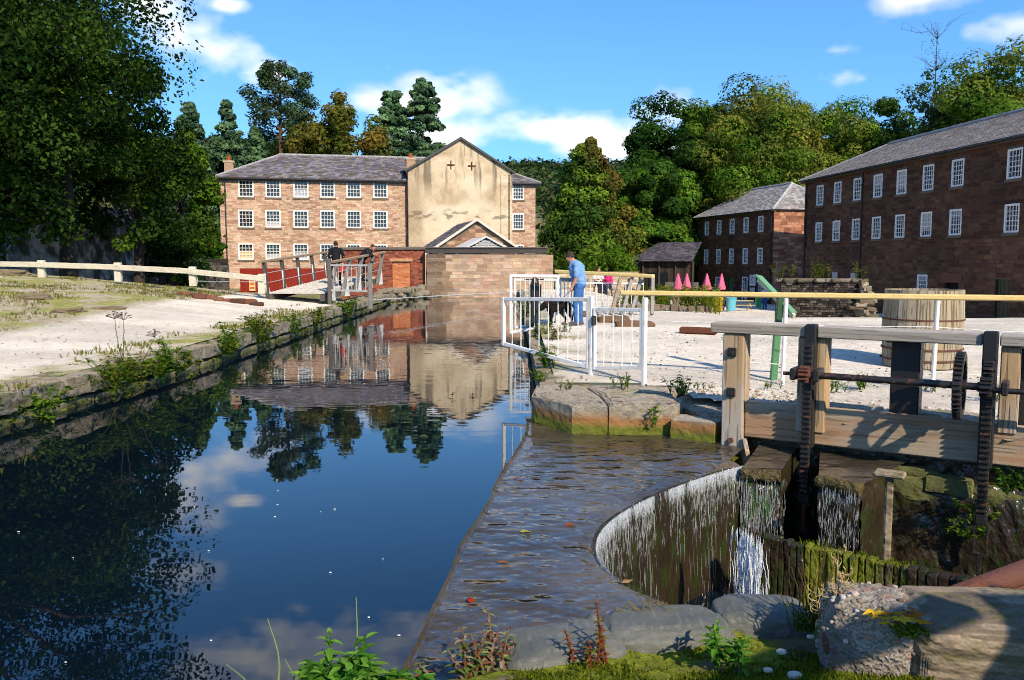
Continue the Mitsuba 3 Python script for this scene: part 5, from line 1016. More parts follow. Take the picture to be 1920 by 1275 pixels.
for q in range(420):
    t = rng.random()
    while .40 < t < .68: t = rng.random()
    P = sl0 + (sl1 - sl0) * t + NV * (.05 + rng.uniform(0, .05)); z1 = rng.uniform(-.6, -.08); L = rng.uniform(.02, .12) * (2 if t < .3 else 1); zz = np.linspace(z1, z1 - L, 4); m.tube(np.c_[P[0] + np.cumsum(rng.normal(0, .003, 4)), np.full(4, P[1]), zz], np.array([.3, 1, 1, .3]) * rng.uniform(.0008, .0024), sides=3, cap=False)
put(thing('drips', 'sparkling drips running down the mossy back wall below the sill', 'water', kind='stuff'), (m.arr()[0], m.arr()[1]), 'fall_water', True)
# the mossy pile wall across the pit
pl0, pl1 = at(1436, 1004, 7.35), at(1805, 1078, 6.35); pz = pl0[2]; pl1[2] = pz
pile = thing('pile_wall', 'mossy wall of upright timber piles crossing the pit below the sluice', 'wall'); d = unit(pl1 - pl0); Np = V(d[1], -d[0], 0); Lp = np.linalg.norm(pl1 - pl0); k = 0; u = 0.
MOSS = [lin('#5d6a18', .4), lin('#6f7a1c', .42), lin('#4a4a20', .35), lin('#7a6a2c', .4), lin('#3a3a22', .3)]; rng = RNG(420)
while u < Lp:
    w = rng.uniform(.05, .085); P = pl0 + d * (u + w / 2) + Np * rng.uniform(-.012, .02); v, f = stoneblock(P + V(0, 0, (ZP - .2 - pz) / 2 + rng.uniform(-.015, .01)), d, -Np, w - .006, .12, pz - ZP + .2, k + 3, .016, .1)
    part(pile, 'board', (v, f), 'pile_moss' if .22 < u / Lp < .74 else 'wet_wall', 40); u += w; k += 1
m = MB(); m.box(pl0 - Np * .12 + V(0, 0, -.36), d * Lp, -Np * .9, V(0, 0, .04)); part(pile, 'shelf', (m.arr()[0], m.arr()[1]), 'wet_wall')
rng = RNG(425); m = MB(); pts = np.array([pl0 + d * Lp * rng.uniform(.2, .8) + Np * rng.uniform(-.1, .06) for _ in range(900)]) + np.stack([rng.normal(0, .01, 900), rng.normal(0, .01, 900), -abs(rng.normal(0, .12, 900))], 1)
grassblades(m, pts, .05, rng, [lin('#7f9a1c', .5), lin('#94a828', .5), lin('#5d7a18', .45)], .005, 1.2); part(pile, 'moss', m, 'leaf', kind='stuff')
# upright post and ledge stones right of the sill
po = thing('stone_post', 'pale slim post standing upright in the pit below the black bracket', 'post'); b0, t0 = at(1662, 1045, 6.9), at(1668, 893, 6.95); m = MB(); m.beam(b0 - V(0, 0, .7), t0, .062, .062, up=(.3, 1, 0), bev=.012); part(po, 'shaft', (m.arr()[0], m.arr()[1]), 'slab_mat', 30)
m = MB(); m.cbox(t0 + V(0, 0, .02), (.24, .16, .045), rz=-.55, bev=.015); part(po, 'cap', (m.arr()[0], m.arr()[1]), 'slab_mat', 30)
lg = ((1712, 912, .34, .24, .20), (1782, 905, .40, .34, .14), (1772, 930, .26, .24, .15), (1872, 937, .46, .30, .19), (1935, 955, .40, .30, .19), (1712, 884, .5, .3, .10))
for k, (px, py, l, w, h) in enumerate(lg):
    Yd = float((A0 + EV * on(px))[1]) + .13; solo('ledge_stone', stoneblock(at(px, py, Yd) - NV * .02 * k, EV, -NV, l, w, h, 70 + k, .05, .07), 'bank_stone', ('squarish mossy stone right of the slim pit post', 'flat mossy stone under the lower beam', 'small mossy stone in the gap of the ledge', 'long mossy ledge stone right of the second rack', 'last mossy ledge stone at right edge of the view', 'flat stone directly below the black bracket')[k], 'stone', 'mossy ledge stones under the beam', smooth=35)
rng = RNG(430); iv = MB()
for q in range(26): g = at(rng.uniform(1760, 1880), rng.uniform(948, 1015), float((A0 + EV * 2.4)[1]) - .02 - rng.uniform(0, .05)); weed(iv, g, .12, 3, rng, WEED, .045, 1.2, None, .5)
solo('ivy', iv, 'leaf', 'bright green ivy leaves on the wall behind the second rack', 'ivy')
iv = MB()
for q in range(16): g = at(rng.uniform(1870, 1935), rng.uniform(905, 935), 7.35); weed(iv, g, .16, 3, rng, DEEP + WEED[:1], .05, 1., None, .2)
solo('ivy', iv, 'leaf', 'dark fern and ivy on the ledge at right edge under the beam', 'ivy')
m = MB(); m.add(*rough_wall(A0 + EV * 1.55 - NV * .06, A0 + EV * 5 - NV * .06, ZP - .3, -.16, 12, .05)); solo('ledge_wall', (m.arr()[0], m.arr()[1]), 'wet_wall', 'dark wet wall carrying the ledge stones at right', 'wall', smooth=True)

# ------------------------------------------------------------------ the timber sluice frame
sf = thing('sluice_frame', 'weathered timber sluice frame with broad planks and upright posts', 'sluice')
def ebox(s0, s1, o0, o1, z0, z1, mat, name='post', bev=.012, label=None, parent=None):   # along, out towards the water, height
    P = A0 + EV * s0 + NV * o0 + V(0, 0, z0); m = MB(); m.bevel(P, EV * (s1 - s0), NV * (o1 - o0), V(0, 0, z1 - z0), bev); return part(parent or sf, name, (m.arr()[0], m.arr()[1]), mat, label=label)
s = on(1354); ebox(s, s + .235, -.24, .0, -.06, 1.20, 'post_wood', label='grey front post with two black bolts')
for z in (1.0, .56):
    c = A0 + EV * (s + .11) + NV * .012 + V(0, 0, z); m = MB(); m.bevel(c - EV * .05 - V(0, 0, .05), EV * .10, NV * .02, V(0, 0, .10), .008); m.bevel(c - EV * .025 - V(0, 0, .03) + NV * .021, EV * .05, NV * .03, V(0, 0, .05), .006); part(sf, 'bolt', (m.arr()[0], m.arr()[1]), 'iron')
m = MB(); c = A0 + EV * (s + .12) + NV * .004 + V(0, 0, .03); m.add(*tube([c, c + NV * .03], .03, 8)); part(sf, 'bolt', (m.arr()[0], m.arr()[1]), 'rust')
m = MB(); P = A0 + EV * (s + .245); m.beam(P + V(0, 0, .05), P + EV * .14 + NV * .12 + V(0, 0, -.35), .05, .09); part(sf, 'splintered_foot', (m.arr()[0], m.arr()[1]), 'post_wood')
r1 = on(1497); ebox(r1 - .02, r1 + .09, -.26, -.03, .2, 1.20, 'post_wood'); ebox(r1 + .165, r1 + .27, -.26, -.03, .2, 1.20, 'post_wood')
ebox(r1 + .07, r1 + .18, -.05, .075, .05, 1.34, 'black_paint', 'rack_guide', label='black rack guide rising above the top planks')
s3 = on(1662); ebox(s3, s3 + .27, -.50, -.24, .37, 1.20, 'black_paint', 'bracket', label='black painted iron bracket with base plate'); ebox(s3 - .1, s3 + .33, -.52, -.221, .34, .372, 'black_paint', 'base_plate'); ebox(s3 - .06, s3 + .27, -.53, -.23, 1.165, 1.21, 'black_paint', 'top_plate')
r2 = on(1842); ebox(r2 - .005, r2 + .12, -.05, .075, .05, 1.34, 'black_paint', 'rack_guide'); ebox(r2 + .14, r2 + .30, -.26, -.03, .38, 1.20, 'post_wood'); ebox(r2 + .16, r2 + .36, -.5, -.262, .2, 1.17, 'black_paint', 'bracket')
# the cap planks and the deep lower beam
tz0, tz1 = 1.205, 1.315
ebox(on(1332), r1 + .065, -.30, .03, tz0, tz1, 'grey_wood', 'cap_plank', .01); ebox(r1 + .185, r2 - .01, -.30, .03, tz0 - .004, tz1 - .004, 'grey_wood', 'cap_plank', .01); ebox(r2 + .13, r2 + 2.4, -.30, .03, tz0, tz1 - .008, 'grey_wood', 'cap_plank', .01)
ebox(s + .24, r2 + .1, -.21, -.055, .07, .46, 'beam_wood', 'lower_beam', .015, label='deep lower beam with the shadow of the gear wheel'); ebox(r2 + .105, r2 + 2.4, -.205, -.055, .07, .45, 'beam_wood', 'lower_beam', .015)
# racks, shaft and gears
def rack(name, lab, sc, z0, z1, o=.085, w=.085, pitch=.052):
    k = thing(name, lab, 'rack'); ebox(sc - w / 2, sc + w / 2, o, o + .05, z0, z1, 'iron', 'bar', .005, parent=k)
    z = z0 + .02; i = 0
    while z < z1 - .02: ebox(sc - w / 2 - .004, sc + w / 2 + .004, o + .048, o + .085, z, z + pitch * .5, 'iron', 'tooth', .006, parent=k); z += pitch
    return k
c1, c2 = r1 + .125, r2 + .06
k1 = rack('gear_rack', 'black toothed rack hanging at left bay of the sluice', c1, -.42, 1.16); k2 = rack('gear_rack', 'black toothed rack hanging beside the big gear wheel', c2, -.37, .98)
ebox(c1 - .06, c1 + .06, .07, .15, -.52, -.41, 'iron', 'clamp', .01, parent=k1); ebox(c1 - .02, c1 + .02, .09, .13, -.82, -.515, 'rust', 'rod', .004, label='rusty rod', parent=k1)
ebox(c2 - .05, c2 + .05, .07, .15, -.47, -.36, 'iron', 'clamp', .01, parent=k2)
for sgn in (-1, 1): ebox(c2 + sgn * .055 - .012, c2 + sgn * .055 + .012, .09, .13, -.74, -.472, 'iron', 'fork', .004, parent=k2)
ebox(c2 - .07, c2 + .07, .091, .129, -.768, -.742, 'iron', 'crossbar', .004, parent=k2); ebox(c2 - .02, c2 + .02, .09, .13, -1.08, -.77, 'iron', 'rod', .004, parent=k2)
zs = .845; oS = .26
def ecyl(s0, s1, o, z, r, mat, name, parent, sides=16, label=None):
    a, b = A0 + EV * s0 + NV * o + V(0, 0, z), A0 + EV * s1 + NV * o + V(0, 0, z); return part(parent, name, tube([a, b], r, sides), mat, 35, label=label)
def gear(parent, name, sc, o, z, r, w, n, mat='iron', spokes=0, tooth=.035, hub=.05, label=None):
    C_ = A0 + EV * sc + NV * o + V(0, 0, z); g = np.linspace(0, 2 * np.pi, 49); dirs = [NV * math.cos(a) + V(0, 0, math.sin(a)) for a in g]; ri = r * (.80 if spokes else .3); m = MB(); P = []
    for dd in dirs: P += [C_ + dd * r - EV * w / 2, C_ + dd * r + EV * w / 2, C_ + dd * ri + EV * w / 2, C_ + dd * ri - EV * w / 2]
    f = [[a * 4 + b, a * 4 + (b + 1) % 4, a * 4 + 4 + (b + 1) % 4, a * 4 + 4 + b] for a in range(48) for b in range(4)]; m.add(P, f); k = part(parent, name, (m.arr()[0], m.arr()[1]), mat, label=label)
    for q in range(n):
        a = 2 * np.pi * q / n; dd = NV * math.cos(a) + V(0, 0, math.sin(a)); tt = -NV * math.sin(a) + V(0, 0, math.cos(a)); tw = 2 * np.pi * r / n * .5; m = MB(); m.bevel(C_ + dd * (r - .004) - tt * tw / 2 - EV * w / 2, EV * w, tt * tw, dd * tooth, .006); put(newkey(k + '__tooth'), (m.arr()[0], m.arr()[1]), mat)
    for q in range(spokes):
        a = 2 * np.pi * q / spokes + .3; dd = NV * math.cos(a) + V(0, 0, math.sin(a)); m = MB(); m.beam(C_ + dd * hub * .7, C_ + dd * (ri + .01), .045, .03, up=EV); put(newkey(k + '__spoke'), (m.arr()[0], m.arr()[1]), mat)
    put(newkey(k + '__hub'), tube([C_ - EV * (w * .7), C_ + EV * (w * .7)], hub, 14), mat, 35); return k
wg = thing('winding_gear', 'black iron winding shaft with big spoked gear wheel and pinions', 'gear'); sw = on(1812)
ecyl(c1 - .13, r2 + .02, oS, zs, .034, 'iron', 'shaft', wg); ecyl(r2 + .02, r2 + 2.2, oS, zs - .02, .026, 'iron', 'shaft', wg); ecyl(c1 - .21, c1 - .13, oS, zs, .02, 'rust', 'shaft_end', wg)
gear(wg, 'gear_wheel', sw - .03, oS, zs, .29, .075, 40, spokes=6, hub=.06, tooth=.03, label='big spoked gear wheel')
gear(wg, 'pinion', c1, oS, zs, .062, .10, 11, 'rust', tooth=.03, hub=.045, label='small rusty pinion'); gear(wg, 'pinion', c2 - .01, oS, zs, .068, .10, 12, tooth=.03, hub=.045)
for sc in (c1 - .105, c1 + .12, r2 + .2): ebox(sc - .03, sc + .03, oS - .20, oS + .06, zs - .06, zs + .06, 'iron', 'bearing', .012, parent=wg)
gear(wg, 'upper_pinion', c2, .17, zs + .16, .055, .08, 11, tooth=.025, hub=.03)
# ------------------------------------------------------------------ white gates at the water's edge
WH = lin('#f5f3ee', .95)
def gatepanel(key, P, Q, z0a, z0b, z1a, z1b, nb, fr=.05, name='panel'):
    """Frame of flat bar from P to Q (feet differ at each end) with thin round bars."""
    P, Q = V(*P[:2], 0), V(*Q[:2], 0); d = unit(Q - P); Z = V(0, 0, 1); m = MB()
    for a, b in ((P + Z * z0a, P + Z * z1a), (Q + Z * z0b, Q + Z * z1b)): m.beam(a, b, fr, fr * .8, up=d, bev=.006)
    m.beam(P + Z * z1a - Z * fr / 2 + d * fr * .4, Q + Z * z1b - Z * fr / 2 - d * fr * .4, fr * .8, fr, bev=.006); m.beam(P + Z * z0a + Z * fr / 2 + d * fr * .4, Q + Z * z0b + Z * fr / 2 - d * fr * .4, fr * .8, fr, bev=.006)
    part(key, 'frame', (m.arr()[0], m.arr()[1]), 'white_paint')
    for k in range(1, nb + 1):
        t = k / (nb + 1); c = P + (Q - P) * t; a, b = z0a + (z0b - z0a) * t, z1a + (z1b - z1a) * t; part(key, 'bar', tube([c + Z * (a + .01), c + Z * (b - .01)], .0075, 7), 'white_paint', 35)
g1 = thing('metal_gate', 'white metal barrier panel whose sloping foot hangs out over the pond', 'gate')
Pa, Pm_, Pr_ = gz(1108, 702, .36), gz(1207, 716, .36), None
Pl = Pa + unit(Pa - Pm_) * 1.95
zt = lambda px, py, P: float(at(px, py, P[1])[2])
gatepanel(g1, Pl, Pa + unit(Pl - Pa) * .06, zt(949, 648, Pl), zt(1105, 692, Pa), zt(951, 557, Pl), zt(1108, 558, Pa), 8, .058)
g2 = thing('metal_gate', 'white metal gate standing on the quay between two white posts', 'gate')
gatepanel(g2, Pa + unit(Pm_ - Pa) * .07, Pm_ - unit(Pm_ - Pa) * .05, zt(1110, 692, Pa), zt(1204, 693, Pm_), zt(1112, 576, Pa), zt(1204, 578, Pm_), 4, .052)
for P, py, zb in ((Pa, 555, .3), (Pm_, 558, .3)): m = MB(); m.cbox((P[0], P[1], (zt(1108, py, P) + zb) / 2), (.06, .06, zt(1108, py, P) - zb), rz=math.atan2(*(Pm_ - Pa)[1::-1]), bev=.008); part(g2, 'post', (m.arr()[0], m.arr()[1]), 'white_paint')
m = MB(); m.cbox(Pa + V(.03, -.05, .78), (.07, .09, .14), bev=.015); part(g2, 'latch', (m.arr()[0], m.arr()[1]), 'iron')
# the farther white barrier with the black winding post
g3 = thing('metal_gate', 'farther white metal barrier with rail around the black winding post', 'gate')
A_, B_, C_ = at(958, 590, 20.2), at(1047, 590, 19.9), at(1080, 590, 19.5); zg = .46
gatepanel(g3, A_, B_, .25, zg, zt(958, 514, A_), zt(1047, 515, B_), 9, .07); gatepanel(g3, A_ + V(.1, .9, 0), B_ + V(0, .9, 0), .3, zg, zt(958, 520, A_) - .05, zt(1047, 520, B_) - .05, 7, .06)
m = MB(); m.cbox((B_[0], B_[1], zg + .55), (.12, .08, 1.1), bev=.01); part(g3, 'post', (m.arr()[0], m.arr()[1]), 'white_paint')
m = MB(); m.beam(B_ * V(1, 1, 0) + V(.05, 0, zt(1047, 524, B_)), C_ * V(1, 1, 0) + V(.3, 0, zt(1080, 526, C_)), .07, .09); part(g3, 'rail', (m.arr()[0], m.arr()[1]), 'grey_wood')
for k in range(5): P = B_ + (C_ - B_) * (k + .7) / 5; part(g3, 'bar', tube([V(P[0], P[1], zg), V(P[0], P[1], zt(1060, 526, P))], .012, 6), 'white_paint', 35)
wp = thing('winding_post', 'black iron winding post with T handle behind the white barrier', 'winding post'); P = at(1003, 590, 20.5)
m = MB(); m.beam(V(P[0], P[1], .25), V(P[0], P[1], zt(1003, 530, P)), .22, .2, up=(0, 1, 0), bev=.03); m.beam(V(P[0], P[1], zt(1003, 560, P)), V(P[0], P[1], zt(1003, 532, P)), .30, .12, up=(0, 1, 0), bev=.03); part(wp, 'pillar', (m.arr()[0], m.arr()[1]), 'black_paint', 35)
part(wp, 'cap', lathe([(.0, .14), (.05, .12), (.09, .03), (.10, 0), (0, 0)], (P[0], P[1], zt(1003, 530, P)), 12), 'iron', 35); m = MB(); m.beam(V(P[0] - .26, P[1], zt(1003, 524, P)), V(P[0] + .22, P[1], zt(1003, 524, P)), .03, .03); part(wp, 'handle', (m.arr()[0], m.arr()[1]), 'iron')
# yellow topped hand rail behind the sluice
yr = thing('yellow_handrail', 'long yellow topped wooden handrail on thin steel posts behind the sluice', 'handrail'); R0, R1 = V(1.55, 12.15, 1.53), V(6.6, 9.9, 1.545); dR = unit(R1 - R0)
YW = lambda p, n, uv: mix((.62, .42, .13), (.80, .62, .28), fbm(p.x * 2 + p.y * 2, p.y * 20, p.z * 30, 3))
scene['yellow_wood'] = two({'type': 'principled', 'base_color': mikit.proc(YW), 'roughness': .5, 'specular': .4})
m = MB(); m.bevel(R0 - V(0, 0, .035) - V(-dR[1], dR[0], 0) * .04, R1 - R0, V(-dR[1], dR[0], 0) * .085, V(0, 0, .07), .015); part(yr, 'rail', (m.arr()[0], m.arr()[1]), 'yellow_wood')
for px in (1473, 1757): 
    n = V(dR[1], -dR[0], 0); d_ = ray(px, 600); h = EYE + d_ * (np.dot(R0 - EYE, n) / np.dot(d_, n)); m = MB(); m.tube([V(h[0] - .02, h[1], .25), V(h[0], h[1], 1.5)], .027, sides=10); part(yr, 'post', (m.arr()[0], m.arr()[1]), 'white_paint', 35)
for z in (1.17, .62):
    s = np.linspace(.12, 1, 22)[:, None]; p = R0 + (R1 - R0) * s; p[:, 2] = z + .0 * s[:, 0] - .03 * np.sin(s[:, 0] * 9) ** 2; part(yr, 'wire', tube(p, .0065, 5), 'white_paint', 35)
# second footbridge on the right, seen end on: leaning posts and yellow rail
fb2 = thing('far_footbridge', 'far timber railing with yellow top rail and leaning grey posts right of the man', 'railing')
a, b = at(1042, 509, 24.5), at(1226, 518, 22.5); m = MB(); m.beam(a, b, .14, .10, bev=.02); part(fb2, 'rail', (m.arr()[0], m.arr()[1]), 'yellow_wood')
for px, bx in ((1164, 1146), (1185, 1166), (1203, 1182), (1224, 1222)):
    t = at(px, 520, 23.0); q = at(bx, 590, 22.6); m = MB(); m.beam(q, t, .09, .14, up=(0, 1, 0), bev=.01); part(fb2, 'post', (m.arr()[0], m.arr()[1]), 'grey_wood' if px != 1164 else 'beam_wood')
for k in range(12): P = at(1085 + k * 11, 560, 23.6); part(fb2, 'bar', tube([V(P[0], P[1], .2), V(P[0], P[1], zt(1100, 530, P))], .012, 5), 'white_paint', 35)
a, b = at(1082, 530, 23.6), at(1206, 532, 23.6); m = MB(); m.beam(a, b, .03, .04); part(fb2, 'bar', (m.arr()[0], m.arr()[1]), 'white_paint')

# ------------------------------------------------------------------ footbridge on the left with leaning posts
fbk = thing('footbridge', 'wooden footbridge ramp with leaning grey posts and white braces', 'bridge')
S0, S1 = V(-7.75, 30.6, .80), V(-7.05, 38.2, 1.22); dB = unit((S1 - S0) * V(1, 1, 0)); nB = V(dB[1], -dB[0], 0); nplank = 22
DW = lin('#d2cabf', .8)
for k in range(nplank):
    c = S0 + (S1 - S0) * (k + .5) / nplank; m = MB(); m.beam(c - nB * 1.0, c + nB * 1.0, .33, .06, DW * (.92 + .14 * ((k * 5) % 4) / 4)); part(fbk, 'plank', m, 'vcs')
for s in (-1, 1):
    m = MB(); m.beam(S0 + nB * s * .95 - V(0, 0, .16), S1 + nB * s * .95 - V(0, 0, .16), .14, .24, lin('#6f675f', .6)); part(fbk, 'girder', m, 'vcs')
    f0, f1 = S0 + nB * s * 1.12, S1 + nB * s * 1.12; hr = V(0, 0, 1.12); out = nB * s * .22 + dB * .28
    m = MB(); m.beam(f0 + hr + out - dB * .2, f1 + hr + out, .14, .09, lin('#a28a70', .7), bev=.015); part(fbk, 'handrail', m, 'vcs')
    for k in range(5):
        b0 = f0 + (f1 - f0) * (k + .12) / 4.3; m = MB(); m.beam(b0 - V(0, 0, .28), b0 + hr + out - V(0, 0, .05), .10, .13, lin('#5f5852', .6) if s < 0 else lin('#8a847e', .7), up=tuple(nB)); part(fbk, 'post', m, 'vcs')
        zb_ = -.3 if s > 0 else -.02
        m = MB(); m.add(*hullmesh([b0 + nB * s * .05 + V(0, 0, zb_) - dB * .02, b0 + nB * s * .12 + V(0, 0, zb_) + dB * .55, b0 + nB * s * .08 + out * .45 + V(0, 0, zb_ + .72), b0 + nB * s * .10 + V(0, 0, zb_ + .02) + dB * .50, b0 + nB * s * .02 + out * .45 + V(0, 0, zb_ + .70)]), c=lin('#e9e5de', .85)); part(fbk, 'brace', m, 'vcs')
    for z in (.35, .7): m = MB(); m.tube([f0 + V(0, 0, z) + out * z * .8, f1 + V(0, 0, z) + out * z * .8], .012, lin('#c9c6c0', .8), 5); part(fbk, 'wire', m, 'vcm')
bf = thing('bridge_fence', 'light grey steel fence panel between two dark posts at near end of the footbridge', 'fence'); P0_, P1_ = at(618, 530, 30.4), at(694, 530, 29.4)
for P, c, py in ((P0_, '#6b655f', 490), (P1_, '#8d8984', 500)): zz = float(at(600, py, P[1])[2]); m = MB(); m.cbox((P[0], P[1], (zz + .2) / 2 + .1), (.14, .14, zz - .2), lin(c, .7), .1, .015); part(bf, 'post', m, 'vcs')
za, zb = zt(618, 497, P0_), zt(618, 544, P0_)
for z in (za, zb): m = MB(); m.beam(V(*P0_[:2], z), V(*P1_[:2], z), .05, .06, lin('#c9c6c2', .8)); part(bf, 'rail', m, 'vcm')
for k in range(1, 9): P = P0_ + (P1_ - P0_) * k / 9; m = MB(); m.tube([V(P[0], P[1], zb), V(P[0], P[1], za)], .011, lin('#d2cfca', .8), 5); part(bf, 'bar', m, 'vcm')
m = MB(); a, b = at(694, 543, 29.4), at(1038, 543, 44.5); wz = [.95, .95]; p = np.linspace(V(P1_[0], P1_[1], .62), V(2.2, 45.6, .42), 12); m.tube(p, .012, lin('#e8e8e8', .8), 4); solo('cable', m, 'vcm', 'thin pale cable strung along the far end of the pond wall', 'cable')
# ------------------------------------------------------------------ the white post and rail fence on the left
wf = thing('rail_fence', 'low white painted post and rail fence across the left bank', 'fence'); FWD = lin('#ded4bd', .8); pts = []
for px, py in ((-60, 517), (79, 520), (222, 525), (362, 533), (491, 547)):
    Yd = 32.2 - 1.4 * (px + 60) / 550; P = at(px, py, Yd); pts.append(P)
    b = MB(); b.cbox((P[0], P[1], P[2] + .28), (.24, .2, .72), FWD * .98, .05, .02); part(wf, 'post', b, 'vcs')
for k in range(4):
    a, b_ = pts[k], pts[k + 1]; m = MB(); m.beam(a + V(-.12 if k else -1, -.13, .47), b_ + V(.115, -.13, .47), .10, .20, FWD * (.95 + .03 * (k % 2)), bev=.015); part(wf, 'rail', m, 'vcs')
m = MB(); m.tube([at(360, 527, 34), at(500, 529, 33)], .012, lin('#c9ccd2', .8), 4); m.tube([at(370, 532, 34), at(370, 520, 34)], .015, lin('#c9ccd2', .8), 4); solo('cable', m, 'vcm', 'thin wire rail behind the white fence near the red hoarding', 'wire')

# ------------------------------------------------------------------ yard things
br = thing('barrel', 'big wooden tub of weathered staves with rusty hoops in the yard', 'barrel'); P = gz(1757, 690, .42); P[1] += .5; zb = .40; rB, hB = .56, 1.16; ns = 26; hB = zt(1757, 545, P - V(0, .5, 0)) - zb
rng = RNG(500)
for k in range(ns):
    a0, a1 = 2 * np.pi * (k + .03) / ns, 2 * np.pi * (k + .97) / ns; pr = [(rB * .97, 0), (rB * 1.02, .5), (rB * .98, 1.)]
    v = [[P[0] + r * math.cos(a), P[1] + r * math.sin(a), zb + hB * z] for r, z in pr for a in (a0, a1)] + [[P[0] + r * .92 * math.cos(a), P[1] + r * .92 * math.sin(a), zb + hB * z] for r, z in pr for a in (a0, a1)]
    f = [[0, 1, 3, 2], [2, 3, 5, 4], [6, 8, 9, 7], [8, 10, 11, 9], [4, 5, 11, 10], [0, 6, 7, 1], [0, 2, 8, 6], [2, 4, 10, 8], [1, 7, 9, 3], [3, 9, 11, 5]]
    part(br, 'stave', (np.array(v), np.array(f)), 'stave_wood')
scene['stave_wood'] = wood((.24, .19, .125), (.42, .36, .26), (.36, .25, .12), (.10, .08, .055), 1.0, 'z')
for z in (.10, .24, .42, .62): part(br, 'hoop', lathe([(rB * 1.0, -.011), (rB * 1.028, -.011), (rB * 1.028, .011), (rB * 1.0, .011)], (P[0], P[1], zb + hB * z), 40), 'rust', 35)
part(br, 'water', flat([(P[0] + .5 * math.cos(a), P[1] + .5 * math.sin(a)) for a in np.linspace(0, 6.2, 24)], zb + hB * .8), 'pond_mat')
ru_ = thing('ruined_wall', 'low ruined dark rubble wall with weeds growing on top in the yard', 'wall'); a, b = at(1462, 600, 29), at(1612, 600, 28.4); zt0 = float(at(1540, 527, 29)[2]); zb0 = -.45
facade(ru_, V(a[0], 29, 0), V(b[0] - a[0], -.6, 0), b[0] - a[0], zb0, lambda u: zt0 + .06 * math.sin(u * 3), [], .075, .15, [lin('#4f4640', .5), lin('#6b5f54', .55), lin('#3a332f', .45), lin('#7d7264', .55)], lin('#2e2825', .4), 45, 0, .05)
m = MB(); m.box(V(a[0], 29.06, zb0), V(b[0] - a[0], -.6, 0), V(0, .5, 0), V(0, 0, zt0 - zb0 - .05), lin('#6b6054', .5)); part(ru_, 'core', m, 'vcs')
rng = RNG(510)
for k in range(34):
    t = k / 33; zz = zb0 + (zt0 + .05 - zb0) * t; w = (.85 - .45 * t) * rng.uniform(.8, 1.15); m = MB(); w *= .62; m.add(*stoneblock(V(b[0] + (.32 if k % 2 else -.12) * (1.2 - t) + rng.normal(0, .07), 28.3 + rng.normal(0, .09), zz), unit(V(1, rng.normal(0, .25), 0)), unit(V(-rng.normal(0, .25), 1, 0)), w * rng.uniform(.6, 1.1), .45, rng.uniform(.09, .17), k, .07, .16), c=jit(rng, [lin('#b5a58c', .65), lin('#9a8a74', .6), lin('#857660', .55)], 1)[0]); part(ru_, 'end_stone', m, 'vcs', 40)
for k in range(22):
    t = rng.random(); m = MB(); m.add(*stonemesh(V(a[0] + (b[0] - a[0]) * t, 29.0 - .6 * t + rng.normal(.15, .1), zt0 + .03), (rng.uniform(.25, .5), .35, .14), k + 50, .16, 1, .7), c=jit(rng, [lin('#9a8e7a', .6), lin('#7a6f60', .55)], 1)[0]); part(ru_, 'cap_stone', m, 'vcs', 40)
for px, n, lab in ((1476, 5, 'yellow green weeds on the left end of the ruined wall'), (1542, 9, 'taller flowering weeds on the middle of the ruined wall'), (1605, 3, 'small weeds near the right end of the ruined wall')):
    P = at(px, 522, 28.8); plant('wall_weed', lab, 'plant', [V(P[0] + RNG(px + k).normal(0, .22), 28.95, zt0 + .08) for k in range(n)], .55, 4, FERN + DRY[:1], .09, .6, None, None, px)
# green post with its slanting green plank
gp = thing('green_post', 'green painted post carrying a slanting green plank', 'post'); P = gz(1450, 705, .4); GREEN_LIT = lin('#5f9c68', .62); GREEN_SHADE = lin('#2f5f3a', .6)  # sun and shadow put into the post: paler green below, darker above
m = MB(); t = V(P[0] + .1, P[1] + .1, 1.62); t = at(1464, 548, P[1] + .05); m.beam(P - V(0, 0, .1), t, .085, .08, GREEN_SHADE, up=(0, 1, 0), bev=.006)
m2 = MB(); q = P + (t - P) * .50; m2.beam(P - V(0, 0, .09), q, .088, .083, GREEN_LIT, up=(0, 1, 0), bev=.006); part(gp, 'shaft', m, 'vcm'); part(gp, 'lower_shaft', m2, 'vcm', label='lower half of the post coloured paler green as if sunlit')
a, b = at(1422, 517, P[1] + .55), at(1488, 586, P[1] - .1); m = MB(); m.beam(a, b, .14, .03, lin('#7db382', .65), up=(.5, -.6, .6), bev=.006); part(gp, 'plank', m, 'vcm', label='slanting pale green plank')
m = MB(); m.beam(a + V(.0, -.02, -.055), b + V(.0, -.02, -.055), .05, .06, lin('#d9d4bc', .8)); part(gp, 'edge_strip', m, 'vcm')
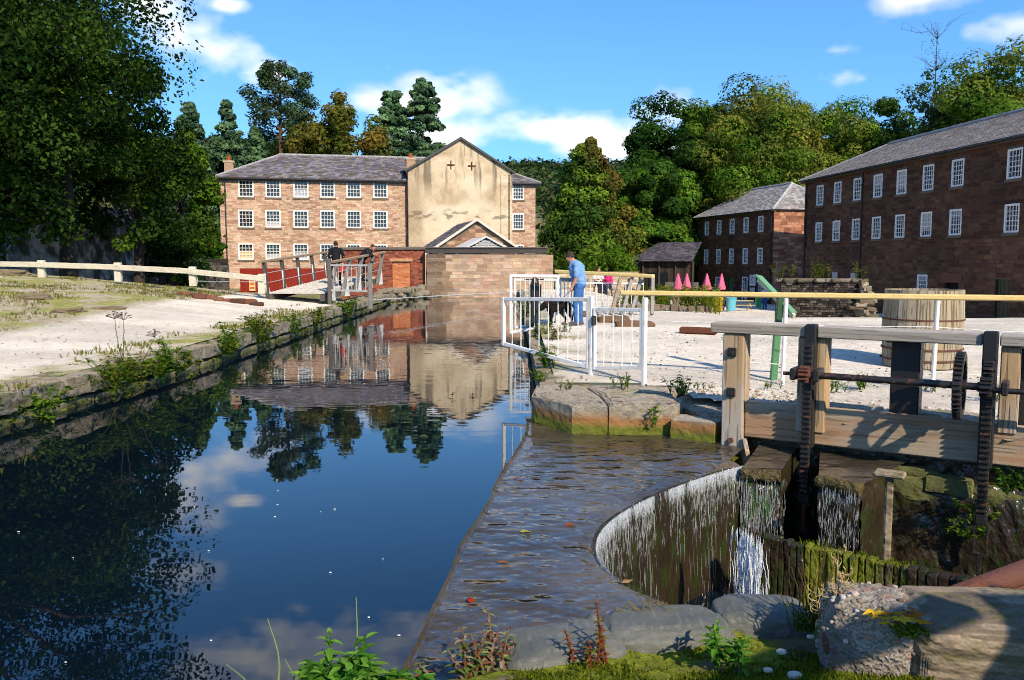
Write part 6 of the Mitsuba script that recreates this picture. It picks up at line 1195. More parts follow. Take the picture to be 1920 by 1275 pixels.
# closed pink parasols
for k, (px, lab) in enumerate(((1271, 'leftmost closed pink parasol in front of the cafe shed'), (1287.5, 'closed pink parasol second from left by the shed door'), (1325, 'closed pink parasol at left corner of the brown house'), (1352.5, 'closed pink parasol beside the green door'))):
    t = thing('parasol', lab, 'parasol', 'closed pink parasols outside the cafe'); P = at(px, 545, 66 + (k % 2)); zt_, zb_ = float(at(px, 512.5, P[1])[2]), float(at(px, 543, P[1])[2]); H = zt_ - zb_; m = MB(); n = 16; pr = [(.02, 1), (.05, .96), (.14, .7), (.26, .3), (.34, .1), (.30, .0), (.1, .02)]
    v, f = lathe([(r, z * H) for r, z in pr], (P[0], P[1], zb_), n); a_ = np.arctan2(v[:, 1] - P[1], v[:, 0] - P[0]); k_ = 1 + .16 * np.cos(a_ * 4 + k); v[:, :2] = P[:2] + (v[:, :2] - P[:2]) * k_[:, None]; m.add(v, f, lin('#ec6f96', .8)); part(t, 'canopy', m, 'vc', 60)
    m = MB(); m.tube([V(P[0], P[1], float(terrain(P[0], P[1]))), V(P[0], P[1], zb_ + .1)], .03, lin('#8a6a4a', .6), 6); part(t, 'pole', m, 'vc')
    m = MB(); m.add(*lathe([(0, .1), (.25, .1), (.28, 0), (0, 0)], (P[0], P[1], float(terrain(P[0], P[1]))), 12), c=lin('#5a5a5a', .6)); part(t, 'base', m, 'vc')
# cafe tables, chairs, bins
for k, (px, c, lab) in enumerate(((1345, '#2a2a2c', 'dark cafe table in front of the green door'), (1300, '#3a332c', 'dark cafe table near the flower bed'), (1390, '#c9b890', 'pale cafe table under the notice board'))):
    t = thing('cafe_table', lab, 'table'); P = at(px, 560, 62); z0 = float(terrain(P[0], P[1])); m = MB(); m.cbox((P[0], P[1], z0 + .74), (1.6, .8, .05), lin(c, .7)); part(t, 'tabletop', m, 'vcm')
    for s1 in (-1, 1):
        m = MB(); m.cbox((P[0], P[1] + s1 * .75, z0 + .44), (1.6, .28, .05), lin(c, .7)); part(t, 'bench', m, 'vcm'); m = MB(); m.beam(V(P[0] + s1 * .6, P[1] - .6, z0), V(P[0] + s1 * .6, P[1], z0 + .72), .08, .05, lin(c, .6)); m.beam(V(P[0] + s1 * .6, P[1] + .6, z0), V(P[0] + s1 * .6, P[1] + .01, z0 + .72), .08, .05, lin(c, .6)); part(t, 'leg', m, 'vcm')
for px, c, lab in ((1346, '#f0b428', 'yellow plastic tub beside the dark cafe tables'), (1371, '#6fc3d8', 'pale blue plastic bin beside the dark cafe tables')):
    t = thing('bin', lab, 'bin'); P = at(px, 561, 60); z0 = float(terrain(P[0], P[1])); m = MB(); m.add(*lathe([(0, 0), (.30, 0), (.36, .8), (.39, .8), (.39, .86), (0, .86)], (P[0], P[1], z0 + .1), 14), c=lin(c, .8)); part(t, 'body', m, 'vcm', 40)
    m = MB(); m.add(*lathe([(.41, 0), (.41, .05), (.2, .10), (0, .11)], (P[0], P[1], z0 + .965), 14), c=lin(c, .7)); part(t, 'lid', m, 'vcm', 40)
# flower beds with low stone edging in the middle of the yard
rng = RNG(520); e0, e1 = at(1155, 588, 25.5), at(1335, 585, 26.5); fbd = thing('bed_edging', 'low stone edging of the flower bed in the yard', 'kerb')
for k in range(11):
    t = (k + .5) / 11; P = e0 + (e1 - e0) * t; m = MB(); m.add(*stoneblock(V(P[0], P[1], float(terrain(P[0], P[1])) + .12), (e1 - e0) * V(1, 1, 0), (0, 1, 0), rng.uniform(.2, .34), .3, rng.uniform(.10, .2), k, .06, .12), c=jit(rng, [lin('#a08e78', .6), lin('#8a7a68', .6)], 1)[0]); part(fbd, 'stone', m, 'vcs', 35)
for k, (px0, px1, pal, h, lab) in enumerate(((1225, 1262, WEED + [lin('#d8c840', .7), lin('#e0a840', .7)], .75, 'flowering bed plants left of the stake with yellow flowers'), (1270, 1308, FERN + [lin('#e0c030', .7), lin('#c8d060', .7)], .8, 'tall yellow flowered plants in the middle of the flower bed'), (1310, 1336, [lin('#a8b838', .65), lin('#8a9c30', .6)], .85, 'feathery yellow green grass at right end of the flower bed'), (1150, 1222, WEED + DRY[:2], .45, 'mixed low plants behind the far railing'))):
    a, b = at(px0, 580, 27 + k * .3), at(px1, 580, 27 + k * .3); plant('flower_bed', lab, 'plant', [V(a[0] + (b[0] - a[0]) * rng.random(), a[1] + rng.normal(-.2, .5), float(terrain(a[0], a[1]))) for _ in range(22 if k < 3 else 34)], h, 5, pal, .09, .45, None, None, 60 + k)
for k, (p0, p1, lab) in enumerate((((1262, 556), (1276, 588), 'grey stake leaning in the flower bed'), ((1272, 556), (1268, 586), 'upright brown stake in the flower bed'))):
    m = MB(); m.beam(at(*p1, 26.2), at(*p0, 26.2), .08, .06, lin('#8a7660', .6)); solo('stake', m, 'vc', lab, 'stake')
lg_ = MB(); a, b = at(1275, 606, 17.6), at(1345, 606, 17.3); a[2] = b[2] = .52; lg_.beam(a + V(0, 0, .03), b + V(0, 0, .03), .18, .14, lin('#7a4a38', .6), bev=.03); solo('timber_baulk', lg_, 'vcs', 'reddish brown timber baulk lying on the gravel yard', 'timber')
for k, (px, py, w, lab) in enumerate(((1190, 612, .9, 'flat brown stone on the gravel left of the timber baulk'), (1150, 603, .8, 'flat brown stone right of the man near the far railing'), (1098, 592, .7, 'reddish stone kerb behind the man'))):
    P = gz(px, py, .5); m = MB(); m.add(*stonemesh(P + V(0, 0, .04), (w, .4, .18), 140 + k, .16, 2, .7), c=lin('#8a6a52', .6)); solo('yard_stone', m, 'vcs', lab, 'stone', smooth=40)
for k in range(7): P = gz(1120 + k * 14, 598 + k * 2, .5); m = MB(); m.add(*stonemesh(P, (.4, .3, .14), 150 + k, .2, 1, .6), c=lin('#94806a', .6)); solo('bed_stone', m, 'vcs', ('first', 'second', 'third', 'fourth', 'fifth', 'sixth', 'seventh')[k] + ' small brown stone from the left in the broken row beside the man', 'stone', 'small stones in a broken row in the yard', smooth=40)
rng = RNG(530); m = MB(); a, b = at(1050, 520, 60), at(1190, 520, 64); P = V(a[0], 62, 0); zt_ = zt(1120, 511, V(0, 62, 0)); sw_ = thing('yard_wall', 'pale low stone wall below the bright green hedge', 'wall')
facade(sw_, P, (1, 0, 0), b[0] - a[0], -2.0, lambda u: zt_, [], .2, .45, [lin('#c9b79c', .75), lin('#b5a288', .75), lin('#d8c8ae', .78)], lin('#b0a088', .6), 46)
m = MB(); m.box(P + V(0, .06, -2), V(b[0] - a[0], 0, 0), V(0, .4, 0), V(0, 0, zt_ + 2.05), lin('#b8a88e', .7)); part(sw_, 'core', m, 'vcs')
# ------------------------------------------------------------------ people and the dog
def chain(pts, rad, seg=14):
    """Tapered limbs: the hull of the spheres at each pair of joints."""
    out = []
    sp = [m3.Manifold.sphere(r, seg).translate(tuple(map(float, p))) for p, r in zip(pts, rad)]
    for a, b in zip(sp[:-1], sp[1:]): out.append(m3.Manifold.batch_hull([a, b]))
    return out
def blend(parts, edge=.03, it=8):
    u = m3.Manifold.batch_boolean(parts, m3.OpType.Add).refine_to_length(edge); me = u.to_mesh(); t = trimesh.Trimesh(me.vert_properties[:, :3], me.tri_verts, process=True)
    trimesh.smoothing.filter_taubin(t, .5, .53, it); return np.array(t.vertices), np.array(t.faces)
def ell(c, r, seg=18): return m3.Manifold.sphere(1.0, seg).scale(tuple(map(float, r))).translate(tuple(map(float, c)))
def place(vf, P, facing, s=1.0):
    v, f = vf; k, q = math.cos(facing), math.sin(facing); v = v * s
    return np.stack([v[:, 0] * k - v[:, 1] * q, v[:, 0] * q + v[:, 1] * k, v[:, 2]], 1) + V(*P), f
def hand(w, e, thumb=1, curl=.5):
    """Palm, four bent fingers of different lengths and a thumb from the side of the palm, carrying on from wrist w away from elbow e."""
    w, e = V(*w), V(*e); d = unit(w - e); s = unit(np.cross(d, V(1, 0, 0)) if abs(d[0]) < .9 else np.cross(d, V(0, 0, 1))); n = np.cross(s, d); P = []
    P += chain([w, w + d * .045, w + d * .085], [.026, .033, .03], 10)
    P += [m3.Manifold.batch_hull([m3.Manifold.sphere(.016, 8).translate(tuple(w + d * .085 + s * o)) for o in (-.03, .03)] + [m3.Manifold.sphere(.02, 8).translate(tuple(w + d * .02))])]
    for o, L in ((-.031, .062), (-.011, .076), (.010, .072), (.030, .055)):
        a = w + d * .085 + s * o; b = a + d * L * .55 + n * L * .25 * curl; c = b + d * L * .35 + n * L * .5 * curl; P += chain([a, b, c], [.0105, .0095, .008], 8)
    a = w + d * .03 + s * .03 * thumb; b = a + d * .03 + s * .028 * thumb + n * .015; P += chain([a, b, b + d * .03 + n * .012], [.013, .011, .009], 8); return P
def person(label, P, facing, pose, shirt, trousers, shoes, hair, skin='#c98f74', sleeve='long', edge=.028, s=1.0, group=None):
    k = thing('person', label, 'person', group); J = pose; L = []
    hd = V(*J['head']); nk = V(*J['neck']); hf = unit(V(*J['look'])); hs = np.cross(V(0, 0, 1), hf); hs = unit(hs); hu = np.cross(hf, hs)
    L += [ell(hd, (.095, .078, .118))] + chain([nk, hd - hu * .05], [.062, .06]) + chain([hd + hf * .075 - hu * .005, hd + hf * .108 - hu * .028], [.012, .016], 8) + chain([hd + hf * .05 - hu * .085, hd + hf * .078 - hu * .095], [.04, .028], 10)
    for q in (-1, 1): L += chain([hd + hs * q * .078, hd + hs * q * .088 - hu * .03], [.018, .012], 8)
    L += chain([hd + hf * .088 + hu * .022 - hs * .04, hd + hf * .088 + hu * .022 + hs * .04], [.016, .016], 8)
    tor = chain([J['pelvis'], J['waist'], J['chest'], nk], [.135, .13, .15, .075], 16); L += tor; S, Tt, Sh = [], [], []
    def side(a, o): a = V(*a); return a
    for q, n_ in ((-1, 'r'), (1, 'l')):
        sh, el, wr, hp, kn, an = (V(*J[x + n_]) for x in ('sh', 'el', 'wr', 'hip', 'kn', 'an')); ft = an + unit(V(*J.get('foot' + n_, (1, 0, 0)))) * .17 - V(0, 0, .055)
        L += chain([J['chest'], sh, el, wr], [.11, .062, .046, .030]) + hand(wr, el, -q, J.get('curl', .5)) + chain([J['pelvis'], hp, kn, an, ft], [.12, .095, .062, .045, .035])
        S += chain([J['chest'], sh], [.125, .078]) + chain([sh, sh + (el - sh) * (1.0 if sleeve == 'long' else .92)], [.076, .062 if sleeve == 'long' else .066]) + (chain([el, el + (wr - el) * .92], [.062, .042]) if sleeve == 'long' else [])
        Tt += chain([V(*J['pelvis']), hp, kn, an + V(0, 0, .02)], [.135, .112, .078, .066]); Sh += chain([an - V(0, 0, .03), ft], [.058, .046]) + chain([an - V(0, 0, .03), an - V(0, 0, .045) - (ft - an) * V(1, 1, 0) * .25], [.055, .04])
    S += chain([V(*J['pelvis']) + V(0, 0, .03), J['waist'], J['chest'], V(*nk) - V(0, 0, .03)], [.165, .166, .19, .092], 16); Tt += chain([J['pelvis'], V(*J['waist']) - V(0, 0, .05)], [.16, .155], 16)
    def emit(name, parts, c, mat='vcs', ed=edge, it=6, fold=0.):
        v, f = blend(parts, ed, it)
        if fold: v = v + (meshkit.fbm(v * V(10, 10, 16) + v[:, :1] * 6, 3, 4) - .5)[:, None] * fold * 1.7 * unit(V(1, .5, 0))
        m = MB(); v, f = place((v, f), P, facing, s); n = meshkit.fbm((v - V(*P)) * 14, 3, 9) - .5; m.add(v, f, c * (1 + .6 * n[:, None])); part(k, name, m, mat, True)
    emit('body', L, lin(skin, .75), 'vc', .016 if edge < .03 else .04, 4); emit('shirt', S, lin(shirt, .8), 'vc', edge * .8, 6, .035); emit('trousers', Tt, lin(trousers, .8), 'vc', edge, 6, .03); emit('shoes', Sh, lin(shoes, .7), 'vc', .03, 4)
    emit('belt', [ell(V(*J['pelvis']) * .45 + V(*J['waist']) * .55, (.166, .174, .022))], lin('#2a2320', .6), 'vc', .03, 2)
    H = [ell(hd + hu * .022 - hf * .022, (.098, .088, .112))]; cut = ell(hd + hf * .10 - hu * .05, (.105, .12, .115)); hm = m3.Manifold.batch_boolean(H, m3.OpType.Add) - cut; me = hm.refine_to_length(.018 if edge < .03 else .04).to_mesh(); v = me.vert_properties[:, :3] + (meshkit.fbm(me.vert_properties[:, :3] * 40, 2, 6) - .5)[:, None] * .018
    m = MB(); v, f = place((v, me.tri_verts), P, facing, s); m.add(v, f, lin(hair, .6)); part(k, 'hair', m, 'vc', True)
    return k
def standing(bend=.06, head=(.06, 0, 1.62), look=(1, 0, -.1), arms=((.06, .27, 1.13), (.10, .27, .88), (.06, -.27, 1.13), (.10, -.27, .88)), step=.06):
    return dict(pelvis=(0, 0, .96), waist=(bend * .3, 0, 1.10), chest=(bend, 0, 1.30), neck=(bend * 1.3, 0, 1.48), head=head, look=look, shl=(bend, .185, 1.40), shr=(bend, -.185, 1.40), ell=arms[0], wrl=arms[1], elr=arms[2], wrr=arms[3],
        hipl=(0, .10, .90), hipr=(0, -.10, .90), knl=(.03 + step, .10, .50), knr=(.03 - step * .3, -.10, .50), anl=(step, .11, .09), anr=(-step, -.11, .09))
# the man in the blue shirt looking down at the dog: he faces left
Pman = gz(1084, 609, .515); Pman[2] = float(terrain(Pman[0], Pman[1])) + .005
pose = dict(pelvis=(-.02, 0, .95), waist=(.0, 0, 1.10), chest=(.045, 0, 1.31), neck=(.12, 0, 1.475), head=(.20, 0, 1.575), look=(.72, 0, -.68), shl=(.05, .185, 1.40), shr=(.05, -.185, 1.40), ell=(.03, .245, 1.13), wrl=(.13, .235, .90), elr=(.0, -.24, 1.13), wrr=(.10, -.23, .90),
    hipl=(-.02, .09, .90), hipr=(-.02, -.09, .90), knl=(.05, .10, .50), knr=(-.02, -.10, .50), anl=(.02, .11, .09), anr=(-.05, -.11, .09))
person('man in blue shirt and jeans bowing his head over a black dog', Pman, math.pi - .12, pose, '#7fa6d6', '#3f6fae', '#5f5f66', '#4a3c34', sleeve='short', s=.985)
# people on the footbridge and in the yard
d1 = S0 + (S1 - S0) * .40; Pp = at(631, 520, d1[1]); Pp = V(Pp[0], d1[1], float(d1[2]) + .03)
person('person in black jacket seen from behind on the footbridge, carrying a red and white bag', Pp, math.pi / 2 + .3, standing(.06, (.10, 0, 1.60), (1, 0, -.35), ((.05, .28, 1.15), (.22, .22, 1.05), (.05, -.28, 1.15), (.12, -.27, .92))), '#15171d', '#23252c', '#1a1a1a', '#3a2c22', edge=.035)
m = MB(); bgp = Pp + V(.24, -.12, .62); m.cbox(bgp, (.22, .10, .26), lin('#b8403a', .8), .2, .03); bg = thing('shopping_bag', 'red and white bag held by the person in black jacket', 'bag'); part(bg, 'body', m, 'vc'); m = MB(); m.tube([bgp + V(-.06, 0, .12), bgp + V(-.04, 0, .24), bgp + V(.04, 0, .24), bgp + V(.06, 0, .12)], .012, lin('#f0e8e0', .8), 5); part(bg, 'handle', m, 'vc')
d2 = S0 + (S1 - S0) * .66; Pq_ = at(688, 520, d2[1]); Pq_ = V(Pq_[0] - .1, d2[1], float(d2[2]) + .03)
person('person in dark clothes leaning over the right rail of the footbridge', Pq_, -.1, dict(pelvis=(-.12, 0, .93), waist=(-.02, 0, 1.06), chest=(.15, 0, 1.20), neck=(.27, 0, 1.32), head=(.38, 0, 1.40), look=(.8, -.3, -.4), shl=(.17, .18, 1.28), shr=(.17, -.18, 1.28), ell=(.24, .25, 1.05), wrl=(.42, .16, 1.10), elr=(.24, -.25, 1.05), wrr=(.42, -.16, 1.10), hipl=(-.12, .09, .88), hipr=(-.12, -.09, .88), knl=(.0, .12, .50), knr=(-.16, -.10, .49), anl=(-.10, .12, .09), anr=(-.25, -.12, .09)), '#20222a', '#2a2c34', '#1a1a1a', '#5a3a2a', edge=.035)
Py_ = at(1434, 570, 66); Py_[2] = float(terrain(Py_[0], Py_[1]))
person('person in pale pink top and blue trousers standing in the far yard', Py_, -math.pi / 2 - .5, standing(.03, (.05, 0, 1.61), (1, 0, 0)), '#f0d4dc', '#2f5f9e', '#3a3a40', '#8a6a4a', edge=.05)
m = MB(); m.cbox(Py_ + V(-.45, .2, .55), (.42, .3, .9), lin('#2f9a5a', .8), 0, .03); gk = thing('green_bin', 'green wheeled bin left of the person in the pale pink top', 'bin'); part(gk, 'body', m, 'vcm'); m = MB(); m.cbox(Py_ + V(-.45, .2, 1.04), (.46, .34, .07), lin('#2a7f4c', .8), 0, .02); part(gk, 'lid', m, 'vcm')
for k, (px, c, lab) in enumerate(((1120, '#e8e0d8', 'seated cafe guest in white behind the far railing'), (1141, '#e0307a', 'seated cafe guest in bright pink behind the far railing'), (1176, '#20222c', 'seated cafe guest in black behind the far railing posts'))):
    P = at(px, 545, 44); P[2] = float(terrain(P[0], P[1])); zc = float(at(px, 532, 44)[2]) - 1.55
    ps = dict(pelvis=(0, 0, .5), waist=(0, 0, .66), chest=(.05, 0, .86), neck=(.08, 0, 1.04), head=(.13, 0, 1.17), look=(1, 0, -.2), shl=(.05, .18, .96), shr=(.05, -.18, .96), ell=(.12, .26, .72), wrl=(.34, .18, .70), elr=(.12, -.26, .72), wrr=(.34, -.18, .70), hipl=(.02, .1, .5), hipr=(.02, -.1, .5), knl=(.44, .12, .5), knr=(.44, -.12, .5), anl=(.44, .12, .09), anr=(.44, -.12, .09))
    person(lab, P, (-1.2, -2.2, -.6)[k], ps, c, '#2a3040', '#222222', '#4a3a30', edge=.05)
    b = thing('stool', ('pale stool under the cafe guest in white', 'dark stool under the cafe guest in bright pink', 'grey stool under the cafe guest in black')[k], 'stool'); m = MB(); m.cbox((P[0], P[1], P[2] + .36), (.42, .42, .05), lin(('#c9c0b0', '#3a3a3a', '#8a8a8a')[k], .7)); part(b, 'seat', m, 'vc')
    for sx in (-1, 1):
        for sy in (-1, 1): m = MB(); m.beam(V(P[0] + sx * .17, P[1] + sy * .17, P[2]), V(P[0] + sx * .16, P[1] + sy * .16, P[2] + .34), .03, .03, lin('#4a4a4a', .6), up=(0, 1, 0)); part(b, 'leg', m, 'vc')
# the dog: head down towards the pond, seen from its side
dg = thing('dog', 'black dog standing with lowered head beside the man in the blue shirt', 'dog'); Pd = gz(1046, 608, .51); Pd[2] = float(terrain(Pd[0], Pd[1])) + .0
D = []
D += [m3.Manifold.batch_hull([ell((.22, 0, .48), (.15, .125, .165)), ell((-.05, 0, .50), (.14, .11, .13))]), m3.Manifold.batch_hull([ell((-.05, 0, .50), (.14, .11, .13)), ell((-.30, 0, .53), (.12, .10, .115))])]
D += chain([(.30, 0, .55), (.43, 0, .56), (.52, 0, .50)], [.105, .085, .075]) + [ell((.55, 0, .47), (.085, .072, .075))] + chain([(.58, 0, .45), (.69, 0, .38)], [.052, .034], 10)
D += chain([(-.38, 0, .57), (-.50, 0, .50), (-.60, 0, .38)], [.038, .03, .016], 8)
for q in (-1, 1):
    st = .05 * q
    D += chain([(.24, q * .07, .42), (.22 + st, q * .085, .27), (.24 + st, q * .085, .14), (.235 + st, q * .085, .035), (.275 + st, q * .085, .025)], [.075, .046, .032, .028, .03], 10)
    D += chain([(-.30, q * .06, .48), (-.24 - st, q * .085, .31), (-.37 - st, q * .085, .17), (-.35 - st, q * .085, .04), (-.31 - st, q * .085, .025)], [.10, .062, .034, .028, .03], 10)
    D += chain([(.53, q * .055, .53), (.52, q * .085, .49), (.53, q * .088, .43)], [.022, .03, .014], 8)
m = MB(); v, f = place(blend(D, .022, 5), Pd, math.pi + .6, .86); m.add(v, f, lin('#1c1918', .55)); part(dg, 'body', m, 'vcs', True)
m = MB(); v, f = place(tube([V(.40 + .09 * math.cos(t) * .4, .09 * math.sin(t), .555 + .085 * math.cos(t)) for t in np.linspace(0, 6.2, 14)], .013, 6), Pd, math.pi + .6, .86); m.add(v, f, lin('#8a3a30', .7)); part(dg, 'collar', m, 'vc', True)
hand_ = place((np.array([[.13, .235, .86]]), None), Pman, math.pi - .12, .985)[0][0]; col_ = place((np.array([[.40, 0, .63]]), None), Pd, math.pi + .6, .86)[0][0]
t = np.linspace(0, 1, 10)[:, None]; p = hand_ + (col_ - hand_) * t - V(0, 0, .12) * np.sin(t * np.pi); m = MB(); m.tube(p, .008, lin('#2a2420', .6), 5); solo('dog_lead', m, 'vc', 'slack dark lead running from the man to the dog', 'lead')
# ------------------------------------------------------------------ the near bank in front of the camera
xs, ys = np.meshgrid(np.arange(-2.2, 5.2, .05), np.arange(.2, 4.7, .05), indexing='ij')
front = np.interp(xs, [-2.2, -.7, -.25, .1, .6, 1.0, 1.35, 1.7, 2.2, 5], [2.6, 3.3, 3.45, 3.72, 3.98, 4.12, 4.2, 4.15, 4.2, 3.9])
hh = .16 + .16 * sm(3.9, 3.0, ys) + .10 * (meshkit.fbm(np.stack([xs * 2.2, ys * 2.2, xs * 0], -1), 4, 61) - .5) + .05 * (meshkit.fbm(np.stack([xs * 9, ys * 9, xs * 0], -1), 3, 62) - .5)
zz = np.where(ys < front, hh, -.4) * 1.0; zz = hh - .6 * sm(0, .18, ys - front)
i, j = np.meshgrid(np.arange(xs.shape[0] - 1), np.arange(xs.shape[1] - 1), indexing='ij'); n1 = xs.shape[1]; f = np.stack([i * n1 + j, (i + 1) * n1 + j, (i + 1) * n1 + j + 1, i * n1 + j + 1], -1).reshape(-1, 4)
struct('near_bank', (np.stack([xs, ys, zz], -1).reshape(-1, 3), f), 'moss', True)
def nz(x, y): return float(.16 + .16 * sm(3.9, 3.0, y) + .10 * (meshkit.fbm(V(x * 2.2, y * 2.2, 0), 4, 61) - .5))
# smooth grey bags of cement laid along the water's edge
def bag(px, py, z, size, rz, seed, label, tilt=0., sq=.58):
    c = gz(px, py, z); v, f = stonemesh(V(0, 0, 0), size, seed, .07, 4, sq); fold = (meshkit.fbm(v * V(5, 16, 6) + seed, 3, seed) - .5) * .02 + (meshkit.fbm(v * V(22, 9, 12) + seed * 2, 3, seed) - .5) * .05; v = v * (1 + fold[:, None] * 2); v[:, 2] += v[:, 0] * tilt
    v[:, 2] = np.where(v[:, 2] < -size[2] * .28, -size[2] * .28 + (v[:, 2] + size[2] * .28) * .2, v[:, 2]); k, s = math.cos(rz), math.sin(rz); v = np.stack([v[:, 0] * k - v[:, 1] * s, v[:, 0] * s + v[:, 1] * k, v[:, 2]], 1) + c
    return solo('cement_bag', (v, f), 'bag_mat', label, 'cement bag', 'grey cement bags along the near edge of the apron', smooth=True)
bag(1050, 1236, .10, (.62, .42, .26), .25, 3, 'broad smooth grey cement bag at the left end of the near edge', .05)
bag(1245, 1200, .13, (.66, .36, .26), .12, 5, 'long smooth grey cement bag in the middle of the near edge')
bag(1425, 1172, .12, (.50, .36, .26), -.1, 7, 'smooth grey cement bag right of the middle, below the white splash')
bag(1155, 1215, .06, (.34, .24, .2), .5, 9, 'small dark grey cement bag wedged between two larger bags')
m = MB(); c = gz(1098, 1180, .14); r = RNG(600)
v, f = stonemesh(V(0, 0, 0), (.20, .09, .11), 13, .16, 3, .4); v[:, 2] += .03 * np.sin(v[:, 0] * 40) ; solo('torn_sack', (v + c, f), 'bag_mat', 'crumpled torn grey sack lying on the near edge by the red stemmed weed', 'sack', smooth=True)
# the pebbly concrete lump and the long weathered slab
def lump(label, name, c, size, seed, mat, sq, rz=0., rough=.12, sub=4, amp=.06, cat='stone'):
    v, f = stonemesh(V(0, 0, 0), size, seed, rough, sub, sq); v = v * (1 + (meshkit.fbm(v * 7 + seed, 4, seed) - .5)[:, None] * amp * 2); k, s = math.cos(rz), math.sin(rz)
    return solo(name, (np.stack([v[:, 0] * k - v[:, 1] * s, v[:, 0] * s + v[:, 1] * k, v[:, 2]], 1) + c, f), mat, label, cat, smooth=True)
lump('pale concrete lump full of pebbles, front right corner', 'concrete_lump', gz(1630, 1215, .25), (.42, .42, .56), 21, 'lump_mat', .62, -.3, .14, 5, .09)
pb = MB(); rp = RNG(640); vv, nn_ = meshkit.WRITTEN[scene['concrete_lump']['filename']][0], meshkit.WRITTEN[scene['concrete_lump']['filename']][2]
for q in rp.choice(len(vv), 260, False):
    s = rp.uniform(.010, .042) * rp.uniform(.5, 1.1); v, f = stonemesh(V(0, 0, 0), (s, s * .75, s * .6), int(q), .18, 1, .4, rp.uniform(0, 3)); pb.add(v + vv[q] + nn_[q] * s * .1, f, jit(rp, [lin('#cfc2b2', .6), lin('#a8988a', .55), lin('#8a6f60', .5), lin('#d8d0c6', .65)], 1)[0])
part('concrete_lump', 'pebbles', pb, 'vc', 40, kind='stuff')
lump('reddish brown stone set in the side of the concrete lump', 'red_stone', gz(1572, 1205, .30), (.13, .12, .14), 22, 'rust', .5, 0, .15, 3)
lump('rounded tan stone between the concrete lump and the long slab', 'tan_stone', gz(1678, 1195, .33), (.22, .28, .36), 23, 'slab_mat', .5, 0, .1, 4)
lump('long weathered stone slab at the bottom right corner', 'weathered_slab', gz(1835, 1215, .30) + V(.12, 0, 0), (.95, .50, .40), 24, 'slab_mat', .86, -.12, .07, 5, .05)
lump('dark stone in the bottom right corner under the long slab', 'dark_stone', gz(1790, 1290, .12), (.8, .3, .25), 25, 'slab_mat', .6, -.1, .1, 4)
# the rusty rail
pp = thing('parapet', 'added stone wall outside the view on the right, casting shade', 'parapet'); rngp = RNG(700)  # added unseen wall, its heights shaped to shade the pit and corner stones
for row in range(18):
    x = 3.15 + .15 * (row % 2)
    while x < 9.2:
        l = rngp.uniform(.45, .8); top_ = np.interp(x, [3.1, 4.2, 5.2, 6.4, 9.2], [2.3, 2.6, 3.0, 3.2, 3.4])
        if row * .2 < top_: m = MB(); m.add(*stoneblock(V(x + l / 2, .9, row * .2 + .1), (1, 0, 0), (0, 1, 0), l - .02, .4, .19, row * 20 + int(x * 3), .03, .5), c=jit(rngp, GREY, 1)[0]); part(pp, 'stone', m, 'vcs', 35)
        x += l
m = MB(); m.beam(V(1.4, .9, 1.74), V(3.2, .9, 2.44), .10, .13, lin('#6a5a48', .6)); part(pp, 'rail', m, 'vcs')  # added unseen rail, sloped so its shadow crosses the mossy bank
for x in (1.5,): m = MB(); m.beam(V(x, .9, .2), V(x, .9, 1.7), .09, .09, lin('#6a5a48', .6), up=(0, 1, 0)); part(pp, 'rail_post', m, 'vcs')
rr = thing('rusty_rail', 'thick rusty iron rail slanting up at the right edge above the stones', 'rail'); a, b = at(1712, 1152, 3.95), at(1990, 1045, 4.7); a[2] += 0; m = MB(); part(rr, 'tube', tube([a, b], .062, 16), 'rust', 35)
m = MB(); m.beam(a + V(.05, .05, -.14), b + V(.05, .05, -.14), .14, .05); part(rr, 'flange', (m.arr()[0], m.arr()[1]), 'rust'); m = MB(); m.beam(a + V(.03, .03, -.08), b + V(.03, .03, -.08), .03, .12); part(rr, 'web', (m.arr()[0], m.arr()[1]), 'rust')
m = MB(); m.cbox((3.0, 3.9, -.35), (2.2, .55, 1.0), rz=-.1, bev=.05); solo('pit_edge', (m.arr()[0], m.arr()[1]), 'wet_wall', 'dark masonry edge of the pit under the rusty rail', 'wall')
# plants of the near bank
NET = [lin('#86be48', .58), lin('#6caa38', .56), lin('#98c656', .58), lin('#559030', .52)]
r = RNG(610)
def leafy(m, base, h, n, rng, pal, leaf, spread=.35, pairs=7, stem=None):
    """Upright stems with pairs of pointed leaves that fold along their midrib."""
    for q in range(n):
        b0 = V(*base) + V(rng.normal(0, .05), rng.normal(0, .04), 0); a = rng.uniform(0, 6.3); top = b0 + V(math.cos(a) * spread * h * rng.uniform(.3, 1.1), math.sin(a) * spread * h * .8, h * rng.uniform(.55, 1.05)); t = np.linspace(0, 1, 6)[:, None]; p = b0 + (top - b0) * t ** .9
        m.tube(p, np.linspace(.006, .003, 6), pal[3] * .9 if stem is None else stem, 5)
        for l in range(pairs):
            s = .25 + .75 * (l + .5) / pairs; P = b0 + (top - b0) * s; L = leaf * (1.15 - .55 * abs(s - .55) * 1.6) * rng.uniform(.8, 1.2)
            for w in (0, 1):
                az = l * 1.57 + w * math.pi + a + rng.normal(0, .2); d = unit(V(math.cos(az), math.sin(az), rng.uniform(-.25, .35))); sd = unit(np.cross(d, V(0, 0, 1))); up = np.cross(sd, d); e = .30
                v = [P, P + d * L * .35 + sd * L * .22 + up * L * .07, P + d * L * .35 - sd * L * .22 + up * L * .07, P + d * L * .36, P + d * L * .7 + sd * L * .14 + up * L * .02, P + d * L * .7 - sd * L * .14 + up * L * .02, P + d * L * .72 - up * L * .03, P + d * L - up * L * .12]
                m.add(v, [[0, 3, 1], [0, 2, 3], [1, 3, 6], [1, 6, 4], [2, 6, 3], [2, 5, 6], [4, 6, 7], [5, 7, 6]], pal[rng.integers(0, len(pal))] * rng.uniform(.75, 1.2))
m = MB()
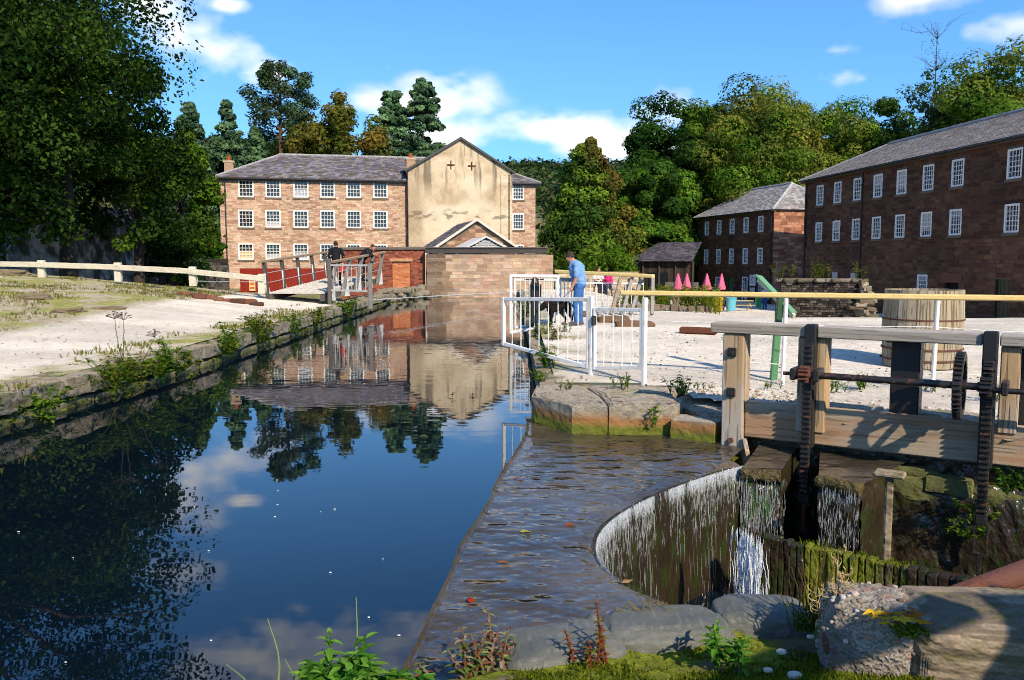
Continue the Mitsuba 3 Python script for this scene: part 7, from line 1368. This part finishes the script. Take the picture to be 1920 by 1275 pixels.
for px, py, h in ((625, 1275, .24), (660, 1280, .22), (640, 1295, .27), (700, 1290, .17), (745, 1295, .13), (790, 1288, .15), (600, 1296, .19), (680, 1302, .22)): leafy(m, gz(px, py + 25, .12), h, 4, r, NET, .085)
solo('nettle_clump', m, 'leaf', 'lush bright green leafy plant at the bottom edge in front of the pond', 'plant')
m = MB(); leafy(m, gz(1372, 1255, .22), .19, 7, r, NET, .062, .5); solo('nettle', m, 'leaf', 'small bright green leafy plant on the moss right of the grey bags', 'plant')
m = MB()
for px, h in ((885, .30), (905, .36), (920, .28), (935, .34), (872, .22), (950, .24)): leafy(m, gz(px, 1290, .06), h, 3, r, [lin('#a8b87a', .62), lin('#7f9a4a', .6), lin('#c8ab90', .62), lin('#a86a50', .6)], .05, .3, 9, lin('#b08c70', .6))
solo('willowherb', m, 'leaf', 'fading willowherb with reddish stems and seed down at the edge of the apron', 'plant')
m = MB()
for px, h in ((1128, .30), (1122, .22), (1140, .25)): leafy(m, gz(px, 1262, .14), h, 2, r, [lin('#a87a3a', .6), lin('#8a9a3a', .6), lin('#b0583a', .6), lin('#8a6a3a', .6)], .035, .2, 9, lin('#a8503a', .6))
solo('red_weed', m, 'leaf', 'slim red stemmed weed growing between the grey cement bags', 'plant')
m = MB()
for k in range(26): b0 = gz(1215, 1180, .16) + V(r.normal(0, .03), r.normal(0, .02), 0); m.tube([b0, b0 + V(r.normal(0, .03), 0, .06), b0 + V(r.normal(0, .06), 0, r.uniform(.08, .16))], .0022, lin('#b5a05a', .6), 4)
grassblades(m, np.array([gz(1205 + r.normal(0, 14), 1172, .17) for _ in range(40)]), .06, r, [lin('#c8c04a', .6), lin('#a89a4a', .6)], .004); solo('dry_tuft', m, 'leaf', 'small dry yellow tuft behind the middle grey bag', 'plant')
# the tall dry seed head
m = MB(); B0 = gz(1560, 1190, .30)
for q, (dx, hgt) in enumerate(((.0, .42), (-.04, .26), (.07, .24), (-.09, .22), (.03, .32))):
    b0 = B0 + V(dx * .4, r.normal(0, .02), -.05); t0 = B0 + V(dx, r.normal(0, .03), hgt); p = b0 + (t0 - b0) * np.linspace(0, 1, 6)[:, None]; m.tube(p, np.linspace(.005, .002, 6), lin('#a88a58', .6), 5)
    for l in range(26 if q == 0 else 14):
        s = r.uniform(.35, 1); P = b0 + (t0 - b0) * s; a = r.uniform(0, 6.3); c_ = []
        for w in range(5): th = w / 4 * 2.4; c_.append(P + V(math.cos(a), math.sin(a), 0) * .035 * math.sin(th) + V(0, 0, .022 * (1 - math.cos(th)) - .012))
        m.tube(c_, .0022, lin('#d8bd86', .7) * r.uniform(.7, 1.1), 4, False)
solo('dry_seedhead', m, 'vc', 'tall dry curly seed head standing in front of the mossy piles', 'plant')
m = MB()
for k in range(12): b0 = gz(1500 + r.uniform(-20, 25), 1180, .22); t0 = b0 + V(r.normal(0, .09), r.normal(0, .05), r.uniform(.18, .42)); m.tube(b0 + (t0 - b0) * np.linspace(0, 1, 4)[:, None] + r.normal(0, .006, (4, 3)), .0025, lin('#8a7450', .55), 4)
for k in range(6): weed(m, gz(1500 + r.uniform(-25, 30), 1185, .22), .14, 3, r, FERN + DRY, .03, .8)
solo('dry_stalks', m, 'leaf', 'thin dry stalks left of the tall curly seed head', 'plant')
gk_ = thing('grass_stalks', 'few thin grass stalks rising from the bottom edge over the dark water', 'grass')
for (px, py, tx, ty) in ((520, 1290, 508, 1160), (545, 1300, 540, 1235), (470, 1300, 430, 1245), (650, 1290, 674, 1120), (600, 1290, 610, 1215)):
    b0 = gz(px, py, .1); t0 = at(tx, ty, b0[1] + .15); p = b0 + (t0 - b0) * np.linspace(0, 1, 7)[:, None] + V(.02, 0, 0) * np.sin(np.linspace(0, 4, 7))[:, None]; m = MB(); m.tube(p, np.linspace(.005, .002, 7), lin('#8aa060', .6), 5); part(gk_, 'stalk', m, 'vc')
# moss, crumbs and leaves on the bank
P = np.stack([r.uniform(.0, 1.75, 16000), r.uniform(3.0, 4.1, 16000)], 1); nn = meshkit.fbm(np.c_[P * 3, P[:, :1] * 0], 3, 61); ok = (nn > .45) & (P[:, 1] < np.interp(P[:, 0], [0, .6, 1.35, 1.7], [3.6, 3.85, 4.05, 4.05])); P = P[ok]
pts = np.c_[P, [nz(x, y) + .0 for x, y in P]]; m = MB(); grassblades(m, pts, .022, r, [lin('#8a9a28', .5), lin('#748a22', .5), lin('#a0a434', .5), lin('#5f7620', .45)], .0035, 1.3)
stuff('moss_tufts', m, 'leaf', 'bright yellow green moss cushions on the near bank', 'moss')
for k, (px, py, s, lab) in enumerate(((1465, 1218, .045, 'pale pebble on the moss beside the shadow'), (1490, 1262, .06, 'white stone chip on the moss at the bottom edge'), (1440, 1252, .04, 'small pale pebble on the moss left of the white chip'), (1520, 1190, .035, 'small pebble near the concrete lump'))):
    c = gz(px, py, .28); b = MB(); b.add(*stonemesh(c + V(0, 0, -.01), (s, s * .7, s * .5), 30 + k, .12, 2, .3), c=lin('#d8cfc0', .75)); solo('pebble', b, 'vc', lab, 'pebble', smooth=True)
def maple(c, s, rng, col):
    a0 = rng.uniform(0, 6.3); tiltd = rdir(rng, 1)[0] * V(1, 1, 0) * .35; v = [V(0, 0, 0)]
    for q in range(14): rr_ = s * (1.0 if q % 2 == 0 else .45) * (1 if q not in (0,) else .3); a = a0 + q * 2 * np.pi / 14; v.append(V(math.cos(a) * rr_, math.sin(a) * rr_, .0) + V(0, 0, tiltd[0] * math.cos(a) * rr_ + tiltd[1] * math.sin(a) * rr_ + rng.normal(0, .006)))
    b = MB(); b.add(np.array(v) + c, [[0, 1 + q, 1 + (q + 1) % 14] for q in range(14)], col); return b
for k, (px, py) in enumerate(((1648, 1156), (1672, 1150), (1690, 1160), (1712, 1155), (1665, 1168), (1725, 1163), (1640, 1148), (1700, 1143))):
    c = gz(px, py, .50); solo('maple_leaf', maple(c, r.uniform(.045, .065), r, lin(('#e8b82a', '#d89a28', '#f0c840', '#c87a28')[k % 4], .8)), 'leaf', ('yellow maple leaf lying on the concrete lump, leftmost of the pile', 'orange yellow maple leaf in the middle of the leaf pile', 'bright yellow maple leaf on top of the pile', 'brownish orange maple leaf at right of the pile', 'yellow maple leaf hanging at the front of the pile', 'amber maple leaf at the right end by the slab', 'pale yellow maple leaf at the back left of the pile', 'brown orange maple leaf at the back of the pile')[k], 'leaf', 'yellow maple leaves on the concrete lump')
m = MB()
for k in range(20): weed(m, gz(1700 + r.uniform(-30, 50), 1185 + r.uniform(-10, 14), .42), .05, 3, r, WEED, .028, 1.3)
solo('chickweed', m, 'leaf', 'small green chickweed growing between the concrete lump and the long slab', 'plant')
